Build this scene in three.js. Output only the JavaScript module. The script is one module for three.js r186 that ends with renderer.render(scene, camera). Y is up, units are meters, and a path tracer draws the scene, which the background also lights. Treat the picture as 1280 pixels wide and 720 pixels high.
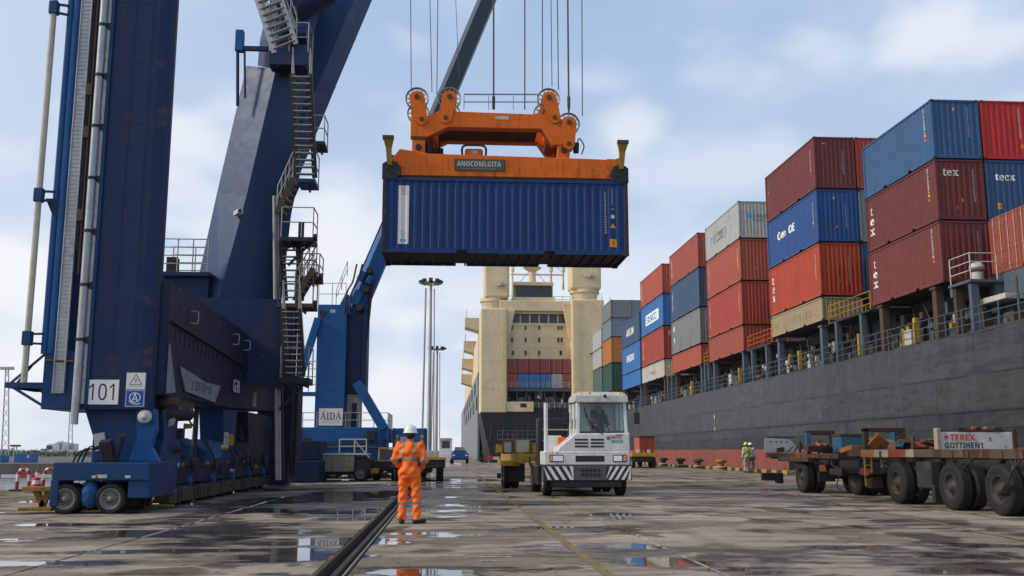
import * as THREE from 'three';
import { mergeGeometries, mergeVertices } from 'three/addons/utils/BufferGeometryUtils.js';
import { RoundedBoxGeometry } from 'three/addons/geometries/RoundedBoxGeometry.js';
import { MarchingCubes } from 'three/addons/objects/MarchingCubes.js';

// ---------------------------------------------------------------- camera, sky, sun, exposure
const scene = new THREE.Scene();
const FOCAL = 1231;                                     // pixels of a 1280 x 720 picture
const camera = new THREE.PerspectiveCamera(2 * Math.atan(360 / FOCAL) * 180 / Math.PI, 1280 / 720, 0.1, 4000);
camera.position.set(0, 1.4, 0);
camera.rotation.order = 'YXZ';
const PITCH = Math.atan(204 / FOCAL), YAW = Math.atan(82 / FOCAL * Math.cos(PITCH));
camera.rotation.set(PITCH, -YAW, 0);
camera.updateMatrixWorld(true);

const renderer = new THREE.WebGLRenderer({ antialias: true });
renderer.setSize(1024, 576);
renderer.toneMapping = THREE.LinearToneMapping;
renderer.toneMappingExposure = 1.2;
renderer.shadowMap.enabled = true;

// seeded random numbers and value noise
function rng(seed) { let s = seed >>> 0; return () => { s = (s + 0x6D2B79F5) >>> 0; let t = s; t = Math.imul(t ^ (t >>> 15), t | 1); t ^= t + Math.imul(t ^ (t >>> 7), t | 61); return ((t ^ (t >>> 14)) >>> 0) / 4294967296; }; }
function noise2(seed) {
  const r = rng(seed), N = 256, a = new Float32Array(N * N); for (let i = 0; i < a.length; i++) a[i] = r();
  return (x, y) => {
    const xi = Math.floor(x), yi = Math.floor(y); let fx = x - xi, fy = y - yi; fx = fx * fx * (3 - 2 * fx); fy = fy * fy * (3 - 2 * fy);
    const x0 = xi & 255, x1 = (xi + 1) & 255, y0 = (yi & 255) << 8, y1 = ((yi + 1) & 255) << 8;
    const p = a[y0 | x0], q = a[y0 | x1], s = a[y1 | x0], t = a[y1 | x1];
    return p + (q - p) * fx + (s - p + (p - q - s + t) * fx) * fy;
  };
}
const fbm = (n, x, y, o = 4) => { let v = 0, a = 0.5, s = 0; for (let i = 0; i < o; i++) { v += a * n(x, y); s += a; a *= 0.5; x = x * 2.03 + 17.3; y = y * 2.03 + 9.1; } return v / s; };
const sstep = (a, b, x) => { const t = Math.min(1, Math.max(0, (x - a) / (b - a))); return t * t * (3 - 2 * t); };
const mix = (a, b, t) => a + (b - a) * t;

// the sky: thin high cloud over pale blue air, brighter and whiter low on the left where the veiled sun stands
const SUN = new THREE.Vector3(-0.82, 0.55, 0.13).normalize();
// soft cumulus: direction, width, flattening, strength
const CLOUDS = [[490, 475, 0.05, 0.9, 0.95], [790, 160, 0.035, 0.9, 0.6], [740, 100, 0.05, 0.35, 0.35], [1010, 60, 0.06, 0.5, 0.6], [940, 95, 0.07, 0.4, 0.45], [1160, 40, 0.06, 0.8, 0.7], [1220, 60, 0.07, 0.6, 0.6], [30, 420, 0.2, 0.8, 0.95], [420, 330, 0.13, 0.8, 0.8], [700, 370, 0.16, 0.6, 0.55], [230, 230, 0.12, 0.9, 0.7], [880, 210, 0.12, 0.3, 0.4]].map(([px, py, s, sy, a]) => { const d = new THREE.Vector3(px - 640, 360 - py, -FOCAL).applyQuaternion(camera.quaternion).normalize(); return [d.x, d.y, d.z, s, sy, a]; });
{
  const W = 1280, H = 640, d = new Float32Array(W * H * 4), n1 = noise2(5), n2 = noise2(11), n3 = noise2(23);
  for (let j = 0; j < H; j++) for (let i = 0; i < W; i++) {
    const lat = ((j + 0.5) / H - 0.5) * Math.PI, lon = ((i + 0.5) / W - 0.5) * 2 * Math.PI;
    const y = Math.sin(lat), x = Math.cos(lat) * Math.cos(lon), z = Math.cos(lat) * Math.sin(lon);
    const e = Math.max(0, y), h = Math.pow(1 - e, 3.0);
    let r = mix(0.245, 0.60, h), g = mix(0.375, 0.685, h), b = mix(0.595, 0.80, h);
    // cloud veils on a plane overhead
    const k = 1 / (e + 0.16), u = x * k, v = z * k, a0 = Math.atan2(z, x); let fb = -1;
    const w = fbm(n1, u * 1.5 + 31, v * 1.5 + 12, 5), w2 = fbm(n2, u * 3.9 + 7, v * 2.6 + 3, 5);
    let c = sstep(0.52, 0.78, w * 0.62 + w2 * 0.44) * 0.34;
    for (const [dx, dy, dz, s, sy, amp] of CLOUDS) { const ex = (x - dx) / s, ey = (y - dy) / (s * sy), ez = (z - dz) / s, q = ex * ex + ey * ey + ez * ez; if (q < 5) { if (fb < 0) fb = fbm(n2, a0 * 13 + 9, y * 30, 5); c = Math.max(c, amp * sstep(0.34, 0.82, fb * 0.66 + Math.exp(-q) * 0.40)); } }
    const a = Math.atan2(z, x);                          // cumulus low over the horizon
    const q = fbm(n3, a * 9 + 40, e * 22 + 4, 5);
    const cu = sstep(0.50, 0.60, q + 0.10 - e * 1.1) * sstep(0.30, 0.10, e) * 0.62;
    c = Math.max(c, cu);
    const veil = sstep(0.05, 1.0, x * SUN.x + y * SUN.y + z * SUN.z) * 0.9;   // thin cloud in front of the sun
    const m = Math.min(1, c + veil * (1 - c) + h * 0.12);
    r = mix(r, 0.765, m); g = mix(g, 0.79, m); b = mix(b, 0.825, m);
    if (y < 0) { r = 0.50; g = 0.54; b = 0.60; }
    const o = (j * W + i) * 4; d[o] = r; d[o + 1] = g; d[o + 2] = b; d[o + 3] = 1;
  }
  const t = new THREE.DataTexture(d, W, H, THREE.RGBAFormat, THREE.FloatType);
  t.mapping = THREE.EquirectangularReflectionMapping; t.magFilter = THREE.LinearFilter; t.minFilter = THREE.LinearFilter; t.needsUpdate = true;
  scene.background = t; scene.environment = t;
}
const sun = new THREE.DirectionalLight(new THREE.Color(1, 0.925, 0.81), 2.1);
sun.position.copy(SUN).multiplyScalar(150).add(new THREE.Vector3(5, 0, -60)); sun.target.position.set(5, 0, -60);
sun.castShadow = true; sun.shadow.radius = 16; sun.shadow.mapSize.set(4096, 4096);
Object.assign(sun.shadow.camera, { left: -140, right: 140, top: 140, bottom: -140, near: 1, far: 420 });
scene.add(sun, sun.target);

// ---------------------------------------------------------------- pixels of the photograph to points
const V = (x, y, z) => new THREE.Vector3(x, y, z);
function ray(px, py) { return V(px - 640, 360 - py, -FOCAL).applyQuaternion(camera.quaternion); }
const atZ = (px, py, z) => { const v = ray(px, py); return v.multiplyScalar(z / v.z).add(camera.position); };
const atX = (px, py, x) => { const v = ray(px, py); return v.multiplyScalar(x / v.x).add(camera.position); };
const atY = (px, py, y = 0) => { const v = ray(px, py); return v.multiplyScalar((y - camera.position.y) / v.y).add(camera.position); };

// ---------------------------------------------------------------- materials
const C = (r, g, b) => new THREE.Color().setRGB(r, g, b);
const LUT = new Uint8Array(4097); for (let i = 0; i <= 4096; i++) { const v = i / 4096; LUT[i] = Math.round(255 * (v <= 0.0031308 ? 12.92 * v : 1.055 * Math.pow(v, 1 / 2.4) - 0.055)); }
const srgb8 = v => LUT[v <= 0 ? 0 : v >= 1 ? 4096 : Math.round(v * 4096)];
function texData(W, H, f, colour = true) {               // f(x, y) in pixels -> [r, g, b] linear (or one number)
  const d = new Uint8Array(W * H * 4);
  for (let j = 0; j < H; j++) for (let i = 0; i < W; i++) {
    const v = f(i, j), o = (j * W + i) * 4;
    if (colour) { d[o] = srgb8(v[0]); d[o + 1] = srgb8(v[1]); d[o + 2] = srgb8(v[2]); }
    else { d[o] = d[o + 1] = d[o + 2] = Math.max(0, Math.min(255, Math.round(v * 255))); }
    d[o + 3] = 255;
  }
  const t = new THREE.DataTexture(d, W, H); if (colour) t.colorSpace = THREE.SRGBColorSpace;
  t.magFilter = THREE.LinearFilter; t.minFilter = THREE.LinearMipmapLinearFilter; t.generateMipmaps = true;
  t.wrapS = t.wrapT = THREE.RepeatWrapping; t.needsUpdate = true; return t;
}
// shared relief and gloss for painted steel: dents, runs and grime in metres
const pn = noise2(71), pn2 = noise2(72), pn3 = noise2(73);
const wrapN = (n, x, y, p, o) => { const a = x / p, b = y / p; return mix(mix(fbm(n, x, y, o), fbm(n, x - p, y, o), a), mix(fbm(n, x, y - p, o), fbm(n, x - p, y - p, o), a), b); };
const steelBump = texData(256, 256, (i, j) => wrapN(pn, i / 32, j / 32, 8, 4), false);
const steelRough = texData(256, 256, (i, j) => 0.55 + 0.45 * wrapN(pn2, i / 20, j / 20, 12.8, 4), false);
const wideBump = steelBump.clone(); wideBump.repeat.set(0.16, 0.10); wideBump.needsUpdate = true; steelBump.repeat.set(0.5, 0.5); steelRough.repeat.set(0.4, 0.4);
// weathered paint: base colour with tone patches, vertical runs of grime, rust spots. One tile covers 4 m.
const PS = 384, PF = (() => { const o = { tone: new Float32Array(PS * PS), fine: new Float32Array(PS * PS), gr: new Float32Array(PS * PS), ru: new Float32Array(PS * PS), st: new Float32Array(PS * PS) };
  for (let j = 0; j < PS; j++) for (let i = 0; i < PS; i++) { const x = i / PS * 16, y = j / PS * 16, k = j * PS + i;
    o.tone[k] = wrapN(pn, x * 0.5, y * 0.5, 8, 4); o.fine[k] = wrapN(pn2, x * 2.5, y * 2.5, 40, 2);
    o.gr[k] = wrapN(pn3, x * 3, y * 0.25, 48, 3) * 0.6 + o.tone[k] * 0.45; o.st[k] = wrapN(pn, x * 7, y * 0.22, 112, 3) * 0.72 + wrapN(pn3, x * 0.8, y * 0.8, 12.8, 3) * 0.28; o.ru[k] = wrapN(pn2, x, y, 16, 5) * 0.8 + wrapN(pn3, x * 4, y * 4, 64, 2) * 0.2; }
  return o; })();
function paint(c, { rough = 0.55, rust = 0.25, grime = 0.35, metal = 0, seed = 1, bump = 0.006, tile = 4, rustC = [0.16, 0.07, 0.03], size = PS, spec = 0.42, bumpRep = 0 } = {}) {
  const o1 = seed * 13.7, S = size, q = PS / S;
  const t = texData(S, S, (i, j) => {
    const k0 = Math.floor(j * q) * PS + Math.floor(i * q), fine = PF.fine[k0];
    const sk = sstep(0.60, 0.74, PF.st[k0]) * Math.min(0.6, rust * 1.1 + 0.04), tt = 1 + (PF.tone[k0] - 0.5) * 0.55 + (fine - 0.5) * 0.22, gr = sstep(0.48, 0.76, PF.gr[k0]) * Math.min(0.9, grime * 1.3), ru = sstep(0.64 - 0.08 * rust, 0.72, PF.ru[k0]) * Math.min(1, rust * 1.5);
    const out = [];
    for (let k = 0; k < 3; k++) { let v = c[k] * tt; v = mix(v, c[k] * 0.42 + 0.018 * [1.1, 0.95, 0.75][k], gr); v = mix(v, mix(c[k] * 0.6, rustC[k], 0.75), sk); v = mix(v, rustC[k] * (0.6 + fine), ru); out.push(v); }
    return out;
  });
  t.repeat.set(1 / tile, 1 / tile); t.offset.set((o1 * 0.37) % 1, (o1 * 0.61) % 1);
  return new THREE.MeshPhysicalMaterial({ map: t, roughness: rough * 1.25, roughnessMap: steelRough, metalness: metal, bumpMap: bumpRep ? wideBump : steelBump, bumpScale: bump, specularIntensity: spec });
}
const flat = (c, rough = 0.7, metal = 0) => new THREE.MeshStandardMaterial({ color: C(...c), roughness: rough, metalness: metal });

// ship's side: scuffs along the hull where fenders and tugs have rubbed, runs of rust and salt down it. One tile covers 18 x 9 m.
const HF = (() => { const S = 384, o = { sc: new Float32Array(S * S), run: new Float32Array(S * S), S }; for (let j = 0; j < S; j++) for (let i = 0; i < S; i++) { const x = i / S * 16, y = j / S * 16, k = j * S + i; o.sc[k] = wrapN(pn2, x * 0.9, y * 3, 14.4, 5) * 0.6 + wrapN(pn, x * 2.5, y * 9, 40, 3) * 0.4; o.run[k] = wrapN(pn3, x * 9, y * 0.3, 144, 3) * 0.7 + wrapN(pn, x, y, 16, 3) * 0.3; } return o; })();
function hullPaint(c, { seed = 1 } = {}) {
  const S = HF.S, t = texData(S, S, (i, j) => { const k = j * S + i, sc = sstep(0.50, 0.66, HF.sc[k]), dk = sstep(0.46, 0.34, HF.sc[k]), rn = sstep(0.60, 0.74, HF.run[k]), f = PF.fine[k]; return c.map((v, n) => { let q = v * (0.72 + 0.56 * f); q = mix(q, v * 1.30 + 0.006, sc * 0.5); q = mix(q, v * 0.42, dk * 0.7); return mix(q, [0.055, 0.040, 0.030][n], rn * 0.28); }); });
  t.repeat.set(1 / 18, 1 / 9); t.offset.set((seed * 0.37) % 1, (seed * 0.53) % 1);
  return new THREE.MeshPhysicalMaterial({ map: t, roughness: 0.5, roughnessMap: steelRough, bumpMap: wideBump, bumpScale: 0.05, specularIntensity: 0.7 });
}
const M = {
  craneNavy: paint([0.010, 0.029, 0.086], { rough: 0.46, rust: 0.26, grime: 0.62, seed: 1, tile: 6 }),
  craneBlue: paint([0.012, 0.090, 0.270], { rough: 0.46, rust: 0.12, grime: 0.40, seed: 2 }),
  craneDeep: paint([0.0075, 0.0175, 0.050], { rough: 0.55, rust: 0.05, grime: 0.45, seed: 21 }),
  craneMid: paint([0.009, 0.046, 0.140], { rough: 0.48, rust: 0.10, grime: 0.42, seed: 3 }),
  galv: paint([0.42, 0.43, 0.44], { rough: 0.5, rust: 0.22, grime: 0.4, metal: 0.35, seed: 4 }),
  railGrey: paint([0.36, 0.36, 0.34], { rough: 0.6, rust: 0.4, grime: 0.5, metal: 0.2, seed: 5, size: 256 }),
  cream: paint([0.50, 0.47, 0.40], { rough: 0.6, rust: 0.35, grime: 0.4, seed: 6, size: 256 }),
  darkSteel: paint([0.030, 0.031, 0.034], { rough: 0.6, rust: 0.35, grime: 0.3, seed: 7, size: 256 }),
  rustSteel: paint([0.085, 0.062, 0.045], { rough: 0.8, rust: 0.7, grime: 0.5, seed: 8, size: 256 }),
  orange: paint([0.72, 0.145, 0.010], { rough: 0.55, rust: 0.42, grime: 0.42, seed: 9 }),
  wornYellow: paint([0.27, 0.165, 0.03], { rough: 0.7, rust: 1, grime: 0.8, seed: 22, size: 256 }),
  rimDark: paint([0.055, 0.050, 0.046], { rough: 0.65, rust: 0.7, grime: 0.5, metal: 0.2, seed: 23, size: 256 }),
  yellow: paint([0.50, 0.29, 0.025], { rough: 0.55, rust: 0.45, grime: 0.5, seed: 10, size: 256 }),
  white: paint([0.70, 0.70, 0.68], { rough: 0.45, rust: 0.08, grime: 0.22, seed: 11, size: 256, rustC: [0.25, 0.14, 0.07] }),
  dirtyWhite: paint([0.52, 0.51, 0.47], { rough: 0.6, rust: 0.35, grime: 0.5, seed: 12, size: 256 }),
  shipGrey: paint([0.080, 0.110, 0.140], { rough: 0.6, rust: 0.65, grime: 0.5, seed: 13, size: 256 }),
  shipCream: paint([0.70, 0.55, 0.335], { rough: 0.55, rust: 0.10, grime: 0.16, seed: 14, tile: 14, rustC: [0.34, 0.22, 0.12] }),
  hullGrey: hullPaint([0.033, 0.033, 0.035], { rough: 0.55, rust: 0.16, grime: 0.6, seed: 15, tile: 9, bump: 0.10, bumpRep: 1, spec: 0.8 }),
  hullGrey2: hullPaint([0.026, 0.026, 0.028], { rough: 0.55, rust: 0.16, grime: 0.6, seed: 16, tile: 9, bump: 0.10, bumpRep: 1, spec: 0.8 }),
  hullBlack: hullPaint([0.012, 0.012, 0.0135], { rough: 0.6, rust: 0.05, grime: 0.4, seed: 17, tile: 9, bump: 0.10, bumpRep: 1, spec: 0.8 }),
  hullRed: paint([0.26, 0.075, 0.062], { rough: 0.75, rust: 0.5, grime: 0.7, seed: 18, tile: 7 }),
  tyre: paint([0.020, 0.019, 0.018], { rough: 0.75, rust: 0, grime: 0.3, seed: 24, size: 128, tile: 1.3, spec: 0.5 }), rubber: flat([0.016, 0.016, 0.017], 0.6), black: flat([0.012, 0.012, 0.013], 0.55),
  rim: paint([0.20, 0.19, 0.18], { rough: 0.5, rust: 0.5, grime: 0.5, metal: 0.3, seed: 19, size: 256 }),
  wire: flat([0.05, 0.052, 0.056], 0.5, 0.4),
  glassDark: new THREE.MeshStandardMaterial({ color: C(0.015, 0.02, 0.024), roughness: 0.06 }),
  lampGlass: new THREE.MeshPhysicalMaterial({ color: C(0.85, 0.86, 0.85), roughness: 0.12, clearcoat: 1 }),
  amber: new THREE.MeshPhysicalMaterial({ color: C(0.85, 0.22, 0.02), roughness: 0.2, clearcoat: 1 }),
  kerbYellow: paint([0.38, 0.235, 0.04], { rough: 0.85, rust: 0.6, grime: 0.9, seed: 20, size: 256 }),
  kerbBlack: flat([0.025, 0.025, 0.026], 0.85),
};

// ---------------------------------------------------------------- geometry
function uvMetres(g) {                                    // texture coordinates in metres from the dominant axis of each face
  const p = g.attributes.position, uv = new Float32Array(p.count * 2), a = V(), b = V(), c = V();
  for (let i = 0; i < p.count; i += 3) {
    a.fromBufferAttribute(p, i); b.fromBufferAttribute(p, i + 1); c.fromBufferAttribute(p, i + 2);
    const n = b.clone().sub(a).cross(c.clone().sub(a)), x = Math.abs(n.x), y = Math.abs(n.y), z = Math.abs(n.z);
    for (let k = 0; k < 3; k++) { const q = [a, b, c][k], o = (i + k) * 2; if (y >= x && y >= z) { uv[o] = q.x; uv[o + 1] = q.z; } else if (x >= z) { uv[o] = q.z; uv[o + 1] = q.y; } else { uv[o] = q.x; uv[o + 1] = q.y; } }
  }
  g.setAttribute('uv', new THREE.BufferAttribute(uv, 2)); return g;
}
function clean(g) { if (g.index) g = g.toNonIndexed(); for (const k of Object.keys(g.attributes)) if (!['position', 'normal', 'uv'].includes(k)) g.deleteAttribute(k); g.morphAttributes = {}; if (!g.attributes.uv) g.setAttribute('uv', new THREE.BufferAttribute(new Float32Array(g.attributes.position.count * 2), 2)); g.clearGroups(); return g; }
const origin = new WeakMap();
const ORIG = o => { while (o) { if (origin.has(o)) return origin.get(o); o = o.parent; } return V(0, 0, 0); };
class MB {
  constructor() { this.g = []; }
  add(g, m) { g = clean(g); if (m) g.applyMatrix4(m); this.g.push(g); return this; }
  box(x0, x1, y0, y1, z0, z1, bevel = 0) {
    const w = Math.abs(x1 - x0), h = Math.abs(y1 - y0), d = Math.abs(z1 - z0), r = Math.min(bevel, w / 2.1, h / 2.1, d / 2.1);
    const g = r > 0 ? new RoundedBoxGeometry(w, h, d, 1, r) : new THREE.BoxGeometry(w, h, d);
    return this.add(g, new THREE.Matrix4().makeTranslation((x0 + x1) / 2, (y0 + y1) / 2, (z0 + z1) / 2));
  }
  boxAt(p, w, h, d, e = [0, 0, 0], bevel = 0) {
    const r = Math.min(bevel, w / 2.1, h / 2.1, d / 2.1);
    const g = r > 0 ? new RoundedBoxGeometry(w, h, d, 1, r) : new THREE.BoxGeometry(w, h, d);
    return this.add(g, new THREE.Matrix4().compose(p.clone(), new THREE.Quaternion().setFromEuler(new THREE.Euler(...e)), V(1, 1, 1)));
  }
  bar(p, q, w, h = w, up = V(0, 1, 0), bevel = 0) {         // square bar; w across, h along «up»
    const d = q.clone().sub(p), L = d.length(), z = d.normalize(); let x = up.clone().cross(z); if (x.lengthSq() < 1e-6) x = V(1, 0, 0).cross(z); x.normalize(); const y = z.clone().cross(x);
    const m = new THREE.Matrix4().makeBasis(x, y, z).setPosition(p.clone().add(q).multiplyScalar(0.5));
    const r = Math.min(bevel, w / 2.1, h / 2.1);
    return this.add(r > 0 ? new RoundedBoxGeometry(w, h, L, 1, r) : new THREE.BoxGeometry(w, h, L), m);
  }
  cyl(p, q, r, r2 = r, seg = 10, open = false) {
    const d = q.clone().sub(p), L = d.length(), Q = new THREE.Quaternion().setFromUnitVectors(V(0, 1, 0), d.normalize());
    return this.add(new THREE.CylinderGeometry(r2, r, L, seg, 1, open), new THREE.Matrix4().compose(p.clone().add(q).multiplyScalar(0.5), Q, V(1, 1, 1)));
  }
  tube(pts, r, seg = 7, n = 0, closed = false) { return this.add(new THREE.TubeGeometry(new THREE.CatmullRomCurve3(pts, closed, 'catmullrom', 0.4), n || pts.length * 6, r, seg, closed)); }
  poly(pts, axis, a, b, bevel = 0) {                        // polygon extruded along an axis from a to b: z takes [x, y], x takes [z, y], y takes [x, z]
    const s = new THREE.Shape(pts.map(p => axis === 'x' ? new THREE.Vector2(-p[0], p[1]) : axis === 'y' ? new THREE.Vector2(p[0], -p[1]) : new THREE.Vector2(p[0], p[1])));
    const lo = Math.min(a, b), d = Math.abs(b - a);
    const g = new THREE.ExtrudeGeometry(s, { depth: bevel ? d - 2 * bevel : d, bevelEnabled: bevel > 0, bevelThickness: bevel, bevelSize: bevel, bevelOffset: -bevel, bevelSegments: 1, curveSegments: 10 });
    if (bevel) g.translate(0, 0, bevel);
    if (axis === 'x') g.rotateY(Math.PI / 2); else if (axis === 'y') g.rotateX(-Math.PI / 2);
    return this.add(g, axis === 'x' ? new THREE.Matrix4().makeTranslation(lo, 0, 0) : axis === 'y' ? new THREE.Matrix4().makeTranslation(0, lo, 0) : new THREE.Matrix4().makeTranslation(0, 0, lo));
  }
  lathe(pts, p, axis = V(0, 1, 0), seg = 20) {
    const Q = new THREE.Quaternion().setFromUnitVectors(V(0, 1, 0), axis.clone().normalize());
    return this.add(new THREE.LatheGeometry(pts.map(a => new THREE.Vector2(a[0], a[1])), seg), new THREE.Matrix4().compose(p, Q, V(1, 1, 1)));
  }
  loft(rings) {                                             // rings of equally many points, closed; caps at both ends
    const n = rings[0].length, pos = [], tri = (a, b, c) => pos.push(a.x, a.y, a.z, b.x, b.y, b.z, c.x, c.y, c.z);
    for (let i = 0; i + 1 < rings.length; i++) for (let k = 0; k < n; k++) { const a = rings[i][k], b = rings[i][(k + 1) % n], c = rings[i + 1][k], d = rings[i + 1][(k + 1) % n]; tri(a, b, c); tri(b, d, c); }
    for (const [r, f] of [[rings[0], 1], [rings[rings.length - 1], 0]]) for (let k = 1; k + 1 < n; k++) f ? tri(r[0], r[k + 1], r[k]) : tri(r[0], r[k], r[k + 1]);
    const g = new THREE.BufferGeometry(); g.setAttribute('position', new THREE.Float32BufferAttribute(pos, 3)); g.computeVertexNormals(); return this.add(g);
  }
  geo(keepUV = false) { const g = mergeGeometries(this.g, false); return keepUV ? g : uvMetres(g); }
  build(name, mat, parent = scene, label) {
    const g = this.geo(), o = ORIG(parent === scene ? null : parent); g.translate(-o.x, -o.y, -o.z);
    return put(name, g, mat, parent, label);
  }
}
const used = {};
function numbered(name) { const k = used[name] = (used[name] ?? -1) + 1; return k ? `${name}_${String(k).padStart(3, '0')}` : name; }
function put(name, g, mat, parent, label) { const m = new THREE.Mesh(g, mat); m.name = parent === scene ? numbered(name) : name; m.castShadow = m.receiveShadow = true; if (label) m.userData.label = label; parent.add(m); return m; }
function thing(name, label, category, p = V(0, 0, 0), { group, local = false, turn = 0 } = {}) {
  const o = new THREE.Group(); o.name = numbered(name); o.position.copy(p); o.rotation.y = turn; o.userData = { label, category }; if (group) o.userData.group = group;
  origin.set(o, local ? V(0, 0, 0) : p.clone()); scene.add(o); return o;
}
function tag(o, label, category, group) { o.userData = { label, category }; if (group) o.userData.group = group; return o; }
function structure(o) { o.userData = { kind: 'structure' }; return o; }
function dup(o, p, turn, label, group) { const c = o.clone(); c.name = numbered(o.name.replace(/_\d{3}$/, '')); c.userData = { ...o.userData }; if (label) c.userData.label = label; if (group) c.userData.group = group; c.position.copy(p); c.rotation.y = turn; scene.add(c); return c; }

// ---------------------------------------------------------------- lettering: one atlas, many sheets
const atlas = document.createElement('canvas'); atlas.width = 2048; atlas.height = 2048;
const actx = atlas.getContext('2d'); actx.clearRect(0, 0, 2048, 2048);
let ax = 4, ay = 4, arow = 0;
function cell(w, h, draw) {
  if (ax + w + 4 > 2048) { ax = 4; ay += arow + 6; arow = 0; }
  actx.save(); actx.beginPath(); actx.rect(ax, ay, w, h); actx.clip(); actx.translate(ax, ay); draw(actx, w, h); actx.restore();
  const c = { u0: ax / 2048, u1: (ax + w) / 2048, v0: 1 - (ay + h) / 2048, v1: 1 - ay / 2048 }; ax += w + 6; arow = Math.max(arow, h); return c;
}
const atlasTex = new THREE.CanvasTexture(atlas); atlasTex.colorSpace = THREE.SRGBColorSpace;
const printMat = new THREE.MeshStandardMaterial({ map: atlasTex, transparent: true, roughness: 0.65 });
function textCell(w, h, lines, { font = 'sans-serif', weight = 'bold', colour = '#e8e6df', bg, align = 'center', size, worn = 0, pad = 4, letterGap } = {}) {
  return cell(w, h, (c) => {
    if (bg) { c.fillStyle = bg; c.fillRect(0, 0, w, h); }
    c.fillStyle = colour; c.textBaseline = 'middle'; c.textAlign = align;
    const L = [].concat(lines), s = size || (h / L.length) * 0.86; c.font = `${weight} ${s}px ${font}`;
    L.forEach((t, i) => { const tw = c.measureText(t).width, k = Math.min(1, (w - 2 * pad) / tw); c.save(); c.translate(align === 'center' ? w / 2 : pad, (i + 0.5) * h / L.length); c.scale(k, 1); c.fillText(t, 0, 0); c.restore(); });
    if (worn) { const r = rng(w * 7 + h); c.globalCompositeOperation = bg ? 'source-atop' : 'destination-out'; c.fillStyle = bg || '#000'; for (let i = 0; i < worn * w; i++) { c.globalAlpha = r() * 0.5; c.fillRect(r() * w, r() * h, 1 + r() * 7, 1 + r() * 3); } c.globalAlpha = 1; c.globalCompositeOperation = 'source-over'; }
  });
}
function vertCell(w, h, text, o = {}) { return cell(w, h, c => { c.fillStyle = o.colour || '#e8e6df'; c.textAlign = 'center'; c.textBaseline = 'middle'; c.font = `${o.weight || 'bold'} ${o.size || w}px ${o.font || 'serif'}`; const n = text.length; [...text].forEach((t, i) => c.fillText(t, w / 2, (i + 0.5) * h / n)); }); }
function sheet(name, c, p, right, up, w, h, parent, label) {   // a flat print, its centre at p, w wide along «right» and h tall along «up»
  const g = new THREE.PlaneGeometry(w, h); const uv = g.attributes.uv; for (let i = 0; i < 4; i++) uv.setXY(i, mix(c.u0, c.u1, uv.getX(i)), mix(c.v0, c.v1, uv.getY(i)));
  const r = right.clone().normalize(), u = up.clone().normalize();
  g.applyMatrix4(new THREE.Matrix4().makeBasis(r, u, r.clone().cross(u)).setPosition(p)); const o = ORIG(parent); g.translate(-o.x, -o.y, -o.z);
  return put(name, g, printMat, parent, label);
}
const RX = V(1, 0, 0), UY = V(0, 1, 0), RZ = V(0, 0, 1);

// ================================================================ ground
const GX0 = -12, GW = 33, GZ0 = -4, GD = 66;               // the area one copy of the ground texture covers
const gn1 = noise2(101), gn2 = noise2(102), gn3 = noise2(103), gn4 = noise2(104);
const PUDDLES = [[400, 694, 0.9, 0.85, 0.35], [445, 676, 0.7, 0.9, 0.3], [300, 688, 1.5, 0.32, 0.33], [440, 640, 1.3, 1.4, 0.23], [462, 618, 1.4, 3.2, 0.22], [380, 622, 2.2, 2.2, 0.12], [250, 664, 1.6, 0.6, 0.2], [140, 690, 1.2, 0.4, 0.25], [30, 705, 1.2, 0.5, 0.3],
  [815, 703, 0.55, 0.7, 0.30], [512, 716, 0.42, 0.35, 0.36], [690, 714, 0.7, 0.25, 0.25], [620, 612, 1.4, 2.4, 0.12], [596, 600, 1.3, 5, 0.14], [1060, 683, 0.9, 0.35, 0.16], [1180, 705, 1.3, 0.8, 0.12], [20, 622, 3.0, 2.0, 0.25], [1090, 640, 1.2, 0.5, 0.14], [600, 634, 0.9, 0.5, 0.16]]
  .map(([px, py, rx, rz, s]) => { const p = atY(px, py); return [p.x, p.z, rx, rz, s]; });
function wetAt(x, z) {
  let b = -0.055 - 0.03 * sstep(1.5, 4, x);
  b += 0.085 * sstep(-1.0, -2.2, x) * sstep(-44, -34, z) * sstep(-12, -17, z) * sstep(-9, -5, x);   // the low apron between the crane and its rail drains badly
  b += 0.025 * sstep(2.2, 1.5, x) * sstep(-1.4, -0.9, x) * sstep(-18, -26, z);
  const f = fbm(gn1, x * 0.55 + 50, z * 0.75 + 20, 5) * 0.75 + fbm(gn2, x * 1.9, z * 4.2, 4) * 0.25;
  for (const [px, pz, rx, rz, s] of PUDDLES) { const dx = (x - px) / rx, dz = (z - pz) / rz, q = dx * dx + dz * dz; if (q < 4) b += s * Math.exp(-q * 1.3); }
  return f + b;
}
const GT = 1536, wetMap = new Float32Array(GT * GT);
for (let j = 0; j < GT; j++) for (let i = 0; i < GT; i++) wetMap[j * GT + i] = wetAt(GX0 + (i + 0.5) / GT * GW, GZ0 - (j + 0.5) / GT * GD);
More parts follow.
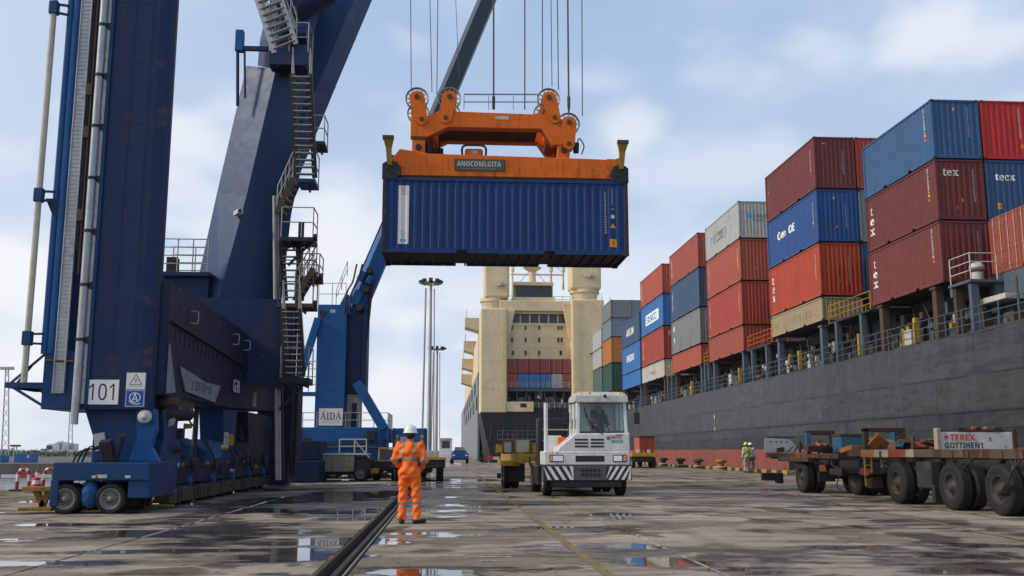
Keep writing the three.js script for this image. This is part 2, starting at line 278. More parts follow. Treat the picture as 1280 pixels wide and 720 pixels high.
const groundMap = texData(GT, GT, (i, j) => {
  const x = GX0 + i / GT * GW, z = GZ0 - j / GT * GD, w = wetMap[j * GT + i];
  const t = fbm(gn3, x * 0.33 + 9, z * 0.42 + 4, 5), f = gn4(x * 13, z * 13), f2 = gn2(x * 31, z * 24), st = fbm(gn4, x * 0.8 + 3, z * 3.4, 4), oil = fbm(gn1, x * 0.9 + 130, z * 0.9 + 77, 5);
  let v = 0.250 * (0.62 + 0.76 * t) * (0.86 + 0.18 * f + 0.12 * f2);
  v *= 1 - 0.32 * sstep(0.52, 0.70, st);                              // scuffed bands along the joints
  let r = v * 1.19, g = v * 0.985, b = v * 0.765;                       // brown-grey concrete, one colour all over the quay
  const damp = sstep(0.50, 0.575, w), k = mix(1, 0.40, damp); r *= k; g *= k * 1.0; b *= k * mix(1, 1.06, damp);
  const dp = sstep(0.535, 0.565, fbm(gn3, x * 0.42 + 200, z * 0.62 + 90, 6) * 0.8 + fbm(gn2, x * 2.2, z * 2.8, 3) * 0.2) * 0.34; r *= 1 - dp * 0.94; g *= 1 - dp * 0.96; b *= 1 - dp;   // damp patches with a sharp drying edge
  const o = sstep(0.60, 0.66, oil) * 0.6; r *= 1 - o; g *= 1 - o; b *= 1 - o;    // oil stains
  const tyre = Math.max(0, 1 - Math.abs(x - 4.35 - 0.25 * Math.sin(z * 0.05)) / 0.28) + Math.max(0, 1 - Math.abs(x - 6.5 - 0.3 * Math.sin(z * 0.06 + 1)) / 0.28) + Math.max(0, 1 - Math.abs(x - 9.6 + 0.02 * z) / 0.3);
  const tm = 1 - 0.34 * Math.min(1, tyre) * (0.4 + 0.6 * st); r *= tm; g *= tm; b *= tm;
  const ck = Math.abs(fbm(gn3, x * 0.55 + 17, z * 0.55 + 33, 4) - 0.5), crack = sstep(0.0045, 0.0015, ck) * sstep(0.45, 0.6, gn1(x * 0.25, z * 0.25)) * 0.6; r *= 1 - crack; g *= 1 - crack; b *= 1 - crack;
  const rustSpot = sstep(0.66, 0.74, fbm(gn2, x * 0.7 + 60, z * 0.9 + 30, 4)) * 0.3; r = mix(r, 0.11, rustSpot); g = mix(g, 0.066, rustSpot); b = mix(b, 0.04, rustSpot);
  return [r, g, b];
});
const groundRough = texData(768, 768, (i, j) => {
  const x = GX0 + i / 768 * GW, z = GZ0 - j / 768 * GD, w = wetMap[(j * 2) * GT + i * 2];
  const damp = sstep(0.50, 0.555, w), pool = sstep(0.575, 0.602, w);
  return mix(mix(0.90 + 0.1 * gn4(x * 5, z * 5), 0.52, damp), 0.03, pool);
}, false);
const groundBump = texData(GT, GT, (i, j) => {
  const x = GX0 + i / GT * GW, z = GZ0 - j / GT * GD, w = wetMap[j * GT + i], pool = sstep(0.54, 0.60, w);
  return mix(0.35 * fbm(gn4, x * 9, z * 9, 3) + 0.4 * gn2(x * 27, z * 27) + 0.25 * gn3(x * 3, z * 3), 0.25, pool);
}, false);
const groundShine = (() => {                                // dry concrete hardly shines, standing water does (alpha channel)
  const N = 768, d = new Uint8Array(N * N * 4); for (let j = 0; j < N; j++) for (let i = 0; i < N; i++) { const w = wetMap[(j * 2) * GT + i * 2], o = (j * N + i) * 4; d[o] = d[o + 1] = d[o + 2] = 255; d[o + 3] = Math.round(255 * mix(mix(0.10, 0.35, sstep(0.50, 0.56, w)), 1, sstep(0.572, 0.602, w))); }
  const t = new THREE.DataTexture(d, N, N); t.magFilter = THREE.LinearFilter; t.minFilter = THREE.LinearFilter; t.wrapS = t.wrapT = THREE.RepeatWrapping; t.needsUpdate = true; return t;
})();
const groundMat = new THREE.MeshPhysicalMaterial({ map: groundMap, roughnessMap: groundRough, roughness: 1, bumpMap: groundBump, bumpScale: 0.009, specularIntensity: 1, specularIntensityMap: groundShine });
const gu = (x, z) => [(x - GX0) / GW, (GZ0 - z) / GD];
function groundSheet(x0, x1, z0, z1, y) {                   // flat sheet, z0 > z1
  const g = new THREE.BufferGeometry();
  g.setAttribute('position', new THREE.Float32BufferAttribute([x0, y, z0, x1, y, z0, x1, y, z1, x0, y, z1], 3));
  g.setAttribute('normal', new THREE.Float32BufferAttribute([0, 1, 0, 0, 1, 0, 0, 1, 0, 0, 1, 0], 3));
  g.setAttribute('uv', new THREE.Float32BufferAttribute([...gu(x0, z0), ...gu(x1, z0), ...gu(x1, z1), ...gu(x0, z1)], 2));
  g.setIndex([0, 1, 2, 0, 2, 3]); return g;
}
const concrete = paint([0.21, 0.195, 0.175], { spec: 0.2, rough: 0.9, rust: 0.15, grime: 0.6, seed: 30, tile: 6, bump: 0.02 });
const SLAB_END = -66;
const apron = structure((() => {                            // the body of the quay below the slabs
  const b = new MB();
  b.box(-60, 20.62, -4, -0.205, -37.9, 40); b.box(-12, 20.62, -4, -0.205, -125, -37.9); b.box(-12, 4.6, -4, -0.205, -520, -125);
  return b.build('quay_apron', concrete);
})());
put('paving', mergeGeometries([groundSheet(-12, 20.6, SLAB_END, -125, 0), groundSheet(-12, 4.6, -125, -520, 0), groundSheet(-60, 20.6, 40, -6, 0), groundSheet(-60, -26, -6, -37.9, 0)]), groundMat, apron);
{                                                          // the slabs one can tell apart, with open joints
  const r = rng(7), slab = (x0, x1, z0, z1) => {
    const gap = 0.014 + r() * 0.012, c = 0.016, y = 0.001 + (r() - 0.5) * 0.007, A = [[x0 + gap, z0 - gap], [x1 - gap, z0 - gap], [x1 - gap, z1 + gap], [x0 + gap, z1 + gap]], S = [[1, -1], [-1, -1], [-1, 1], [1, 1]];
    const t = y + (r() - 0.5) * 0.006, pos = [], uv = [], P = (a, k, yy) => [a[0] + S[k][0] * c, yy, a[1] + S[k][1] * c];
    const q = (a, b, d, e) => { for (const v of [a, b, d, a, d, e]) { pos.push(...v); uv.push(...gu(v[0], v[2])); } };
    const T = A.map((a, k) => P(a, k, k > 1 ? t : y)), E = A.map((a, k) => [a[0], (k > 1 ? t : y) - c, a[1]]), B = A.map(a => [a[0], -0.2, a[1]]);
    q(T[0], T[1], T[2], T[3]); for (let k = 0; k < 4; k++) { const n = (k + 1) % 4; q(E[k], E[n], T[n], T[k]); q(B[k], B[n], E[n], E[k]); }
    const g = new THREE.BufferGeometry(); g.setAttribute('position', new THREE.Float32BufferAttribute(pos, 3)); g.setAttribute('uv', new THREE.Float32BufferAttribute(uv, 2)); g.computeVertexNormals();
    put('slab', g, groundMat, apron);
  };
  const xsL = [-12, -8.5, -5, -1.50], xsR = [-1.14, 3.2, 7.5, 11.8, 16.1, 20.6], zs = []; for (let z = -6; z >= SLAB_END; z -= 5) zs.push(z);
  for (let k = 0; k + 1 < zs.length; k++) for (const xs of [xsL, xsR]) for (let i = 0; i + 1 < xs.length; i++) slab(xs[i], xs[i + 1], zs[k], zs[k + 1]);
  for (let k = 0; k < 6; k++) for (let i = 0; i < 4; i++) slab(-26 + i * 3.5, -22.5 + i * 3.5, -6 - k * 5, k === 5 ? -37.9 : -11 - k * 5);
}
{                                                          // crane rail in its channel
  const o = thing('crane_rail', 'steel crane rail sunk in a dark channel along the quay', 'rail', V(-1.31, 0, -40));
  new MB().box(-1.50, -1.14, -0.199, -0.16, -66, -6).build('channel_floor', M.kerbBlack, o);
  new MB().box(-1.50, -1.47, -0.16, 0.002, -66, -6, 0.006).build('channel_edge', M.rustSteel, o);
  new MB().box(-1.17, -1.14, -0.16, 0.010, -66, -6, 0.006).build('channel_edge', concrete, o);
  new MB().poly([[-1.40, -0.16], [-1.22, -0.16], [-1.22, -0.14], [-1.29, -0.13], [-1.29, -0.09], [-1.275, -0.085], [-1.275, -0.045], [-1.285, -0.04], [-1.335, -0.04], [-1.345, -0.045], [-1.345, -0.085], [-1.33, -0.09], [-1.33, -0.13], [-1.40, -0.14]], 'z', -66, -6).build('rail_section', paint([0.045, 0.040, 0.037], { rough: 0.6, rust: 0.8, metal: 0.3, seed: 31, size: 256 }), o);
}
const roadPaint = (() => { const n = noise2(210); const t = texData(256, 256, (i, j) => { const k = sstep(0.34, 0.56, fbm(n, i / 9, j / 9, 4)); return [mix(0.30, 0.15, k), mix(0.185, 0.13, k), mix(0.05, 0.095, k)]; }); return new THREE.MeshPhysicalMaterial({ map: t, roughness: 0.9, specularIntensity: 0.2 }); })();
const whitePaint = (() => { const n = noise2(211); const t = texData(256, 256, (i, j) => { const k = sstep(0.36, 0.58, fbm(n, i / 7, j / 7, 4)); return [mix(0.42, 0.17, k), mix(0.41, 0.16, k), mix(0.38, 0.145, k)]; }); return new THREE.MeshStandardMaterial({ map: t, roughness: 0.8 }); })();
function groundLine(p, q, w, mat, name = 'painted_line') {
  const d = q.clone().sub(p), n = V(d.z, 0, -d.x).normalize().multiplyScalar(w / 2), pos = [], uv = [], N = Math.ceil(d.length() / 5);
  for (let k = 0; k < N; k++) { const a = p.clone().addScaledVector(d, k / N), b = p.clone().addScaledVector(d, (k + 1) / N), t0 = d.length() * k / N, t1 = d.length() * (k + 1) / N; const A = a.clone().add(n), B = a.clone().sub(n), Cc = b.clone().sub(n), D = b.clone().add(n); for (const [v, u, t] of [[A, 0, t0], [D, 0, t1], [Cc, 1, t1], [A, 0, t0], [Cc, 1, t1], [B, 1, t0]]) { pos.push(v.x, 0.010, v.z); uv.push(u * w * 0.7, t * 0.7); } }
  const g = new THREE.BufferGeometry(); g.setAttribute('position', new THREE.Float32BufferAttribute(pos, 3)); g.setAttribute('uv', new THREE.Float32BufferAttribute(uv, 2)); g.computeVertexNormals();
  return structure(put(name, g, mat, scene));
}
groundLine(V(1.86, 0, -8), V(1.80, 0, -210), 0.13, roadPaint);
groundLine(atY(960, 607), atY(1275, 652), 0.10, roadPaint);
groundLine(atY(985, 618), atY(1279, 676), 0.09, roadPaint);
{ const a = atY(585, 697), b = atY(640, 697); groundLine(a, b, 0.09, whitePaint, 'worn_marking'); groundLine(atY(600, 702), atY(622, 702), 0.07, whitePaint, 'worn_marking'); groundLine(atY(600, 633), atY(632, 633), 0.12, whitePaint, 'worn_marking'); groundLine(atY(590, 662), atY(626, 662), 0.09, whitePaint, 'worn_marking'); groundLine(atY(586, 617), atY(612, 617), 0.2, whitePaint, 'worn_marking'); }
{                                                          // striped kerb along the berth
  const k = thing('kerb', 'black and yellow striped kerb along the berth edge', 'kerb', V(20.8, 0, -70));
  const g = new RoundedBoxGeometry(0.34, 0.24, 0.98, 1, 0.03); const gg = uvMetres(clean(g));
  for (let i = 0; i < 100; i++) { const m = put('kerb_block', gg, i % 2 ? M.kerbYellow : M.kerbBlack, k); m.position.set(0, 0.12, 45 - i); }
}
{                                                          // water to the horizon
  const n = noise2(40), t = texData(512, 512, (i, j) => wrapN(n, i / 16, j / 16, 32, 4), false); t.repeat.set(1 / 14, 1 / 7);
  const m = new THREE.MeshStandardMaterial({ color: C(0.10, 0.125, 0.13), roughness: 0.12, bumpMap: t, bumpScale: 0.22 });
  const g = new THREE.PlaneGeometry(3600, 2000); g.rotateX(-Math.PI / 2); g.translate(0, -1.5, -760); const p = g.attributes.position, uv = g.attributes.uv; for (let i = 0; i < p.count; i++) uv.setXY(i, p.getX(i), p.getZ(i));
  structure(put('sea', g, m, scene));
}
{                                                          // the quay across the basin and the shore beyond
  structure(new MB().box(-420, -24, -3, -0.02, -300, -118).build('far_quay', paint([0.13, 0.12, 0.105], { rough: 0.9, rust: 0.4, grime: 0.8, seed: 33, tile: 8, size: 256 })));
  const n = noise2(44), pos = [], idx = [], N = 60; const hill = (x, z) => { const d = sstep(-650, -1100, z); return -2 + 2.4 * d + 5 * d * Math.pow(fbm(n, x / 160 + 3, z / 300 + 8, 4), 2) * sstep(-700, -1700, z); };
  for (let j = 0; j <= 20; j++) for (let i = 0; i <= N; i++) { const x = -1500 + i / N * 3000, z = -640 - j / 20 * 1110; pos.push(x, hill(x, z), z); }
  for (let j = 0; j < 20; j++) for (let i = 0; i < N; i++) { const a = j * (N + 1) + i; idx.push(a, a + 1, a + N + 2, a, a + N + 2, a + N + 1); }
  const g = new THREE.BufferGeometry(); g.setAttribute('position', new THREE.Float32BufferAttribute(pos, 3)); g.setIndex(idx); g.computeVertexNormals();
  structure(put('far_shore', g, flat([0.10, 0.115, 0.105], 0.95), scene));
}
scene.fog = new THREE.FogExp2(new THREE.Color(0.80, 0.85, 0.92), 0.0001);

// ================================================================ containers
const CT = {};                                             // container colours
for (const [k, c, o] of [['red', [0.30, 0.048, 0.032]], ['brick', [0.36, 0.078, 0.048]], ['maroon', [0.165, 0.033, 0.030]], ['tomato', [0.42, 0.058, 0.026]], ['scarlet', [0.60, 0.035, 0.030], { rust: 0.05, grime: 0.1 }], ['blue', [0.030, 0.085, 0.190]], ['navy', [0.016, 0.070, 0.235]], ['sky', [0.035, 0.150, 0.400]], ['dusk', [0.060, 0.110, 0.210]], ['grey', [0.23, 0.25, 0.26]], ['pale', [0.40, 0.41, 0.40]], ['white', [0.52, 0.51, 0.47]], ['beige', [0.34, 0.27, 0.165]], ['green', [0.025, 0.075, 0.062]], ['greygreen', [0.085, 0.125, 0.115]], ['ochre', [0.42, 0.17, 0.045]], ['steel', [0.15, 0.19, 0.22]], ['hung', [0.012, 0.045, 0.170], { rust: 0.04, grime: 0.25 }]])
  CT[k] = { panel: paint(c, { rough: 0.52, rust: 0.36, grime: 0.42, seed: 50 + Object.keys(CT).length, size: 256, ...o }), frame: null };
const frameMat = paint([0.045, 0.035, 0.032], { rough: 0.7, rust: 0.5, seed: 90, size: 256 }), castMat = paint([0.035, 0.033, 0.034], { rough: 0.7, rust: 0.5, seed: 91, size: 256 });
function corr(u0, u1, v0, v1, { pitch = 0.3, depth = 0.034, off = 0, c } = {}) {   // ribbed sheet in the xy plane, u from 0, facing +z; ribs stand at +0
  const cuts = [u0], prof = u => { const t = ((u / pitch) % 1 + 1) % 1; return t < 0.30 ? 0 : t < 0.47 ? -(t - 0.30) / 0.17 : t < 0.80 ? -1 : t < 0.97 ? -1 + (t - 0.80) / 0.17 : 0; };
  for (let k = Math.floor(u0 / pitch); k * pitch < u1; k++) for (const t of [0, 0.30, 0.47, 0.80, 0.97]) { const u = (k + t) * pitch; if (u > u0 + 1e-4 && u < u1 - 1e-4) cuts.push(u); } cuts.push(u1);
  const pos = [], uv = [];
  for (let i = 0; i + 1 < cuts.length; i++) { const a = cuts[i], b = cuts[i + 1], za = prof(a + 1e-5) * depth + off, zb = prof(b - 1e-5) * depth + off; for (const [u, v, z] of [[a, v0, za], [b, v0, zb], [b, v1, zb], [a, v0, za], [b, v1, zb], [a, v1, za]]) { pos.push(u, v, z); if (c) uv.push(mix(c.u0, c.u1, (u - u0) / (u1 - u0)), mix(c.v0, c.v1, (v - v0) / (v1 - v0))); else uv.push(u, v); } }
  const g = new THREE.BufferGeometry(); g.setAttribute('position', new THREE.Float32BufferAttribute(pos, 3)); g.setAttribute('uv', new THREE.Float32BufferAttribute(uv, 2)); g.computeVertexNormals(); return g;
}
const FACE = (L, W) => ({                                   // u to the right as one looks at the face
  quay: new THREE.Matrix4().makeBasis(V(0, 0, 1), V(0, 1, 0), V(-1, 0, 0)).setPosition(-W / 2, 0, -L / 2),
  sea: new THREE.Matrix4().makeBasis(V(0, 0, -1), V(0, 1, 0), V(1, 0, 0)).setPosition(W / 2, 0, L / 2),
  near: new THREE.Matrix4().makeBasis(V(1, 0, 0), V(0, 1, 0), V(0, 0, 1)).setPosition(-W / 2, 0, L / 2),
  far: new THREE.Matrix4().makeBasis(V(-1, 0, 0), V(0, 1, 0), V(0, 0, -1)).setPosition(W / 2, 0, -L / 2),
});
const tintR = rng(515), tints = new Map();
function tinted(colour) {                                    // boxes of one colour have faded differently: four tones of each paint
  const k = colour + Math.floor(tintR() * 4); if (!tints.has(k)) { const m = CT[colour].panel.clone(), v = 0.80 + tintR() * 0.38, w = (tintR() - 0.5) * 0.10; m.color.setRGB(Math.min(1.25, v + w), v, Math.min(1.25, v - w)); tints.set(k, m); } return tints.get(k);
}
const IN = 0.028, cache = new Map();
const once = (k, f) => { if (!cache.has(k)) cache.set(k, f()); return cache.get(k); };
// a box container, its long axis along z, base centre at the origin; «doors» names the face with leaves and lock rods
function container(name, label, group, colour, p, L, H, W, { turn = 0, prints = [], doors = null, pitch = 0.3, floor = false } = {}) {
  const o = thing(name, label, 'container', p, { group, local: true, turn }), F = FACE(L, W), key = `${L}|${H}|${W}|${pitch}`, m = tinted(colour), in_ = new THREE.Matrix4().makeTranslation(0, 0, -IN);
  const bot = 0.17, top = H - 0.10, face = (f, nm) => { const len = f === 'quay' || f === 'sea' ? L : W; put(nm, once(key + f, () => corr(0.10, len - 0.10, bot, top, { pitch: f === 'near' || f === 'far' ? Math.min(pitch, 0.29) : pitch }).applyMatrix4(F[f].clone().multiply(in_))), m, o); };
  for (const f of ['quay', 'sea', 'near', 'far']) if (f !== doors) face(f, f === 'quay' || f === 'sea' ? 'side_panel' : 'end_panel');
  put('roof_panel', once(key + 'roof', () => uvMetres(clean(new THREE.BoxGeometry(W - 0.08, 0.03, L - 0.08).translate(0, H - 0.045, 0)))), m, o);
  put('floor', once(key + 'floor', () => { const b = new MB().box(-W / 2 + 0.05, W / 2 - 0.05, 0.12, 0.16, -L / 2 + 0.05, L / 2 - 0.05); if (floor) for (let z = -L / 2 + 0.3; z < L / 2 - 0.2; z += 0.38) b.box(-W / 2 + 0.06, W / 2 - 0.06, 0.03, 0.12, z - 0.03, z + 0.03); return b.geo(); }), frameMat, o);
  for (const sx of [-1, 1]) for (const sz of [-1, 1]) {
    put('corner_post', once(key + 'post' + sx + sz, () => new MB().box(sx * W / 2, sx * (W / 2 - 0.13), 0.12, H - 0.12, sz * L / 2, sz * (L / 2 - 0.13), 0.012).geo()), floor ? frameMat : m, o);
    for (const y of [0, 1]) put('corner_casting', once(key + 'cast' + sx + sz + y, () => { const yy = y ? H - 0.12 : 0; return new MB().box(sx * (W / 2 + 0.004), sx * (W / 2 - 0.165), yy, yy + 0.12, sz * (L / 2 + 0.004), sz * (L / 2 - 0.18), 0.012).geo(); }), castMat, o);
  }
  for (const s of [-1, 1]) {
    put('top_rail', once(key + 'tr' + s, () => new MB().box(s * (W / 2 - 0.004), s * (W / 2 - 0.07), H - 0.105, H - 0.02, -L / 2 + 0.17, L / 2 - 0.17).geo()), m, o);
    put('bottom_rail', once(key + 'br' + s, () => { const b = new MB(), q = [-L / 2 + 0.17, -L * 0.20, -L * 0.155, L * 0.155, L * 0.20, L / 2 - 0.17]; for (let i = 0; i < 6; i += 2) b.box(s * (W / 2 - 0.004), s * (W / 2 - 0.06), 0.025, 0.175, q[i], q[i + 1]); b.box(s * (W / 2 - 0.006), s * (W / 2 - 0.06), 0.135, 0.174, -L / 2 + 0.17, L / 2 - 0.17); return b.geo(); }), m, o);
    for (const [y0, y1] of [[H - 0.11, H - 0.02], [0.03, 0.17]]) put('end_rail', once(key + 'er' + s + y0, () => new MB().box(-W / 2 + 0.15, W / 2 - 0.15, y0, y1, s * (L / 2 - 0.004), s * (L / 2 - 0.07)).geo()), m, o);
  }
  if (doors) {
    const len = doors === 'quay' || doors === 'sea' ? L : W, n = Math.round(len / 1.2), w = (len - 0.24) / n, mm = F[doors];
    for (let k = 0; k < n; k++) {
      const u = 0.12 + k * w, d = put('door', new MB().box(u + 0.015, u + w - 0.015, bot, top, -0.06, -0.025, 0.012).box(u + 0.07, u + w - 0.07, bot + 0.08, H * 0.33, -0.03, -0.012, 0.008).box(u + 0.07, u + w - 0.07, H * 0.36, H * 0.63, -0.03, -0.012, 0.008).box(u + 0.07, u + w - 0.07, H * 0.66, top - 0.08, -0.03, -0.012, 0.008).geo().applyMatrix4(mm), m, o);
      for (const t of [0.26, 0.74]) put('lock_rod', new MB().cyl(V(u + w * t, 0.05, 0.02), V(u + w * t, H - 0.06, 0.02), 0.02, 0.02, 6).box(u + w * t - 0.04, u + w * t + 0.04, H * 0.4, H * 0.43, -0.01, 0.04).box(u + w * t - 0.05, u + w * t + 0.05, 0.3, 0.36, -0.01, 0.04).box(u + w * t - 0.05, u + w * t + 0.05, H - 0.4, H - 0.34, -0.01, 0.04).geo().applyMatrix4(mm), M.galv, d);
    }
  }
  for (const [f, c, u, v, w, h, nm = 'lettering'] of prints) put(nm, corr(u, u + w, v, v + h, { pitch: f === 'near' || f === 'far' ? Math.min(pitch, 0.29) : pitch, off: 0.005, c }).applyMatrix4(F[f].clone().multiply(in_)), printMat, o);
  return o;
}
// prints
const idStrip = cell(26, 300, c => { const r = rng(3); c.fillStyle = '#d9d8d2'; for (let i = 0; i < 16; i++) { c.fillRect(6 + r() * 4, 4 + i * 18.5, 6 + r() * 8, 3); c.fillRect(6, 10 + i * 18.5, 10 + r() * 4, 3); c.fillRect(8 + r() * 5, 15 + i * 18.5, 4, 2.5); } });
const smallMarks = cell(30, 260, c => { c.fillStyle = '#d6d5d0'; for (let i = 0; i < 9; i++) c.fillRect(11, 4 + i * 8, 4, 5); c.fillStyle = '#5d8a66'; c.beginPath(); c.arc(14, 90, 6, 0, 7); c.fill(); c.fillStyle = '#d8d6d0'; c.beginPath(); c.ellipse(14, 122, 7, 9, 0, 0, 7); c.fill(); c.fillStyle = '#e89a17'; c.beginPath(); c.moveTo(14, 148); c.lineTo(25, 170); c.lineTo(3, 170); c.fill(); c.fillRect(2, 216, 24, 34); c.fillStyle = '#c47e10'; c.fillRect(7, 222, 14, 22); });
const idMarks = cell(24, 200, c => { const r = rng(8); c.fillStyle = '#c9c6bf'; for (let i = 0; i < 22; i++) c.fillRect(6 + r() * 3, 3 + i * 6.5, 5 + r() * 6, 3.4); c.fillStyle = '#e08a14'; c.fillRect(5, 150, 13, 18); c.fillRect(8, 180, 9, 12); });
const warn = cell(24, 30, c => { c.fillStyle = '#d98a18'; c.fillRect(2, 2, 20, 26); c.fillStyle = '#8a5410'; c.fillRect(8, 9, 8, 12); });
const tex = textCell(150, 90, 'tex', { font: 'serif', size: 92 }), tecx = textCell(220, 90, 'tecx', { font: 'serif', size: 88 }), texV = vertCell(70, 220, 'tex', { size: 86 });
const den = textCell(330, 90, 'Oen  OE', { size: 84, worn: 0.3 }), bigGrey = cell(430, 90, c => { c.fillStyle = '#2d9bd0'; c.beginPath(); c.moveTo(4, 12); c.lineTo(62, 30); c.lineTo(24, 50); c.lineTo(46, 84); c.lineTo(8, 60); c.fill(); c.fillStyle = '#60686e'; c.font = 'bold 74px sans-serif'; c.textBaseline = 'middle'; c.save(); c.translate(76, 46); c.scale(0.86, 1); c.fillText('BICZNSIA', 0, 0); c.restore(); });
const endGrey = cell(210, 90, c => { c.fillStyle = '#2d9bd0'; c.fillRect(4, 8, 26, 46); c.beginPath(); c.moveTo(56, 10); c.lineTo(28, 44); c.lineTo(58, 70); c.fill(); c.fillStyle = '#5f676d'; c.font = 'bold 36px sans-serif'; c.fillText('CEMONT', 68, 44); c.fillText('FLOSY', 68, 82); });
const cosmLight = cell(260, 80, c => { c.fillStyle = '#e6e9ea'; c.fillRect(0, 6, 260, 68); c.fillStyle = '#2461a8'; c.font = 'bold 60px sans-serif'; c.textBaseline = 'middle'; c.save(); c.translate(14, 42); c.scale(0.78, 1); c.fillText('EXUNOCI', 0, 0); c.restore(); });
const aelin = textCell(190, 80, 'AELIN', { size: 74, worn: 0.3 }), duimm = textCell(190, 70, 'DUIMM', { size: 66, worn: 0.3 }), ton = textCell(90, 50, 'TON', { size: 46, worn: 0.3 }), beigeTxt = textCell(330, 70, 'TEN·LRG·L', { colour: '#8a7a58', size: 66, worn: 0.8 });
const vertId = vertCell(34, 260, 'IENZIER', { size: 36, font: 'sans-serif' });
const greyLogo = cell(60, 170, c => { c.fillStyle = '#2d87c8'; c.fillRect(18, 60, 24, 52); c.fillStyle = '#e6e8e6'; c.fillRect(8, 8, 36, 44); c.fillRect(20, 112, 20, 44); });
const banner = cell(90, 560, c => { c.fillStyle = '#dcdad4'; c.fillRect(0, 0, 90, 560); c.strokeStyle = '#b9b6af'; c.strokeRect(3, 3, 84, 554); const r = rng(5); for (let i = 0; i < 5; i++) { c.fillStyle = ['#b8485a', '#a7a5a8', '#c2586a', '#b7b4b0', '#c83b4c'][i]; for (let k = 0; k < 5; k++) c.fillRect(18 + k * 12, 18 + i * 15, 6 + r() * 5, 9); } c.fillStyle = '#6a6f76'; for (let i = 0; i < 6; i++) c.fillRect(20 + r() * 30, 440 + i * 11, 10 + r() * 20, 5); c.fillStyle = '#3c8fb5'; c.fillRect(22, 512, 46, 30); c.fillStyle = '#dcdad4'; c.fillRect(38, 518, 12, 18); });

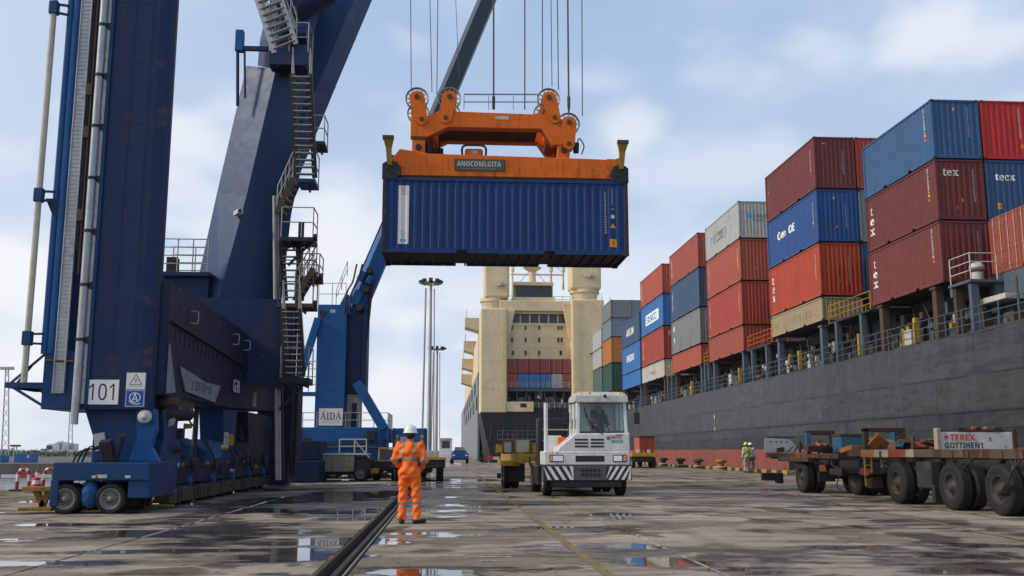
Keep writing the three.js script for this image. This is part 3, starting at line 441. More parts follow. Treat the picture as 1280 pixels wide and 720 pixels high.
const BX = 23.6, CW = 2.42;
function bay(z0, z1, tiers, row = 0, gap = 2.52, W = CW) {     // tiers: [name colour, label, y0, y1, options]
  for (const [colour, label, y0, y1, o = {}] of tiers) container('shipping_container', label, 'containers stacked on the quayside ship', colour, V(BX + W / 2 + row * gap, y0, (z0 + z1) / 2), +(z0 - z1).toFixed(2), +(y1 - y0 - 0.03).toFixed(2), W, { pitch: 0.34, ...o });
}
const T3 = [9.36, 12.43, 15.50, 18.56], T4 = [9.55, 11.2, 14.7, 18.2, 21.66];
{
  const LA = 8.1, idm = L => ['quay', idMarks, L - 1.0, 1.05, 0.28, 1.75, 'identification_marks'], ide = ['near', idStrip, 1.8, 0.9, 0.2, 1.7, 'identification_marks'], w1 = ['near', warn, 1.2, 0.9, 0.16, 0.2, 'warning_sticker'], w2 = ['near', warn, 0.95, 0.55, 0.12, 0.18, 'warning_sticker'];
  bay(-44.9, -53.0, [
    ['maroon', 'maroon container with vertical tex lettering, bottom of the stack behind the white ventilators', T3[0], T3[1], { prints: [['quay', texV, 0.3, 0.9, 0.72, 1.65], idm(LA), ide] }],
    ['maroon', 'maroon container with tex on side and end, between blue and maroon containers', T3[1], T3[2], { prints: [['quay', texV, 0.3, 0.8, 0.72, 1.7], idm(LA), ['near', tex, 0.35, 2.15, 0.85, 0.5], ide, w1, w2] }],
    ['blue', 'weathered blue container on top of the two maroon tex containers', T3[2], T3[3], { prints: [idm(LA), ['near', idStrip, 1.75, 1.1, 0.2, 1.6, 'identification_marks'], ['near', warn, 1.1, 2.45, 0.12, 0.18, 'warning_sticker']] }]]);
  bay(-44.9, -53.0, [
    ['maroon', 'maroon container behind the red container with lock rods', T3[0], T3[1]],
    ['blue', 'blue container with tecx lettering under the bright red one', T3[1], T3[2], { prints: [['near', tecx, 0.4, 1.95, 1.2, 0.5], ['near', warn, 0.5, 0.55, 0.26, 0.36, 'warning_sticker']] }],
    ['scarlet', 'bright clean red container on top beside the weathered blue one', T3[2], T3[3], { prints: [['near', idStrip, 1.85, 1.1, 0.2, 1.6, 'identification_marks'], ['near', warn, 1.95, 0.6, 0.14, 0.2, 'warning_sticker']] }]], 1);
  container('shipping_container', 'red side-door container with grey lock rods on the grey hatch', 'containers stacked on the quayside ship', 'brick', V(25.35 + 1.21, 9.45, -39.6), 8.2, 2.72, CW, { doors: 'quay' });
  const LB = 9.9;
  bay(-60.2, -70.1, [
    ['beige', 'low beige container with faded lettering under the tomato red one', 9.55, 11.1, { prints: [['quay', beigeTxt, 4.2, 0.35, 4.6, 0.75], ['quay', beigeTxt, 0.5, 0.5, 1.2, 0.5]] }],
    ['tomato', 'tomato red container with vertical tex lettering beside the yellow walkway rail', 11.14, 14.6, { prints: [['quay', texV, 0.35, 0.9, 0.8, 1.9], idm(LB), ide, w1] }],
    ['navy', 'deep blue container with white Oen lettering between two red ones', 14.63, 18.12, { prints: [['quay', den, 2.0, 1.55, 3.7, 0.85], idm(LB), ide, ['near', warn, 1.1, 2.8, 0.12, 0.18, 'warning_sticker'], w1] }],
    ['maroon', 'brownish red container topping the stack above the deep blue one', 18.15, 21.65, { prints: [['quay', vertId, 0.5, 0.7, 0.22, 2.2], idm(LB), ide, ['near', textCell(60, 20, 'TEN', { size: 18 }), 0.5, 2.95, 0.35, 0.12]] }]], 0, 2.6, 2.68);
  bay(-60.2, -70.1, [
    ['blue', 'blue container half hidden behind the tomato red container', 11.14, 14.6],
    ['steel', 'grey blue container half hidden behind the deep blue container', 14.63, 18.12],
    ['red', 'red container half hidden behind the brownish red top container', 18.15, 21.65]], 1, 2.78, 2.68);
  const LC = 10.5;
  bay(-77.0, -87.5, [
    ['brick', 'brick red container at the foot of the stack beneath the pale grey logo container', 9.3, 11.4, { prints: [w1] }],
    ['red', 'red container second from bottom under the pale grey logo container stack', 11.45, 15.0, { prints: [['quay', vertId, 0.6, 0.8, 0.24, 2.3], idm(LC), w1] }],
    ['brick', 'brick red container directly under the pale grey logo container', 15.05, 18.5, { prints: [['quay', vertId, 0.6, 0.8, 0.24, 2.3], idm(LC), w1] }],
    ['pale', 'pale grey container with blue logo on side and end', 18.55, 21.66, { prints: [['quay', bigGrey, 1.5, 0.8, 6.3, 1.35], ['near', endGrey, 0.7, 1.3, 1.75, 0.85], ['quay', vertId, 0.45, 0.4, 0.2, 1.1]] }]], 0, 2.52, 2.5);
  const LD = 12.0;
  bay(-90.3, -102.2, [
    ['brick', 'brown red container at the bottom under the grey container with blue mark', 9.4, 11.3],
    ['grey', 'grey container with small blue and white mark between blue and brown red', 11.4, 14.8, { prints: [['quay', greyLogo, 0.8, 1.0, 0.9, 1.9]] }],
    ['dusk', 'dull blue container above the grey container with blue mark', 14.87, 18.6, { prints: [['quay', vertId, 0.7, 1.0, 0.3, 2.0], idm(LD)] }],
    ['brick', 'brick red container topping the stack above the dull blue one', 18.65, 22.0, { prints: [['quay', vertId, 0.7, 0.8, 0.3, 2.0], idm(LD)] }]], 0, 2.6, 2.6);
  bay(-106.0, -118.4, [
    ['white', 'dirty white container at the bottom of its stack beside the deck railing', 9.45, 11.35, { prints: [['quay', beigeTxt, 4.5, 0.5, 3.5, 0.7]] }],
    ['red', 'red container between the dirty white and the light blue container', 11.42, 15.0, { prints: [['quay', vertId, 0.7, 0.8, 0.3, 2.3], ['near', ton, 0.5, 2.4, 1.2, 0.7]] }],
    ['sky', 'light blue container with white name panel, second from the top', 15.07, 18.6, { prints: [['quay', cosmLight, 2.8, 0.9, 7.2, 1.5], ['near', ton, 1.2, 2.4, 0.9, 0.5]] }],
    ['brick', 'brick red container on top of the light blue name panel container', 18.66, 22.0, { prints: [['quay', vertId, 0.7, 0.8, 0.3, 2.0]] }]], 0, 2.6, 2.6);
  bay(-119.4, -131.9, [
    ['sky', 'bright blue container at the bottom of the all blue stack', 9.45, 11.4],
    ['sky', 'bright blue container with faint lettering in the middle of the blue stack', 11.46, 14.95, { prints: [['quay', duimm, 3.2, 1.2, 5.6, 1.3]] }],
    ['dusk', 'darker blue container with white lettering on top of the blue stack', 15.0, 18.48, { prints: [['quay', aelin, 3.2, 1.0, 5.6, 1.4]] }]], 0, 2.6, 2.6);
  const far = [['greygreen', 'grey green', 10.0, 14.0], ['ochre', 'orange', 14.05, 17.75], ['steel', 'lower steel grey', 17.8, 20.5], ['grey', 'top steel grey', 20.55, 23.2]];
  bay(-140.5, -148.7, far.map(([k, t, a, b]) => [k === 'greygreen' ? 'green' : k, `${t} container in the tall stack against the cream pillar`, a, b]), 0, 3.1, 3.05);
  bay(-140.5, -148.7, [['green', 'dark green container inboard of the stack against the cream pillar', 10.0, 14.0], ['ochre', 'dark orange container inboard of the stack against the cream pillar', 14.05, 17.75], ['steel', 'lower slate container inboard of the stack against the cream pillar', 17.8, 20.5], ['steel', 'top slate container inboard of the stack against the cream pillar', 20.55, 23.2]], 1, 3.12, 3.05);
  bay(-149.6, -159.0, [['greygreen', 'pale green container at the bottom beyond the orange container', 10.0, 14.2], ['pale', 'lower off white container beyond the orange container', 14.25, 17.2], ['white', 'upper off white container beyond the orange container', 17.25, 20.2]], 0, 3, 3);
}

// ================================================================ the container ship alongside
{
  const s = thing('container_ship', 'long black hulled container ship with red boot topping alongside the quay', 'ship', V(34, -1.5, -92));
  const HX = 23.0, Z0 = -20, Z1 = -168, r = rng(61);
  const bow = z => HX + Math.pow(Math.max(0, (-z - 150) / 18), 2) * 6;       // the hull draws in at its far end
  const hull = new MB().box(HX + 0.25, 45, -3, 6.48, -150, Z0).loft([[V(HX + 0.25, -3, -150), V(45, -3, -150), V(45, 6.48, -150), V(HX + 0.25, 6.48, -150)], [V(HX + 6, -3, -169), V(42, -3, -169), V(42, 6.48, -169), V(HX + 6, 6.48, -169)]].reverse()).build('hull', M.hullBlack, s);
  const mats = { 0: [M.hullRed], 1: [M.hullBlack], 2: [M.hullBlack, M.hullGrey2], 3: [M.hullGrey, M.hullGrey2], 4: [M.hullGrey, M.hullGrey, M.hullGrey2] };
  const rows = [[-2.2, 1.55, 0], [1.56, 2.35, 1], [2.36, 3.13, 2], [3.16, 4.72, 3], [4.75, 6.5, 4]];
  rows.forEach(([y0, y1, k], ri) => {
    for (let z = Z0 - (ri % 2) * 3.5, i = 0; z > -150; z -= 7.2, i++) {
      const z1 = Math.max(-150, z - 7.18), x = HX - r() * 0.006 - (ri === 2 ? 0.008 : 0), m = mats[k], d = (r() - 0.5) * 0.05, pts = [];
      const N = 6, g = new MB(), pos = []; const bulge = t => 0.022 * Math.sin(t * Math.PI) * (r() > 0.5 ? 1 : 0.4);
      const bl = bulge(0.5) * 1.2; for (let q = 0; q < N; q++) { const a = q / N, b = (q + 1) / N, xa = x + bl * Math.sin(a * Math.PI * 3), xb = x + bl * Math.sin(b * Math.PI * 3), za = mix(z, z1, a), zb = mix(z, z1, b); pos.push(xa, y0, za, xb, y1, zb, xb, y0, zb, xa, y0, za, xa, y1, za, xb, y1, zb); }
      // upper and lower edges turned back so that the plate has a thickness
      for (const [y] of [[y0], [y1]]) pos.push(x, y, z, HX + 0.26, y, z1, x, y, z1, x, y, z, HX + 0.26, y, z, HX + 0.26, y, z1); pos.push(x, y0, z, x, y1, z, HX + 0.26, y1, z, x, y0, z, HX + 0.26, y1, z, HX + 0.26, y0, z);
      const bg = new THREE.BufferGeometry(); bg.setAttribute('position', new THREE.Float32BufferAttribute(pos, 3)); bg.computeVertexNormals(); g.add(bg); g.build('hull_plate', m[Math.floor(r() * m.length)], hull);
    }
  });
  new MB().box(HX - 0.07, HX + 0.2, 3.10, 3.19, -150, Z0).build('rubbing_strake', M.hullBlack, hull);
  new MB().box(HX - 0.03, HX + 0.2, 4.70, 4.77, -150, Z0).build('rubbing_strake', M.hullGrey2, hull);
  new MB().box(HX - 0.02, HX + 0.3, 6.50, 6.58, -150, Z0).build('gunwale', M.hullGrey2, hull);
  new MB().box(HX + 0.2, 44.8, 6.44, 6.52, -166, Z0).build('deck', M.darkSteel, s);
  { const c = vertCell(30, 90, '8·6', { size: 30, font: 'sans-serif' }); sheet('draught_marks', c, V(HX - 0.05, 3.8, -84), RZ, UY, 0.45, 1.5, s); }
  // railing sections of 6 m
  for (let z = Z0; z > -148; z -= 6) {
    const b = new MB(); for (let k = 0; k < 4; k++) b.box(HX + 0.04, HX + 0.09, 6.56, 7.65, z - k * 1.5 - 0.025, z - k * 1.5 + 0.025); for (const y of [6.95, 7.3, 7.66]) b.cyl(V(HX + 0.065, y, z), V(HX + 0.065, y, z - 6), 0.024, 0.024, 6); b.build('railing_section', M.shipGrey, s);
  }
  // coaming wall and hatch covers inboard, plus an added wall darkening below the stacks
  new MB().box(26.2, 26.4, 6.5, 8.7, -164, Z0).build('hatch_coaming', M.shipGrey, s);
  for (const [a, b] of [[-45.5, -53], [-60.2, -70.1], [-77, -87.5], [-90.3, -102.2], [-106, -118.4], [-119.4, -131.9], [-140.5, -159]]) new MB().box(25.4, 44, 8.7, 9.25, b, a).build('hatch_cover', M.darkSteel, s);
  new MB().box(26.5, 44, 6.5, 9.24, -164, -45.4).build('added_inboard_wall', M.darkSteel, s);  // dark wall added inboard to stop sky light leaking under the stacks
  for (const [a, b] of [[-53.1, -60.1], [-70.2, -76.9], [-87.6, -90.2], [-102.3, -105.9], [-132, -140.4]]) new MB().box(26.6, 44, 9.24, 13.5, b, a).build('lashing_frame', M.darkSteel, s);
  for (let z = -26, i = 0; z > -160; z -= 2.4, i++) {                       // coaming stays and deck gear, one by one
    new MB().poly([[25.35, 6.5], [26.2, 6.5], [26.2, 8.6], [26.0, 8.6]], 'z', z - 0.03, z + 0.03).build('coaming_stay', M.shipGrey, s);
    for (let q = 0; q < (z > -100 ? 6 : 2); q++) { const y = 6.55 + r() * 1.9, x = 24.4 + r() * 1.6, zz = z - r() * 2; new MB().box(x, x + 0.25, y, y + 0.2 + r() * 0.5, zz - 0.1 - r() * 0.35, zz + 0.1, 0.02).build('deck_fitting', [M.shipGrey, M.rustSteel, M.darkSteel, M.dirtyWhite, M.yellow][Math.floor(r() * 4.3)], s); } new MB().cyl(V(24.5 + r() * 0.8, 6.5, z - 0.4), V(24.5 + r() * 0.8, 9.0, z - 0.4 - r()), 0.04, 0.04, 6).build('lashing_rod', M.rustSteel, s);
    const k = r(); if (k < 0.35) new MB().box(24.6, 25.3, 6.5, 7.3 + r() * 0.8, z - 1.4, z - 0.6, 0.02).build('deck_locker', [M.shipGrey, M.dirtyWhite, M.rustSteel][Math.floor(r() * 3)], s); else if (k < 0.6) new MB().cyl(V(24.8, 6.5, z - 1), V(24.8, 7.7, z - 1), 0.12, 0.12, 10).cyl(V(24.8, 7.6, z - 1), V(24.8, 7.9, z - 1), 0.26, 0.2, 10).build('vent_pipe', [M.shipGrey, M.yellow, M.dirtyWhite][Math.floor(r() * 3)], s); else if (k < 0.8) new MB().box(25.5, 25.7, 7.0, 8.2, z - 1.5, z - 0.9, 0.02).build('valve_box', [M.yellow, M.dirtyWhite, M.shipGrey][Math.floor(r() * 3)], s);
  }
  new MB().cyl(V(24.3, 6.85, -164), V(24.3, 6.85, Z0), 0.09, 0.09, 8).cyl(V(24.55, 6.8, -164), V(24.55, 6.8, Z0), 0.06, 0.06, 8).build('deck_pipe', M.rustSteel, s);
  new MB().cyl(V(25.8, 8.3, -164), V(25.8, 8.3, Z0), 0.07, 0.07, 8).build('deck_pipe', M.shipGrey, s);
  // stanchions that carry the outermost stack, in pairs at the ends of each bay
  for (const z of [-46.2, -52.2, -61, -69.2, -77.8, -86.6, -91, -101.4, -106.8, -117.6, -120.2, -131.0, -141.5, -148, -158]) {
    new MB().box(23.75, 24.15, 6.5, 9.25, z - 0.2, z + 0.2, 0.02).box(23.68, 24.22, 9.2, 9.33, z - 0.3, z + 0.3).box(23.7, 24.2, 6.5, 6.62, z - 0.28, z + 0.28).build('stanchion', Math.round(z * 10) % 3 ? M.shipGrey : M.rustSteel, s);
    new MB().box(24.15, 26.3, 8.85, 9.2, z - 0.12, z + 0.12).build('cross_beam', M.darkSteel, s);
  }
  // lashing bridges with walkways and yellow or rusty rails in the gaps between the bays
  const bridge = (za, zb, top, mat, label) => {
    const z = (za + zb) / 2, w = Math.abs(za - zb) / 2 - 0.35, br = new MB().box(23.7, 44, top - 0.12, top, z - w, z + w).build('lashing_bridge', M.darkSteel, s, label);
    for (const x of [23.85, 25.9]) for (const d of [-0.6, 0.6]) new MB().box(x - 0.17, x + 0.17, 6.5, top - 0.12, z + d * w - 0.15, z + d * w + 0.15, 0.02).build('pillar', M.shipGrey, br);
    const b = new MB(); for (const d of [-1, 1]) { for (let x = 23.8; x < 29; x += 1.2) b.cyl(V(x, top, z + d * w), V(x, top + 1.05, z + d * w), 0.028, 0.028, 6); for (const y of [0.35, 0.7, 1.05]) b.cyl(V(23.8, top + y, z + d * w), V(28.6, top + y, z + d * w), 0.024, 0.024, 6); }
    for (const y of [0.35, 0.7, 1.05]) b.cyl(V(23.8, top + y, z - w), V(23.8, top + y, z + w), 0.024, 0.024, 6); b.build('guard_rail', mat, br);
  };
  bridge(-53.2, -60.0, 9.3, M.yellow, 'grey lashing bridge with yellow guard rail'); bridge(-70.3, -76.8, 9.3, M.orange, 'grey lashing bridge with orange guard rail'); bridge(-87.5, -90.3, 9.3, M.yellow); bridge(-102.2, -106.0, 9.3, M.yellow); bridge(-131.9, -140.5, 9.3, M.rustSteel);
  for (const [a, b] of [[-54.5, -58.8], [-71.5, -75.6]]) new MB().box(25.9, 26.3, 6.5, 9.2, b, a, 0.03).build('deck_house', M.shipGrey, s);
  // the platform in front of the nearest bay, with ventilators and the raised grey hatch
  const pf = new MB().box(23.65, 27.2, 9.0, 9.12, -44.6, -42.6).box(23.7, 27.0, 8.55, 9.0, -44.55, -44.3).build('platform', M.shipGrey, s);
  for (const [x, z] of [[23.95, -44.3], [25.15, -44.3], [23.95, -42.9], [25.15, -42.9]]) new MB().box(x - 0.19, x + 0.19, 6.5, 9.0, z - 0.13, z + 0.13, 0.02).build('pillar', z < -44 ? M.rustSteel : M.shipGrey, pf);
  { const b = new MB(); for (const [x, z] of [[23.75, -42.7], [23.75, -44.5], [25.0, -42.7], [26.2, -42.7], [27.1, -42.7]]) b.cyl(V(x, 9.12, z), V(x, 10.35, z), 0.03, 0.03, 6); for (const y of [9.55, 9.95, 10.35]) b.cyl(V(23.75, y, -42.7), V(23.75, y, -44.5), 0.026, 0.026, 6); for (const y of [9.95, 10.35]) b.cyl(V(23.75, y, -42.7), V(25, y, -42.7), 0.026, 0.026, 6); b.cyl(V(25, 9.95, -42.7), V(27.1, 9.8, -42.7), 0.022, 0.022, 6); b.build('guard_rail', M.dirtyWhite, pf); }
  for (const [x, z, y] of [[24.45, -43.4, 9.12], [26.85, -43.4, 9.12]]) { const v = new MB().cyl(V(x, y, z), V(x, y + 0.45, z), 0.26, 0.26, 12).build('ventilator', M.dirtyWhite, pf); new MB().lathe([[0.0, 0.32], [0.2, 0.28], [0.33, 0.12], [0.34, 0], [0.2, -0.06], [0, -0.06]], V(x, y + 0.62, z), UY, 14).build('hood', M.dirtyWhite, v); }
  new MB().box(25.25, 44, 6.5, 9.42, -43.9, Z0, 0.03).build('raised_hatch', M.shipGrey, s);
  new MB().box(24.4, 24.6, 6.5, 8.7, -39.0, -38.4).build('deck_crane_rest', M.dirtyWhite, s); new MB().box(24.3, 25.2, 8.0, 8.25, -43.6, -41).build('gangway_beam', M.dirtyWhite, s);
  for (const z of [-49, -56, -66, -80, -96]) new MB().box(24.0, 24.25, 6.9, 8.2, z - 0.13, z + 0.13, 0.02).build('hose_box', M.yellow, s);
}

// ================================================================ the cream ship beyond the berth
{
  const Z = -178, s = thing('cargo_ship', 'cream and dark grey cargo ship with twin square towers beyond the berth', 'ship', V(17, -1.5, -270));
  const z2 = -400, X0 = 6.0, X1 = 28.7;
  const hullG = paint([0.015, 0.016, 0.019], { rough: 0.55, rust: 0.12, grime: 0.4, seed: 95, tile: 16, size: 256 }), sideG = paint([0.20, 0.215, 0.225], { rough: 0.6, rust: 0.1, grime: 0.4, seed: 96, tile: 16, size: 256 });
  const hull = new MB().loft([[V(X0 + 2.6, -3, Z + 1), V(X1 - 2, -3, Z + 1), V(X1, 8.2, Z), V(X0, 8.2, Z)], [V(X0 + 1.5, -3, Z - 9), V(X1, -3, Z - 9), V(X1, 8.2, Z - 9), V(X0, 8.2, Z - 9)], [V(X0, -3, Z - 40), V(X1, -3, Z - 40), V(X1, 8.2, Z - 40), V(X0, 8.2, Z - 40)], [V(X0, -3, z2), V(X1, -3, z2), V(X1, 8.2, z2), V(X0, 8.2, z2)]]).build('hull', hullG, s);
  new MB().box(X0 - 0.06, X0 + 0.3, -2.5, 16.5, z2 - 4, Z - 14).build('side_shell', sideG, s, 'light grey painted ship side');
  new MB().box(X0 - 0.02, X0 + 0.4, 16.5, 24, -330, Z - 12).build('upper_side', M.shipCream, s);
  // square towers with the round pedestals on top
  const tw = (x0, x1, wide, top) => {
    const t = new MB().box(x0, x1, 8.2, top, Z - 9, Z, 0.25).build('tower', M.shipCream, s);
    const cx = (x0 + x1) / 2; new MB().cyl(V(cx, top, Z - 4.5), V(cx, top + 1.7, Z - 4.5), wide * 0.9, wide, 24).cyl(V(cx, top + 1.7, Z - 4.5), V(cx, top + 2.3, Z - 4.5), wide * 1.12, wide * 1.12, 24).build('pedestal', M.shipCream, t); return t;
  };
  const tl = tw(X0, 10.8, 2.2, 27.2), tr = tw(22.7, X1, 2.5, 29.0);
  for (const [t, cx, y, w] of [[tl, 9.0, 29.4, 2.35], [tr, 25.7, 31.2, 2.9]]) { new MB().box(cx - w, cx + w, y, y + 8, Z - 7, Z - 2, 0.5).build('crane_post', M.shipCream, t); const f = new MB().cyl(V(cx + 0.3, y + 2.7, Z - 1.9), V(cx + 0.3, y + 2.7, Z - 1.2), 0.6, 0.6, 12).build('floodlight', M.shipCream, t); new MB().cyl(V(cx + 1.2, y + 2.7, Z - 1.9), V(cx + 1.2, y + 2.7, Z - 1.3), 0.4, 0.4, 12).build('lamp_head', M.dirtyWhite, f); }
  new MB().poly([[10.8, 27.0], [12.3, 27.0], [11.0, 20.6], [10.8, 20.6]], 'z', Z - 5, Z - 1).build('knee_plate', M.shipCream, s);
  new MB().poly([[22.7, 28.2], [21.2, 28.2], [22.4, 22.0], [22.7, 21.6]], 'z', Z - 5, Z - 1).build('knee_plate', M.shipCream, s);
  new MB().box(9.5, 22.9, 27.0, 29.0, Z - 4, Z - 2.0, 0.15).build('portal_girder', M.shipCream, s);
  // accommodation front, with windows let in
  const YB = 8.2, wall = new MB().box(10.7, 22.8, 18.2, 24.4, Z - 16, Z - 3.0).build('accommodation', M.shipCream, s);
  for (const [py, xs] of [[409, [640, 657, 674, 698, 702]], [425, [640, 657, 674, 698, 702]], [441, [641, 657, 674, 701]]]) for (const px of xs) { const p = atZ(px, py, Z - 2.98); new MB().box(p.x - 0.22, p.x + 0.22, p.y - 0.42, p.y + 0.42, Z - 3.1, Z - 2.97).build('window', M.glassDark, wall); new MB().box(p.x - 0.30, p.x + 0.30, p.y - 0.52, p.y - 0.44, Z - 3.1, Z - 2.9).build('sill', M.shipCream, wall); }
  const bridge = new MB().box(10.7, 22.8, 24.4, 24.9, Z - 16, Z - 2.9).box(10.7, 22.8, 26.6, 27.0, Z - 16, Z - 2.7).box(10.7, 22.8, 24.9, 26.6, Z - 16, Z - 4.2).build('wheelhouse', M.shipCream, s);
  for (let i = 0; i < 6; i++) { const x = 12.6 + i * 1.75; new MB().box(x - 0.75, x + 0.75, 25.0, 26.5, Z - 4.2, Z - 3.5).build('window', M.glassDark, bridge); new MB().box(x + 0.76, x + 0.99, 24.9, 26.6, Z - 4.2, Z - 3.3).build('mullion', M.shipCream, bridge); }
  // upper wheelhouse, mast and aerials
  const up = new MB().box(12.0, 20.0, 29.0, 29.8, Z - 12, Z - 3.2).box(12.3, 19.7, 32.0, 32.7, Z - 12, Z - 3, 0.1).box(12.3, 19.7, 29.8, 32, Z - 12, Z - 4.4).build('lookout_house', M.shipCream, s);
  for (let i = 0; i < 3; i++) { const x = 13.7 + i * 2.35; new MB().box(x - 1.05, x + 1.05, 29.9, 31.9, Z - 4.4, Z - 3.7).build('window', M.glassDark, up); }
  { const m = new MB().cyl(V(16.5, 32.7, Z - 12), V(16.5, 44, Z - 12), 0.75, 0.45, 12).cyl(V(16.5, 36.4, Z - 12), V(16.5, 37.0, Z - 12), 1.0, 1.9, 12).box(12.2, 22.8, 38.6 - 3.1, 38.9 - 3.1, Z - 12.1, Z - 11.9).build('mast', M.shipCream, s);
    for (const x of [12.6, 20.2, 22.6]) new MB().cyl(V(x, 32.7, Z - 12), V(x, 36.5, Z - 12), 0.22, 0.16, 8).cyl(V(x, 36.3, Z - 12), V(x, 37.6, Z - 12), 0.4, 0.3, 8).build('aerial', M.shipCream, m);
    for (const [a, b] of [[V(16.5, 37, Z - 12), V(13, 33, Z - 12)], [V(16.5, 37, Z - 12), V(20, 33, Z - 12)], [V(16.5, 42, Z - 12), V(22.6, 36, Z - 12)]]) new MB().cyl(a, b, 0.05, 0.05, 5).build('stay', M.wire, m);
    new MB().box(12.9, 20.1, 49.3, 49.6, Z - 12.2, Z - 12).cyl(V(16.5, 44, Z - 12), V(16.5, 54, Z - 12), 0.4, 0.3, 10).build('topmast', M.shipCream, m); }
  { const b = new MB(); for (let x = 11; x < 31; x += 1.5) b.cyl(V(x, 29, Z - 4), V(x, 30.1, Z - 4), 0.06, 0.06, 5); for (const y of [29.5, 30.1]) b.cyl(V(11, y, Z - 4), V(23, y, Z - 4), 0.05, 0.05, 5); b.build('roof_railing', M.dirtyWhite, s); }
  // boat platforms and bridge wing along the side
  for (const [px, py, w] of [[592, 404, 3.2], [591, 433, 3.4], [589, 455, 3.6], [586, 474, 3]]) { const z = Z - 16 - (600 - px) * 3.2, p = atZ(px, py, z); new MB().poly([[p.x - w * 0.6, p.y + 1.2], [p.x + 3, p.y + 1.2], [p.x + 3, p.y - 3.2], [p.x + 1, p.y - 1.7], [p.x - w * 0.6, p.y - 0.8]], 'z', z - 6, z).build('bridge_wing', M.shipCream, s); new MB().cyl(V(p.x - w * 0.5, p.y + 1.2, z), V(p.x - w * 0.5, p.y + 3.0, z), 0.12, 0.08, 6).build('aerial', M.shipCream, s); }
  for (let i = 0; i < 12; i++) new MB().box(X0 - 0.2, X0 + 0.1, 9.5 + (i % 2) * 3.4, 12 + (i % 2) * 3.4, Z - 22 - i * 12, Z - 17 - i * 12).build('side_opening', M.black, s);
  // mooring deck at the stern: openings, railings, winches
  new MB().box(10.8, 22.7, 8.2, 9.0, Z - 10, Z - 0.2).build('mooring_deck', hullG, s); new MB().box(10.8, 15.6, 8.4, 10.2, Z - 4, Z + 0.02, 0.05).build('winch_house', M.shipCream, s);
  { const w = new MB().box(13.2, 14.3, 9.2, 9.9, Z, Z + 0.06).build('opening', M.black, s); }
  for (let i = 0; i < 7; i++) { const x = 11.0 + i * 1.7; new MB().box(x, x + 0.3, 9.0, 12.8, Z - 3, Z - 2.6).build('frame_post', M.shipGrey, s); }
  for (let i = 0; i < 6; i++) { const x = 11.4 + i * 1.85; new MB().box(x, x + 1.2, 9.0, 10.4 + (i * 37 % 10) / 8, Z - 6, Z - 4.6, 0.05).build('winch', [M.shipGrey, M.dirtyWhite, M.rustSteel][i % 3], s); }
  for (let i = 0; i < 5; i++) { const x = X0 + 2.0 + i * 2.2; new MB().lathe([[0.5, 0], [0.72, 0.06], [0.72, 0.12], [0.5, 0.16]], V(x, 5.8, Z - 0.05), V(0, 0, 1), 14).build('fairlead', M.black, hull); new MB().cyl(V(x, 5.8, Z - 0.4), V(x, 5.8, Z + 0.03), 0.5, 0.5, 14).build('fairlead', M.black, hull); }
  { const b = new MB(); for (let x = X0 + 3; x < 22; x += 0.9) b.cyl(V(x, 3.6, Z + 1.6), V(x, 5.0, Z + 1.6), 0.05, 0.05, 5); for (const y of [4.3, 5.0]) b.cyl(V(X0 + 3, y, Z + 1.6), V(21.8, y, Z + 1.6), 0.05, 0.05, 5); b.box(X0 + 3, 21.8, 3.3, 3.6, Z + 0.2, Z + 1.7); b.build('stern_gallery', M.shipGrey, s); }
  { const r = rng(77); for (let i = 0; i < 26; i++) { const x = 11 + r() * 11.2, y = 8.9 + r() * 2.4, w = 0.3 + r() * 0.8, h = 0.3 + r() * 0.9; new MB().box(x, x + w, y, y + h, Z - 5 + r() * 3, Z - 1.6, 0.04).build('deck_gear', [M.shipGrey, M.darkSteel, M.rustSteel, M.dirtyWhite, M.darkSteel][Math.floor(r() * 5)], s); } }
  for (const [x0, x1, y, z] of [[X0 + 0.2, 10.6, 27.2, Z - 0.3], [22.9, X1 - 0.2, 29.0, Z - 0.3], [10.9, 22.6, 8.9, Z - 0.25], [10.8, 22.6, 12.72, Z - 1.5]]) { const b = new MB(); for (let x = x0; x <= x1; x += 0.95) b.cyl(V(x, y, z), V(x, y + 1.1, z), 0.035, 0.035, 5); for (const h of [0.4, 0.75, 1.1]) b.cyl(V(x0, y + h, z), V(x1, y + h, z), 0.03, 0.03, 5); b.build('railing', M.dirtyWhite, s); }
  for (const [x, y0, y1] of [[10.2, 8.4, 27.0], [23.4, 8.4, 28.8]]) { const b = new MB(); for (const o of [-0.22, 0.22]) b.cyl(V(x + o, y0, Z + 0.16), V(x + o, y1, Z + 0.16), 0.04, 0.04, 5); for (let y = y0; y < y1; y += 0.5) b.cyl(V(x - 0.22, y, Z + 0.16), V(x + 0.22, y, Z + 0.16), 0.03, 0.03, 4); b.build('ladder', M.shipCream, s); }
  for (const y of [12.5, 17.5, 22.5]) for (const [a, b] of [[X0 + 0.1, 10.7], [22.8, X1 - 0.1]]) new MB().box(a, b, y, y + 0.06, Z - 0.02, Z + 0.025).build('weld_seam', M.shipCream, s);
  for (const y of [20.3, 22.3]) new MB().box(10.9, 22.6, y, y + 0.05, Z - 3.02, Z - 2.96).build('weld_seam', M.shipCream, wall);
  for (const [x, y] of [[26.6, 20]]) { const d = new MB().box(x - 0.4, x + 0.4, y - 0.9, y + 0.9, Z - 0.02, Z + 0.05, 0.02).build('tower_door', M.dirtyWhite, s); new MB().box(x - 0.7, x + 0.7, y - 1.05, y - 0.95, Z, Z + 0.6).build('door_step', M.shipGrey, d); }
  for (let i = 0; i < 4; i++) new MB().tube([V(X0 + 2.0 + i * 2.2, 5.8, Z + 0.05), V(X0 + 1.2 + i * 2.0, 3.2, Z + 8), V(4.3, -0.4, Z + 22)], 0.035, 6).build('mooring_rope', M.rustSteel, s);
  // containers across the deck between the towers: two rows of ends
  const cw = 2.0, cells = [];
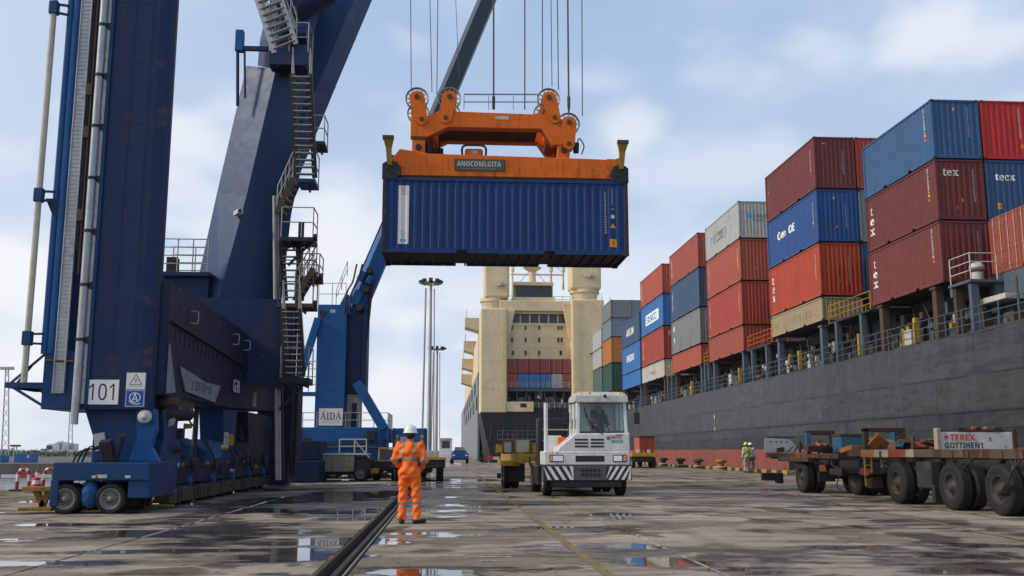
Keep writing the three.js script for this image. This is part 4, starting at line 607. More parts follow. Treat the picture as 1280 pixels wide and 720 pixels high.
  for (let row = 0; row < 2; row++) for (let i = 0; i < 6; i++) { const col = row ? ['red', 'red', 'red', 'red', 'red', 'red'][i] : ['tomato', 'sky', 'sky', 'sky', 'pale', 'red'][i]; const y0 = row ? 15.45 : 12.75; cells.push([col, V(11.85 + i * 2.05, y0, Z - 4.6), row]); }
  for (const [col, p, row] of cells) container('shipping_container', row ? 'dark red container in the upper row between the cream towers' : col === 'sky' ? 'blue container in the lower row between the cream towers' : col === 'pale' ? 'pale grey container in the lower row between the cream towers' : col === 'red' ? 'dark red container at the end of the lower row between the cream towers' : 'rust red container in the lower row between the cream towers', 'containers between the towers of the cream ship', col, p, 6, 2.62, 2.0, { pitch: 0.3, doors: 'near' });
  new MB().box(10.8, 22.7, 12.2, 12.72, Z - 10, Z - 1.7).build('container_deck', M.shipGrey, s); new MB().box(10.8, 22.7, 8.2, 12.2, Z - 9, Z - 7.5).build('added_back_wall', M.darkSteel, s); new MB().box(10.8, 22.7, 12.7, 18.2, Z - 9, Z - 7.8).build('hold_bulkhead', M.darkSteel, s);  // back wall below the container deck added to block bright background between posts
}
{                                                         // red and white barrier along the end of the berth
  const b = thing('safety_barrier', 'low red and white barrier across the end of the berth', 'barrier', V(10, 0, -124));
  for (let i = 0; i < 16; i++) new MB().box(5 + i * 0.8, 5.78 + i * 0.8, 0.35, 0.75, -124.1, -124).build('board', i % 2 ? M.dirtyWhite : CT.scarlet.panel, b);
  for (let i = 0; i < 6; i++) new MB().box(5.2 + i * 2.4, 5.3 + i * 2.4, 0, 0.8, -124.25, -124.1).build('post', M.dirtyWhite, b);
}

// ================================================================ shared fittings
function wheel(parent, c, axis, r, w, rimMat = M.rim, { dual = 0, name = 'wheel', dish = 0.25, ratio = 0.56 } = {}) {   // axis points to the outer face
  const g = new THREE.Group(); g.name = name; parent.add(g);
  const a = axis.clone().normalize(), k = w / 2, s = Math.min(0.07, w * 0.22), ri = r * ratio;
  const tyre = p => { const b = new MB().lathe([[ri, -k * 0.86], [r * (0.5 + ratio * 0.5), -k], [r - s * 0.35, -k + s * 0.25], [r, -k + s], [r, -0.30 * k], [r - 0.012, -0.27 * k], [r - 0.012, -0.20 * k], [r, -0.17 * k], [r, 0.17 * k], [r - 0.012, 0.20 * k], [r - 0.012, 0.27 * k], [r, 0.30 * k], [r, k - s], [r - s * 0.35, k - s * 0.25], [r * (0.5 + ratio * 0.5), k], [ri, k * 0.86]], p, a, 28); return b; };
  tyre(c).build('tyre', M.tyre, g); if (dual) tyre(c.clone().addScaledVector(a, -dual)).build('tyre', M.tyre, g);
  new MB().lathe([[ri + 0.01, k * 0.88], [ri - 0.012, k * 0.93], [ri - 0.03, k * 0.80], [ri - 0.04, k * (1 - dish * 2)], [r * 0.30, k * (0.9 - dish * 2)], [r * 0.27, k * (1 - dish * 1.2)], [r * 0.17, k * (1.0 - dish)], [r * 0.15, k * 1.02], [0, k * 1.04]], c, a, 24).build('rim', rimMat, g);
  const u = (Math.abs(a.y) > 0.9 ? RX : UY).clone().cross(a).normalize(), v = a.clone().cross(u), b = new MB();
  for (let i = 0; i < 10; i++) { const t = i / 10 * 2 * Math.PI, p = c.clone().addScaledVector(u, Math.cos(t) * r * 0.38).addScaledVector(v, Math.sin(t) * r * 0.38).addScaledVector(a, k * (0.95 - dish * 2)); b.cyl(p, p.clone().addScaledVector(a, 0.03), r * 0.035, r * 0.03, 6); }
  b.build('wheel_nuts', M.darkSteel, g); return g;
}
function railRun(pts, h, mat, parent, { n = 2, step = 1.2, r = 0.022, name = 'guard_rail' } = {}) {     // posts and rails along a polyline at floor level
  const b = new MB();
  for (let i = 0; i + 1 < pts.length; i++) { const p = pts[i], q = pts[i + 1], L = p.distanceTo(q), m = Math.max(1, Math.round(L / step)); for (let k = i ? 1 : 0; k <= m; k++) { const a = p.clone().lerp(q, k / m); b.cyl(a, a.clone().add(V(0, h, 0)), r, r, 6); } for (let k = 1; k <= n; k++) b.cyl(p.clone().add(V(0, h * k / n, 0)), q.clone().add(V(0, h * k / n, 0)), r * 0.95, r * 0.95, 6); }
  return b.build(name, mat, parent);
}
function stair(p, q, side, parent, mat, { n, name = 'stair_flight', rail = true, railMat = M.railGrey } = {}) {  // from p up to q; «side» is the vector across the tread
  const up = q.clone().sub(p), N = n || Math.max(3, Math.round(up.y / 0.24)), s2 = side.clone();
  const f = new MB().bar(p, q, 0.05, 0.18).bar(p.clone().add(s2), q.clone().add(s2), 0.05, 0.18).build(name, mat, parent);
  const d = V(up.x, 0, up.z); if (d.length() < 0.3) d.copy(s2.clone().cross(UY)).normalize(); d.normalize();
  for (let k = 1; k <= N; k++) { const a = p.clone().lerp(q, (k - 0.5) / N); new MB().bar(a, a.clone().add(s2), 0.20, 0.035, UY).build('tread', M.railGrey, f); }
  if (rail) for (const o of [V(0, 0, 0), s2]) { const b = new MB(), a = p.clone().add(o), c = q.clone().add(o); for (const h of [0.5, 0.98]) b.cyl(a.clone().add(V(0, h, 0)), c.clone().add(V(0, h, 0)), 0.022, 0.022, 6); for (let k = 0; k <= 4; k++) { const e = a.clone().lerp(c, k / 4); b.cyl(e, e.clone().add(V(0, 0.98, 0)), 0.022, 0.022, 6); } b.build('handrail', railMat, f); }
  return f;
}
const beamRing = (pts) => pts;                              // corner points of a lofted box beam

// ================================================================ the near crane
{
  const k = thing('harbour_crane', 'huge dark blue harbour crane numbered 101 on rubber tyred bogies', 'crane', V(-8, 0, -30));
  const N = M.craneNavy, B = M.craneMid, top = 15.2;
  // main column with a rounded right edge
  { const pts = [[-8.45, -24], [-7.52, -24], [-7.34, -24.01], [-7.18, -24.05], [-7.07, -24.12], [-7.0, -24.22], [-6.995, -24.32], [-7.5, -26.1], [-8.45, -26.1]];
    const col = new MB().poly(pts, 'y', 2.38, top).build('column', N, k);
    for (const [x0, x1, y0, y1, m] of [[-8.3, -7.5, 6.0, 7.1, 'craneNavy'], [-7.95, -7.45, 3.9, 5.85, 'craneNavy'], [-8.43, -7.9, 9.5, 12.5, 'craneNavy']]) new MB().box(x0, x1, y0, y1, -24.01, -23.996).build('doubler_plate', M[m], col);
    for (const x of [-7.96, -7.54]) new MB().box(x, x + 0.02, 3.8, top, -24.006, -23.988).build('weld_seam', N, col); 
    for (const y of [5.9, 7.6, 9.4, 11.0, 12.6]) new MB().box(-8.452, -7.5, y, y + 0.025, -24.006, -23.993).build('weld_seam', N, col);
    new MB().box(-8.53, -8.45, 2.45, top, -24.05, -23.93, 0.015).build('edge_strip', B, col);
    for (let i = 0; i < 8; i++) { const y = 3.9 + i * 1.32; new MB().poly([[-8.52, y], [-8.78, y + 0.12], [-8.78, y + 0.16], [-8.52, y + 0.20]], 'z', -24.0, -23.93).build('pipe_bracket', M.darkSteel, col); } }
  // set back left half with ducts, tray and pipes
  new MB().box(-9.56, -8.45, 2.4, top, -26.3, -24.3, 0.03).build('left_column', B, k);
  new MB().box(-9.57, -8.46, 2.38, 3.75, -26.5, -24.06, 0.02).build('base_box', B, k);
  for (const [x, r, z] of [[-9.62, 0.095, -24.2], [-9.43, 0.10, -24.12]]) new MB().cyl(V(x, 3.7, z), V(x, top, z), r, r, 14).build('duct', M.craneBlue, k);
  { const t = new MB().box(-9.275, -9.035, 2.75, top, -23.99, -23.97).box(-9.29, -9.265, 2.75, top, -24.0, -23.93).box(-9.045, -9.02, 2.75, top, -24.0, -23.93).build('cable_tray', M.galv, k); const b = new MB(); for (let y = 2.8; y < top; y += 0.105) b.box(-9.265, -9.045, y, y + 0.022, -23.97, -23.955); b.build('tray_rungs', M.galv, t); }
  const pip = new MB().cyl(V(-8.71, 2.02, -23.9), V(-8.71, top, -23.9), 0.088, 0.088, 14).build('vent_pipe', M.galv, k);
  for (let i = 0; i < 8; i++) new MB().cyl(V(-8.71, 3.98 + i * 1.32, -23.9), V(-8.71, 4.05 + i * 1.32, -23.9), 0.105, 0.105, 14).build('collar', M.darkSteel, pip);
  new MB().box(-8.62, -8.54, 2.5, top, -23.99, -23.95).build('flat_strip', M.galv, k);
  new MB().cyl(V(-8.9, 5.6, -23.98), V(-8.9, top, -23.98), 0.028, 0.028, 8).build('conduit', M.rustSteel, k); new MB().cyl(V(-8.97, 6.2, -23.98), V(-8.97, top, -23.98), 0.022, 0.022, 8).build('conduit', M.darkSteel, k);
  for (const y of [6.9, 9.0, 10.1]) new MB().box(-9.0, -8.86, y, y + 0.3, -24.02, -23.9, 0.02).build('junction_box', M.rustSteel, k);
  const dr = new MB().cyl(V(-9.97, 3.0, -24), V(-9.97, top, -24), 0.075, 0.075, 14).build('drain_pipe', M.cream, k);
  for (const y of [4.05, 7.55, 12.4]) { const b = new MB().box(-10.07, -9.86, y - 0.17, y + 0.17, -24.1, -23.9, 0.02).bar(V(-9.9, y + 0.10, -24), V(-9.5, y + 0.14, -24.2), 0.06, 0.05).bar(V(-9.9, y - 0.12, -24), V(-9.5, y - 0.12, -24.2), 0.06, 0.05).build('pipe_clamp', B, dr); if (y > 5 && y < 9) new MB().poly([[-9.85, y - 0.05], [-9.5, y - 0.05], [-9.5, y - 0.5], [-9.66, y - 0.46]], 'z', -24.2, -24.1).build('gusset', M.craneNavy, dr); }
  new MB().cyl(V(-9.5, 3.52, -23.96), V(-8.85, 3.5, -23.96), 0.03, 0.03, 8).build('copper_pipe', M.rustSteel, k);
  // small outrigger platform at the left
  { const b = new MB(), f = (x, y, z) => V(x, y, z); for (const z of [-24.2, -25.9]) b.bar(f(-10.48, 2.95, z), f(-9.5, 2.95, z), 0.08, 0.13).bar(f(-10.3, 2.9, z), f(-9.5, 2.42, z), 0.05, 0.06).bar(f(-10.35, 3.0, z), f(-9.55, 3.75, z), 0.05, 0.05).bar(f(-10.2, 3.0, z), f(-9.9, 3.42, z), 0.05, 0.05); b.bar(f(-10.44, 2.95, -24.2), f(-10.44, 2.95, -25.9), 0.08, 0.13).bar(f(-9.9, 2.95, -24.2), f(-9.9, 2.95, -25.9), 0.08, 0.1).box(-10.46, -9.55, 2.98, 3.0, -25.9, -24.2); b.build('outrigger_platform', B, k); }
  // plates and signs on the base box
  { const s = new MB().box(-8.50, -7.755, 2.485, 3.075, -23.998, -23.97, 0.004).build('number_plate', M.dirtyWhite, k, 'white plate with the number 101'); sheet('number', textCell(300, 230, '101', { colour: '#15182a', size: 215, bg: '#e9e8e2', weight: 'normal' }), V(-8.128, 2.78, -23.961), RX, UY, 0.73, 0.575, s); }
  { const tri = cell(130, 130, c => { c.fillStyle = '#d8d6d0'; c.fillRect(0, 0, 130, 130); c.strokeStyle = '#26282e'; c.lineWidth = 5; c.beginPath(); c.moveTo(65, 14); c.lineTo(106, 92); c.lineTo(24, 92); c.closePath(); c.stroke(); c.lineWidth = 4; c.beginPath(); c.arc(65, 56, 8, 0, 7); c.moveTo(65, 64); c.lineTo(65, 84); c.stroke(); c.fillStyle = '#55575c'; for (let i = 0; i < 9; i++) c.fillRect(14 + i * 12, 104, 8, 5); });
    const blu = cell(130, 130, c => { c.fillStyle = '#1b4391'; c.fillRect(0, 0, 130, 130); c.strokeStyle = '#dfe2e4'; c.lineWidth = 3; c.strokeRect(4, 4, 122, 122); c.lineWidth = 6; c.beginPath(); c.arc(65, 58, 36, 0, 7); c.stroke(); c.beginPath(); c.moveTo(46, 92); c.lineTo(65, 26); c.lineTo(84, 92); c.moveTo(52, 72); c.lineTo(80, 68); c.stroke(); c.beginPath(); c.moveTo(26, 84); c.quadraticCurveTo(60, 122, 104, 104); c.stroke(); });
    for (const [c, y, n] of [[tri, 3.045, 'warning_sign'], [blu, 2.635, 'blue_sign']]) { const s = new MB().box(-7.60, -7.15, y - 0.205, y + 0.2, -23.998, -23.97).build(n, M.dirtyWhite, k); sheet('print', c, V(-7.375, y, -23.961), RX, UY, 0.44, 0.39, s); } }
  // leg and bogie
  new MB().poly([[-8.66, 2.4], [-7.2, 2.4], [-7.12, 2.1], [-7.3, 1.65], [-7.05, 1.15], [-8.42, 1.15], [-8.42, 1.75]], 'z', -26.2, -24.35, 0.02).build('leg', B, k);
  new MB().poly([[-7.42, 2.4], [-6.95, 2.4], [-6.9, 1.9], [-7.0, 1.5], [-6.8, 1.15], [-7.5, 1.15], [-7.35, 1.7]], 'z', -24.45, -24.2, 0.02).build('leg_gusset', M.craneBlue, k);
  const bog = new MB().box(-8.88, -6.72, 0.74, 1.15, -25.6, -23.25, 0.03).box(-8.9, -8.72, 0.18, 0.76, -24.2, -23.25, 0.02).box(-7.2, -6.72, 0.35, 0.76, -25.6, -23.3, 0.02).build('bogie_frame', B, k);
  for (const x of [-8.58, -7.575]) wheel(k, V(x, 0.335, -23.42), RZ, 0.345, 0.30, M.rim, { dual: 0.42, ratio: 0.66 });
  for (const x of [-8.58, -7.575]) wheel(k, V(x, 0.335, -24.9), RZ, 0.345, 0.30, M.rim, { dual: 0.42, ratio: 0.66 });
  new MB().lathe([[0, -0.26], [0.15, -0.25], [0.19, -0.1], [0.19, 0.12], [0.14, 0.22], [0.1, 0.34], [0, 0.34]], V(-8.08, 0.42, -23.45), UY, 14).cyl(V(-8.08, 0.42, -23.45), V(-8.08, 0.42, -23.2), 0.08, 0.08, 10).build('drive_motor', M.craneBlue, bog);
  new MB().cyl(V(-8.75, 0.335, -23.9), V(-6.9, 0.335, -23.9), 0.06, 0.06, 8).build('axle_beam', M.darkSteel, bog);
  new MB().boxAt(V(-7.78, 1.36, -23.55), 0.28, 0.62, 0.2, [0.35, 0, 0.1], 0.03).boxAt(V(-7.56, 1.4, -23.6), 0.09, 0.8, 0.22, [0.3, 0, -0.32], 0.02).build('steering_link', M.darkSteel, bog);
  for (const [x, w] of [[-7.93, 0.13], [-7.78, 0.24], [-7.2, 0.12]]) new MB().box(x - w / 2, x + w / 2, 0.80, 0.84 + w * 0.15, -23.26, -23.235).build('sticker', M.cream, bog);
  for (let i = 0; i < 3; i++) new MB().tube([V(-8.6 + i * 0.1, 1.15, -23.7), V(-8.45 + i * 0.12, 1.38 + i * 0.06, -23.6), V(-8.2 + i * 0.1, 1.45, -23.7), V(-8.0, 1.62, -24.2)], 0.022, 6).build('hose', M.rubber, bog);
  new MB().boxAt(V(-8.22, 1.62, -24.3), 0.26, 0.42, 0.06, [0, 0, 0.2], 0.01).build('leg_sticker', M.dirtyWhite, k);
  { const b = new MB().box(-9.62, -8.95, 0.50, 0.60, -23.9, -23.5, 0.01).box(-9.65, -8.92, 0.06, 0.14, -23.95, -23.45, 0.01).boxAt(V(-9.28, 0.33, -23.7), 0.14, 0.42, 0.1, [0, 0, 0.5], 0.01).boxAt(V(-9.15, 0.33, -23.7), 0.14, 0.42, 0.1, [0, 0, -0.4], 0.01).build('bumper_bracket', M.wornYellow, k, 'worn yellow bumper bracket'); }
  // side girder running back from the column
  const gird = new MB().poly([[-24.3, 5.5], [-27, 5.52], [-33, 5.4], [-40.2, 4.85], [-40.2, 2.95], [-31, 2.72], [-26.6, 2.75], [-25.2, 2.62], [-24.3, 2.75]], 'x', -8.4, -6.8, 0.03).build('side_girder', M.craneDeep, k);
  { const b = new MB(); b.bar(V(-6.76, 4.55, -24.6), V(-6.76, 3.95, -40), 0.07, 0.05); b.build('girder_ledge', M.darkSteel, gird); for (let z = -25; z > -39.5; z -= 0.45) new MB().box(-6.80, -6.785, mix(4.1, 3.6, (-z - 24.6) / 15.4), mix(4.5, 3.95, (-z - 24.6) / 15.4), z - 0.015, z + 0.015).build('stiffener', M.craneDeep, gird); }
  for (const z of [-26.4, -31.6, -33.4]) new MB().tube([V(-6.8, 4.75, z), V(-6.62, 4.75, z), V(-6.62, 5.05, z), V(-6.8, 5.05, z)], 0.02, 6).build('grab_handle', M.railGrey, gird);
  { const G = paint([0.25, 0.27, 0.30], { rough: 0.6, rust: 0.25, grime: 0.7, seed: 140, size: 256 });
    const sgn = new MB().poly([[-25.45, 3.52], [-26.6, 3.44], [-28.2, 3.30], [-30.0, 3.32], [-29.4, 2.80], [-26.1, 2.93]], 'x', -6.79, -6.75).build('worn_panel', G, gird, 'worn pale grey sign panel'); const c = textCell(360, 80, '´I IIF/K=s!', { colour: '#3a4048', size: 66, worn: 1 }); sheet('worn_lettering', c, V(-6.745, 3.13, -27.6), V(0, 0.015, -1), UY, 2.9, 0.42, gird);
    new MB().poly([[-24.42, 4.0], [-25.15, 2.85], [-24.42, 2.78]], 'x', -6.79, -6.752).build('grey_patch', G, gird);
    sheet('girder_mark', textCell(80, 70, 'GB', { size: 66, colour: '#c6c8ca', worn: 0.6 }), V(-6.74, 3.45, -32.2), V(0, 0, -1), UY, 1.2, 0.6, gird);
    for (const [z, y, w, h] of [[-35.4, 3.2, 0.55, 0.5], [-31.2, 1.75, 0.5, 0.45]]) { const s = new MB().box(-6.79, -6.755, y - h / 2, y + h / 2, z - w / 2, z + w / 2).build('notice', M.dirtyWhite, k); const cc = cell(60, 80, c => { c.fillStyle = '#b9bab8'; c.fillRect(0, 0, 60, 80); c.fillStyle = '#333'; const r = rng(z * -10 | 0); for (let i = 0; i < 40; i++) c.fillRect(6 + r() * 44, 6 + r() * 64, 3 + r() * 6, 2 + r() * 3); }); sheet('print', cc, V(-6.748, y, z), V(0, 0, -1), UY, w * 0.9, h * 0.9, s); } }
  // running gear and machinery below the girder
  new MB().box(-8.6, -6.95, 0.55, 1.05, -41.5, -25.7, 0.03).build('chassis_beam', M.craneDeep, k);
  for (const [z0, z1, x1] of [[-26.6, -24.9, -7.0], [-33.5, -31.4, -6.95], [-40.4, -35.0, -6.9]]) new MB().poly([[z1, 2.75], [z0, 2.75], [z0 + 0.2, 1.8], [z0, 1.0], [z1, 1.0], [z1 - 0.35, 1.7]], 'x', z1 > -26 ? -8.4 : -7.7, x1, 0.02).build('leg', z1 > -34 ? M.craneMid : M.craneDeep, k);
  new MB().box(-7.7, -7.3, 1.0, 2.7, -35, -33.6).build('machine_box', M.darkSteel, k); new MB().box(-8.0, -7.3, 1.0, 1.55, -30.6, -29.2, 0.03).build('machine_box', M.darkSteel, k);
  new MB().cyl(V(-7.4, 2.25, -24.6), V(-6.75, 2.35, -26.5), 0.17, 0.17, 12).build('hydraulic_motor', M.darkSteel, k);
  for (const [px, py, z, r] of [[181, 521, -24.0, 0.165], [212, 526, -25.6, 0.15]]) { const p = atZ(px, py, z), l = new MB().lathe([[0.0, 0.10], [0.05, 0.10], [0.07, 0.03], [r * 0.8, 0.04], [r, 0.0], [r * 0.85, -0.08], [0.06, -0.16], [0, -0.16]], p, V(px < 200 ? 0.1 : 0.75, 0, 1), 18).build('end_cap', M.dirtyWhite, k); new MB().bar(p.clone().add(V(0, 0, -0.1)), p.clone().add(V(-0.05, 0.1, -0.5)), 0.1, 0.1).build('cap_bracket', M.darkSteel, k); }
  { const p = atZ(207, 503, -24.8); new MB().cyl(p, p.clone().add(V(0.35, -0.02, 0.1)), 0.13, 0.11, 12).build('motor', M.rustSteel, k); new MB().cyl(p.clone().add(V(-0.3, -0.05, -0.1)), p, 0.17, 0.17, 12).build('gearbox', M.darkSteel, k); }
  { const r = rng(81); for (let i = 0; i < 26; i++) { const z = -25.5 - r() * 14.5, y = 0.75 + r() * 1.7, x = -7.0 + r() * 0.12; const q = r(); if (q < 0.4) new MB().box(x - 0.2, x + 0.08, y, y + 0.15 + r() * 0.3, z - 0.15 - r() * 0.25, z + 0.15, 0.015).build('control_box', [M.darkSteel, B, M.craneNavy, M.yellow][Math.floor(r() * 3.4)], k); else if (q < 0.7) new MB().tube([V(x, y, z), V(x + 0.12, y - 0.25, z - 0.3), V(x + 0.1, y - 0.2, z - 0.7), V(x - 0.1, y + 0.2, z - 1.1)], 0.025, 6).build('hose', M.rubber, k); else new MB().cyl(V(x - 0.1, y, z), V(x + 0.1, y, z), 0.06 + r() * 0.08, 0.06, 10).build('valve', [M.yellow, M.galv, M.darkSteel][Math.floor(r() * 3)], k); } }
  { const r = rng(47); for (const z of [-27.6, -30.3, -33.0, -35.7, -38.4]) {            // the row of bogies under the girder
    const f = new MB().box(-7.9, -6.98, 0.62, 1.0, z - 1.05, z + 1.05, 0.03).poly([[z + 0.5, 1.0], [z - 0.5, 1.0], [z - 0.25, 1.75], [z + 0.25, 1.75]], 'x', -7.75, -7.05, 0.02).build('bogie_frame', M.craneMid, k);
    for (const d of [-0.55, 0.55]) wheel(k, V(-7.14, 0.345, z + d), RX, 0.345, 0.3, M.rimDark, { ratio: 0.62 });
    new MB().cyl(V(-7.1, 0.62, z), V(-6.86, 0.62, z), 0.15, 0.13, 12).build('drive_motor', M.craneBlue, f); new MB().box(-7.0, -6.9, 1.02, 1.2, z - 0.9, z - 0.55, 0.02).build('valve_block', M.darkSteel, f); new MB().box(-7.0, -6.92, 1.0, 1.1, z + 0.3 + r() * 0.4, z + 0.8, 0.02).build('hose_clamp', M.wornYellow, f);
    for (let i = 0; i < 3; i++) new MB().tube([V(-6.95, 1.1, z - 0.7), V(-6.85, 0.85 + r() * 0.3, z - 0.2 + r() * 0.3), V(-6.88, 1.3, z + 0.3), V(-7.1, 1.8, z + 0.5 + r() * 0.4)], 0.022, 6).build('hose', M.rubber, f);
    new MB().cyl(V(-7.3, 1.0, z + 0.85), V(-7.3, 2.7, z + 0.75), 0.09, 0.07, 10).build('jack_cylinder', M.darkSteel, f);
  } }
  // hose track lying along the gear
  { const t = new MB().bar(V(-6.78, 0.44, -25.2), V(-7.1, 0.42, -44), 0.05, 0.06).bar(V(-6.78, 0.16, -25.2), V(-7.1, 0.16, -44), 0.05, 0.05).bar(V(-7.15, 0.44, -25.2), V(-7.5, 0.42, -44), 0.05, 0.06).bar(V(-7.15, 0.16, -25.2), V(-7.5, 0.16, -44), 0.05, 0.05).build('hose_track', M.rustSteel, k); const r = rng(4);
    for (let i = 0; i < 44; i++) { const z = -25.3 - i * 0.425, x = -6.78 - (i / 44) * 0.32; new MB().box(x - 0.35, x + 0.03, 0.10 + r() * 0.06, 0.42 + r() * 0.10, z - 0.15, z + 0.15, 0.02).build('track_link', r() < 0.6 ? M.rustSteel : M.darkSteel, t); }
    const y = new MB(), e = V(-6.95, 0, -25.0); for (const a of [[-0.35, 0.1, 0.35, 0.1], [-0.35, 0.46, 0.35, 0.46], [-0.35, 0.1, -0.35, 0.46], [-0.3, 0.1, 0.3, 0.46]]) y.bar(e.clone().add(V(a[0], a[1], 0)), e.clone().add(V(a[2], a[3], 0)), 0.06, 0.06, RZ); y.build('end_bracket', M.wornYellow, t, 'worn yellow end bracket'); }
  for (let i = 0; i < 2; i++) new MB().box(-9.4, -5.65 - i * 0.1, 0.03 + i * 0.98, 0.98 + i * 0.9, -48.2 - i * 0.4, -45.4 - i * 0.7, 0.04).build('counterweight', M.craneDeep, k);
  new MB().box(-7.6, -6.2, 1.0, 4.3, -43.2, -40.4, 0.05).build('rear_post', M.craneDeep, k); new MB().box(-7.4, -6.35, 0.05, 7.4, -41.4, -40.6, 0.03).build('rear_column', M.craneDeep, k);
  for (const x of [-6.25, -6.12]) new MB().cyl(V(x, 0.4, -40.9), V(x, 10.9, -40.9), 0.06, 0.06, 8).build('riser_pipe', M.darkSteel, k);
  // walkway behind the column
  const wk = new MB().box(-9.9, -8.2, 7.35, 7.5, -35.5, -34, 0.02).box(-9.9, -8.3, 6.5, 7.35, -35.3, -34.3).build('walkway', M.craneNavy, k); railRun([V(-9.85, 7.5, -34.05), V(-8.3, 7.5, -34.05)], 1.15, M.railGrey, k, { n: 4, step: 0.5 }); railRun([V(-9.85, 7.5, -35.4), V(-8.3, 7.5, -35.4)], 1.15, M.railGrey, k, { n: 4, step: 0.7 }); new MB().box(-9.75, -9.4, 7.5, 8.05, -34.6, -34.2, 0.02).build('switch_box', M.darkSteel, wk);
  // leaning tower, its base block and the boom behind it
  new MB().loft([[atZ(240, 470, -34), atZ(352, 486, -34), atZ(352, 470, -39), atZ(275, 470, -39)], [atZ(243, 372, -34), atZ(352, 374, -34), atZ(352, 385, -39), atZ(275, 385, -39)]].map(r => r)).build('tower_base', N, k);
  const ring = (a, b, c, dz = -34.2) => { const L = atZ(...a, dz - 1.0), F = atZ(...b, dz), R = atZ(...c, dz - 1.15); return [L, F, R, L.clone().add(R).sub(F).add(V(0.1, 0, -0.4))]; };
  const tower = new MB().loft([ring([242, 374], [272, 377], [352, 376]), ring([271.5, 240], [308, 245], [366, 250]), ring([297, 130], [334, 133], [377, 142]), ring([308, 82], [345, 86], [386, 92])]).loft([ring([322, 82], [345, 85], [385, 90]), ring([325, 50], [346, 50], [388, 60]), ring([345, -30], [362, -30], [408, -20])]).build('leaning_tower', paint([0.026, 0.062, 0.140], { rough: 0.46, rust: 0.05, grime: 0.4, seed: 141 }), k);
  new MB().cyl(atZ(352, 20, -34.9), atZ(410, -12, -34.9), 0.55, 0.55, 20).cyl(atZ(366, 45, -34.6), atZ(384, 45, -34.6), 0.3, 0.3, 14).build('boom_pivot', M.craneNavy, k);
  { const rg = (a, b, c) => { const L = atZ(...a, -36.7), F = atZ(...b, -37), R = atZ(...c, -38.4); return [L, F, R, L.clone().add(R).sub(F)]; };
    const bm = new MB().loft([rg([272, 420], [312, 425], [333, 418]), rg([333, 220], [351, 220], [374, 220]), rg([355, 100], [400, 100], [423, 100]), rg([388, -40], [459, -40], [482, -40])]).build('boom', B, k);
    for (let i = 0; i < 4; i++) { const y = -10 + i * 60, a = atZ(443 - (y) * 0.415, y, -36.96), b = atZ(465 - y * 0.41, y, -37.9); new MB().bar(a, b, 0.03, 0.03).build('weld_seam', B, bm); } }
  new MB().box(atZ(294, 60, -34.5).x, atZ(304, 60, -34.5).x, atZ(299, 64, -34.5).y, atZ(299, 38, -34.5).y, -34.7, -34.4, 0.02).build('sheave_block', M.craneBlue, k); { const a = atZ(297, 62, -34.5), c = atZ(297, 132, -34.5); new MB().cyl(a, c, 0.06, 0.06, 8).cyl(a.clone().add(V(0.25, 0, 0)), c.clone().add(V(0.25, 0.3, 0)), 0.04, 0.04, 8).bar(a.clone().add(V(0, 0.05, 0)), a.clone().add(V(1.1, 0.05, 0)), 0.15, 0.15).build('hanging_rod', M.craneNavy, k); }
  { const p = atZ(299, 267, -34.2); new MB().boxAt(p.clone().add(V(0, 0, 0.15)), 0.2, 0.17, 0.5, [0, 0.5, 0], 0.02).build('camera_box', M.dirtyWhite, k); new MB().cyl(p.clone().add(V(0.1, 0, 0.38)), p.clone().add(V(0.13, 0, 0.46)), 0.06, 0.06, 10).build('camera_lens', M.black, k); }
  // stairs and platforms climbing the tower
  const zs = -33.6, zd = -34.7, P = (x, y, z = zs) => atZ(x, y, z);
  const plat = (x0, x1, y, { rails = 'flr', h = 1.05, mat = M.darkSteel, z0 = zs, z1 = zd, th = 0.14, rm = M.railGrey } = {}) => {
    const a = atZ(x0, y, z0), b = atZ(x1, y, z0), Y = (a.y + b.y) / 2, f = new MB().box(a.x, b.x, Y - th, Y, z1, z0, 0.01).build('platform', mat, k); for (let x = a.x + 0.3; x < b.x; x += 0.5) new MB().box(x, x + 0.06, Y - th - 0.09, Y - th, z1 + 0.03, z0 - 0.03).build('floor_beam', mat, f);
    const c = [V(a.x + 0.03, Y, z1), V(a.x + 0.03, Y, z0 - 0.03), V(b.x - 0.03, Y, z0 - 0.03), V(b.x - 0.03, Y, z1)], pts = rails === 'flr' ? c : rails === 'fr' ? c.slice(1) : rails === 'fl' ? c.slice(0, 3) : c.slice(1, 3); railRun(pts, h, rm, k, { n: 2, step: 0.75 }); return f; };
  plat(336, 386, 64, { rails: 'fr', mat: M.craneNavy, h: 1.1, th: 0.5 });
  stair(P(343, 66), P(313, -25), V(0.75, 0.35, 0), k, M.galv, { n: 11 }); stair(P(345, 58, -34.4), P(318, -30, -34.4), V(0.7, 0.3, 0), k, M.galv, { n: 10 });
  stair(P(371, 222), P(365, 92), V(0.62, 0, 0), k, M.darkSteel, { n: 15 });
  plat(371, 394, 223, { rails: 'fr', mat: M.craneMid }); plat(387, 406, 176, { rails: 'fr', h: 0.95, z0: -34, z1: -35 });
  stair(P(346, 266, -34.0), P(366, 222, -34.0), V(0.1, 0, -0.7), k, M.rustSteel, { n: 6 });
  plat(350, 392, 296, { rails: 'fr', mat: M.darkSteel, h: 1.05 }); plat(376, 400, 345, { rails: 'fr', h: 0.8, z0: -34.2, z1: -35.2 }); plat(346, 392, 379, { rails: 'flr', mat: M.rustSteel, h: 1.5, rm: M.rustSteel });
  stair(P(357, 376, -34.3), P(352, 300, -34.3), V(0.55, 0, 0), k, M.darkSteel, { n: 9, rail: false }); stair(P(368, 376, -34.0), P(392, 335, -34.0), V(0, 0, -0.7), k, M.rustSteel, { n: 5 });
  stair(P(358, 470), P(353, 386), V(0.55, 0, 0), k, M.darkSteel, { n: 11 });
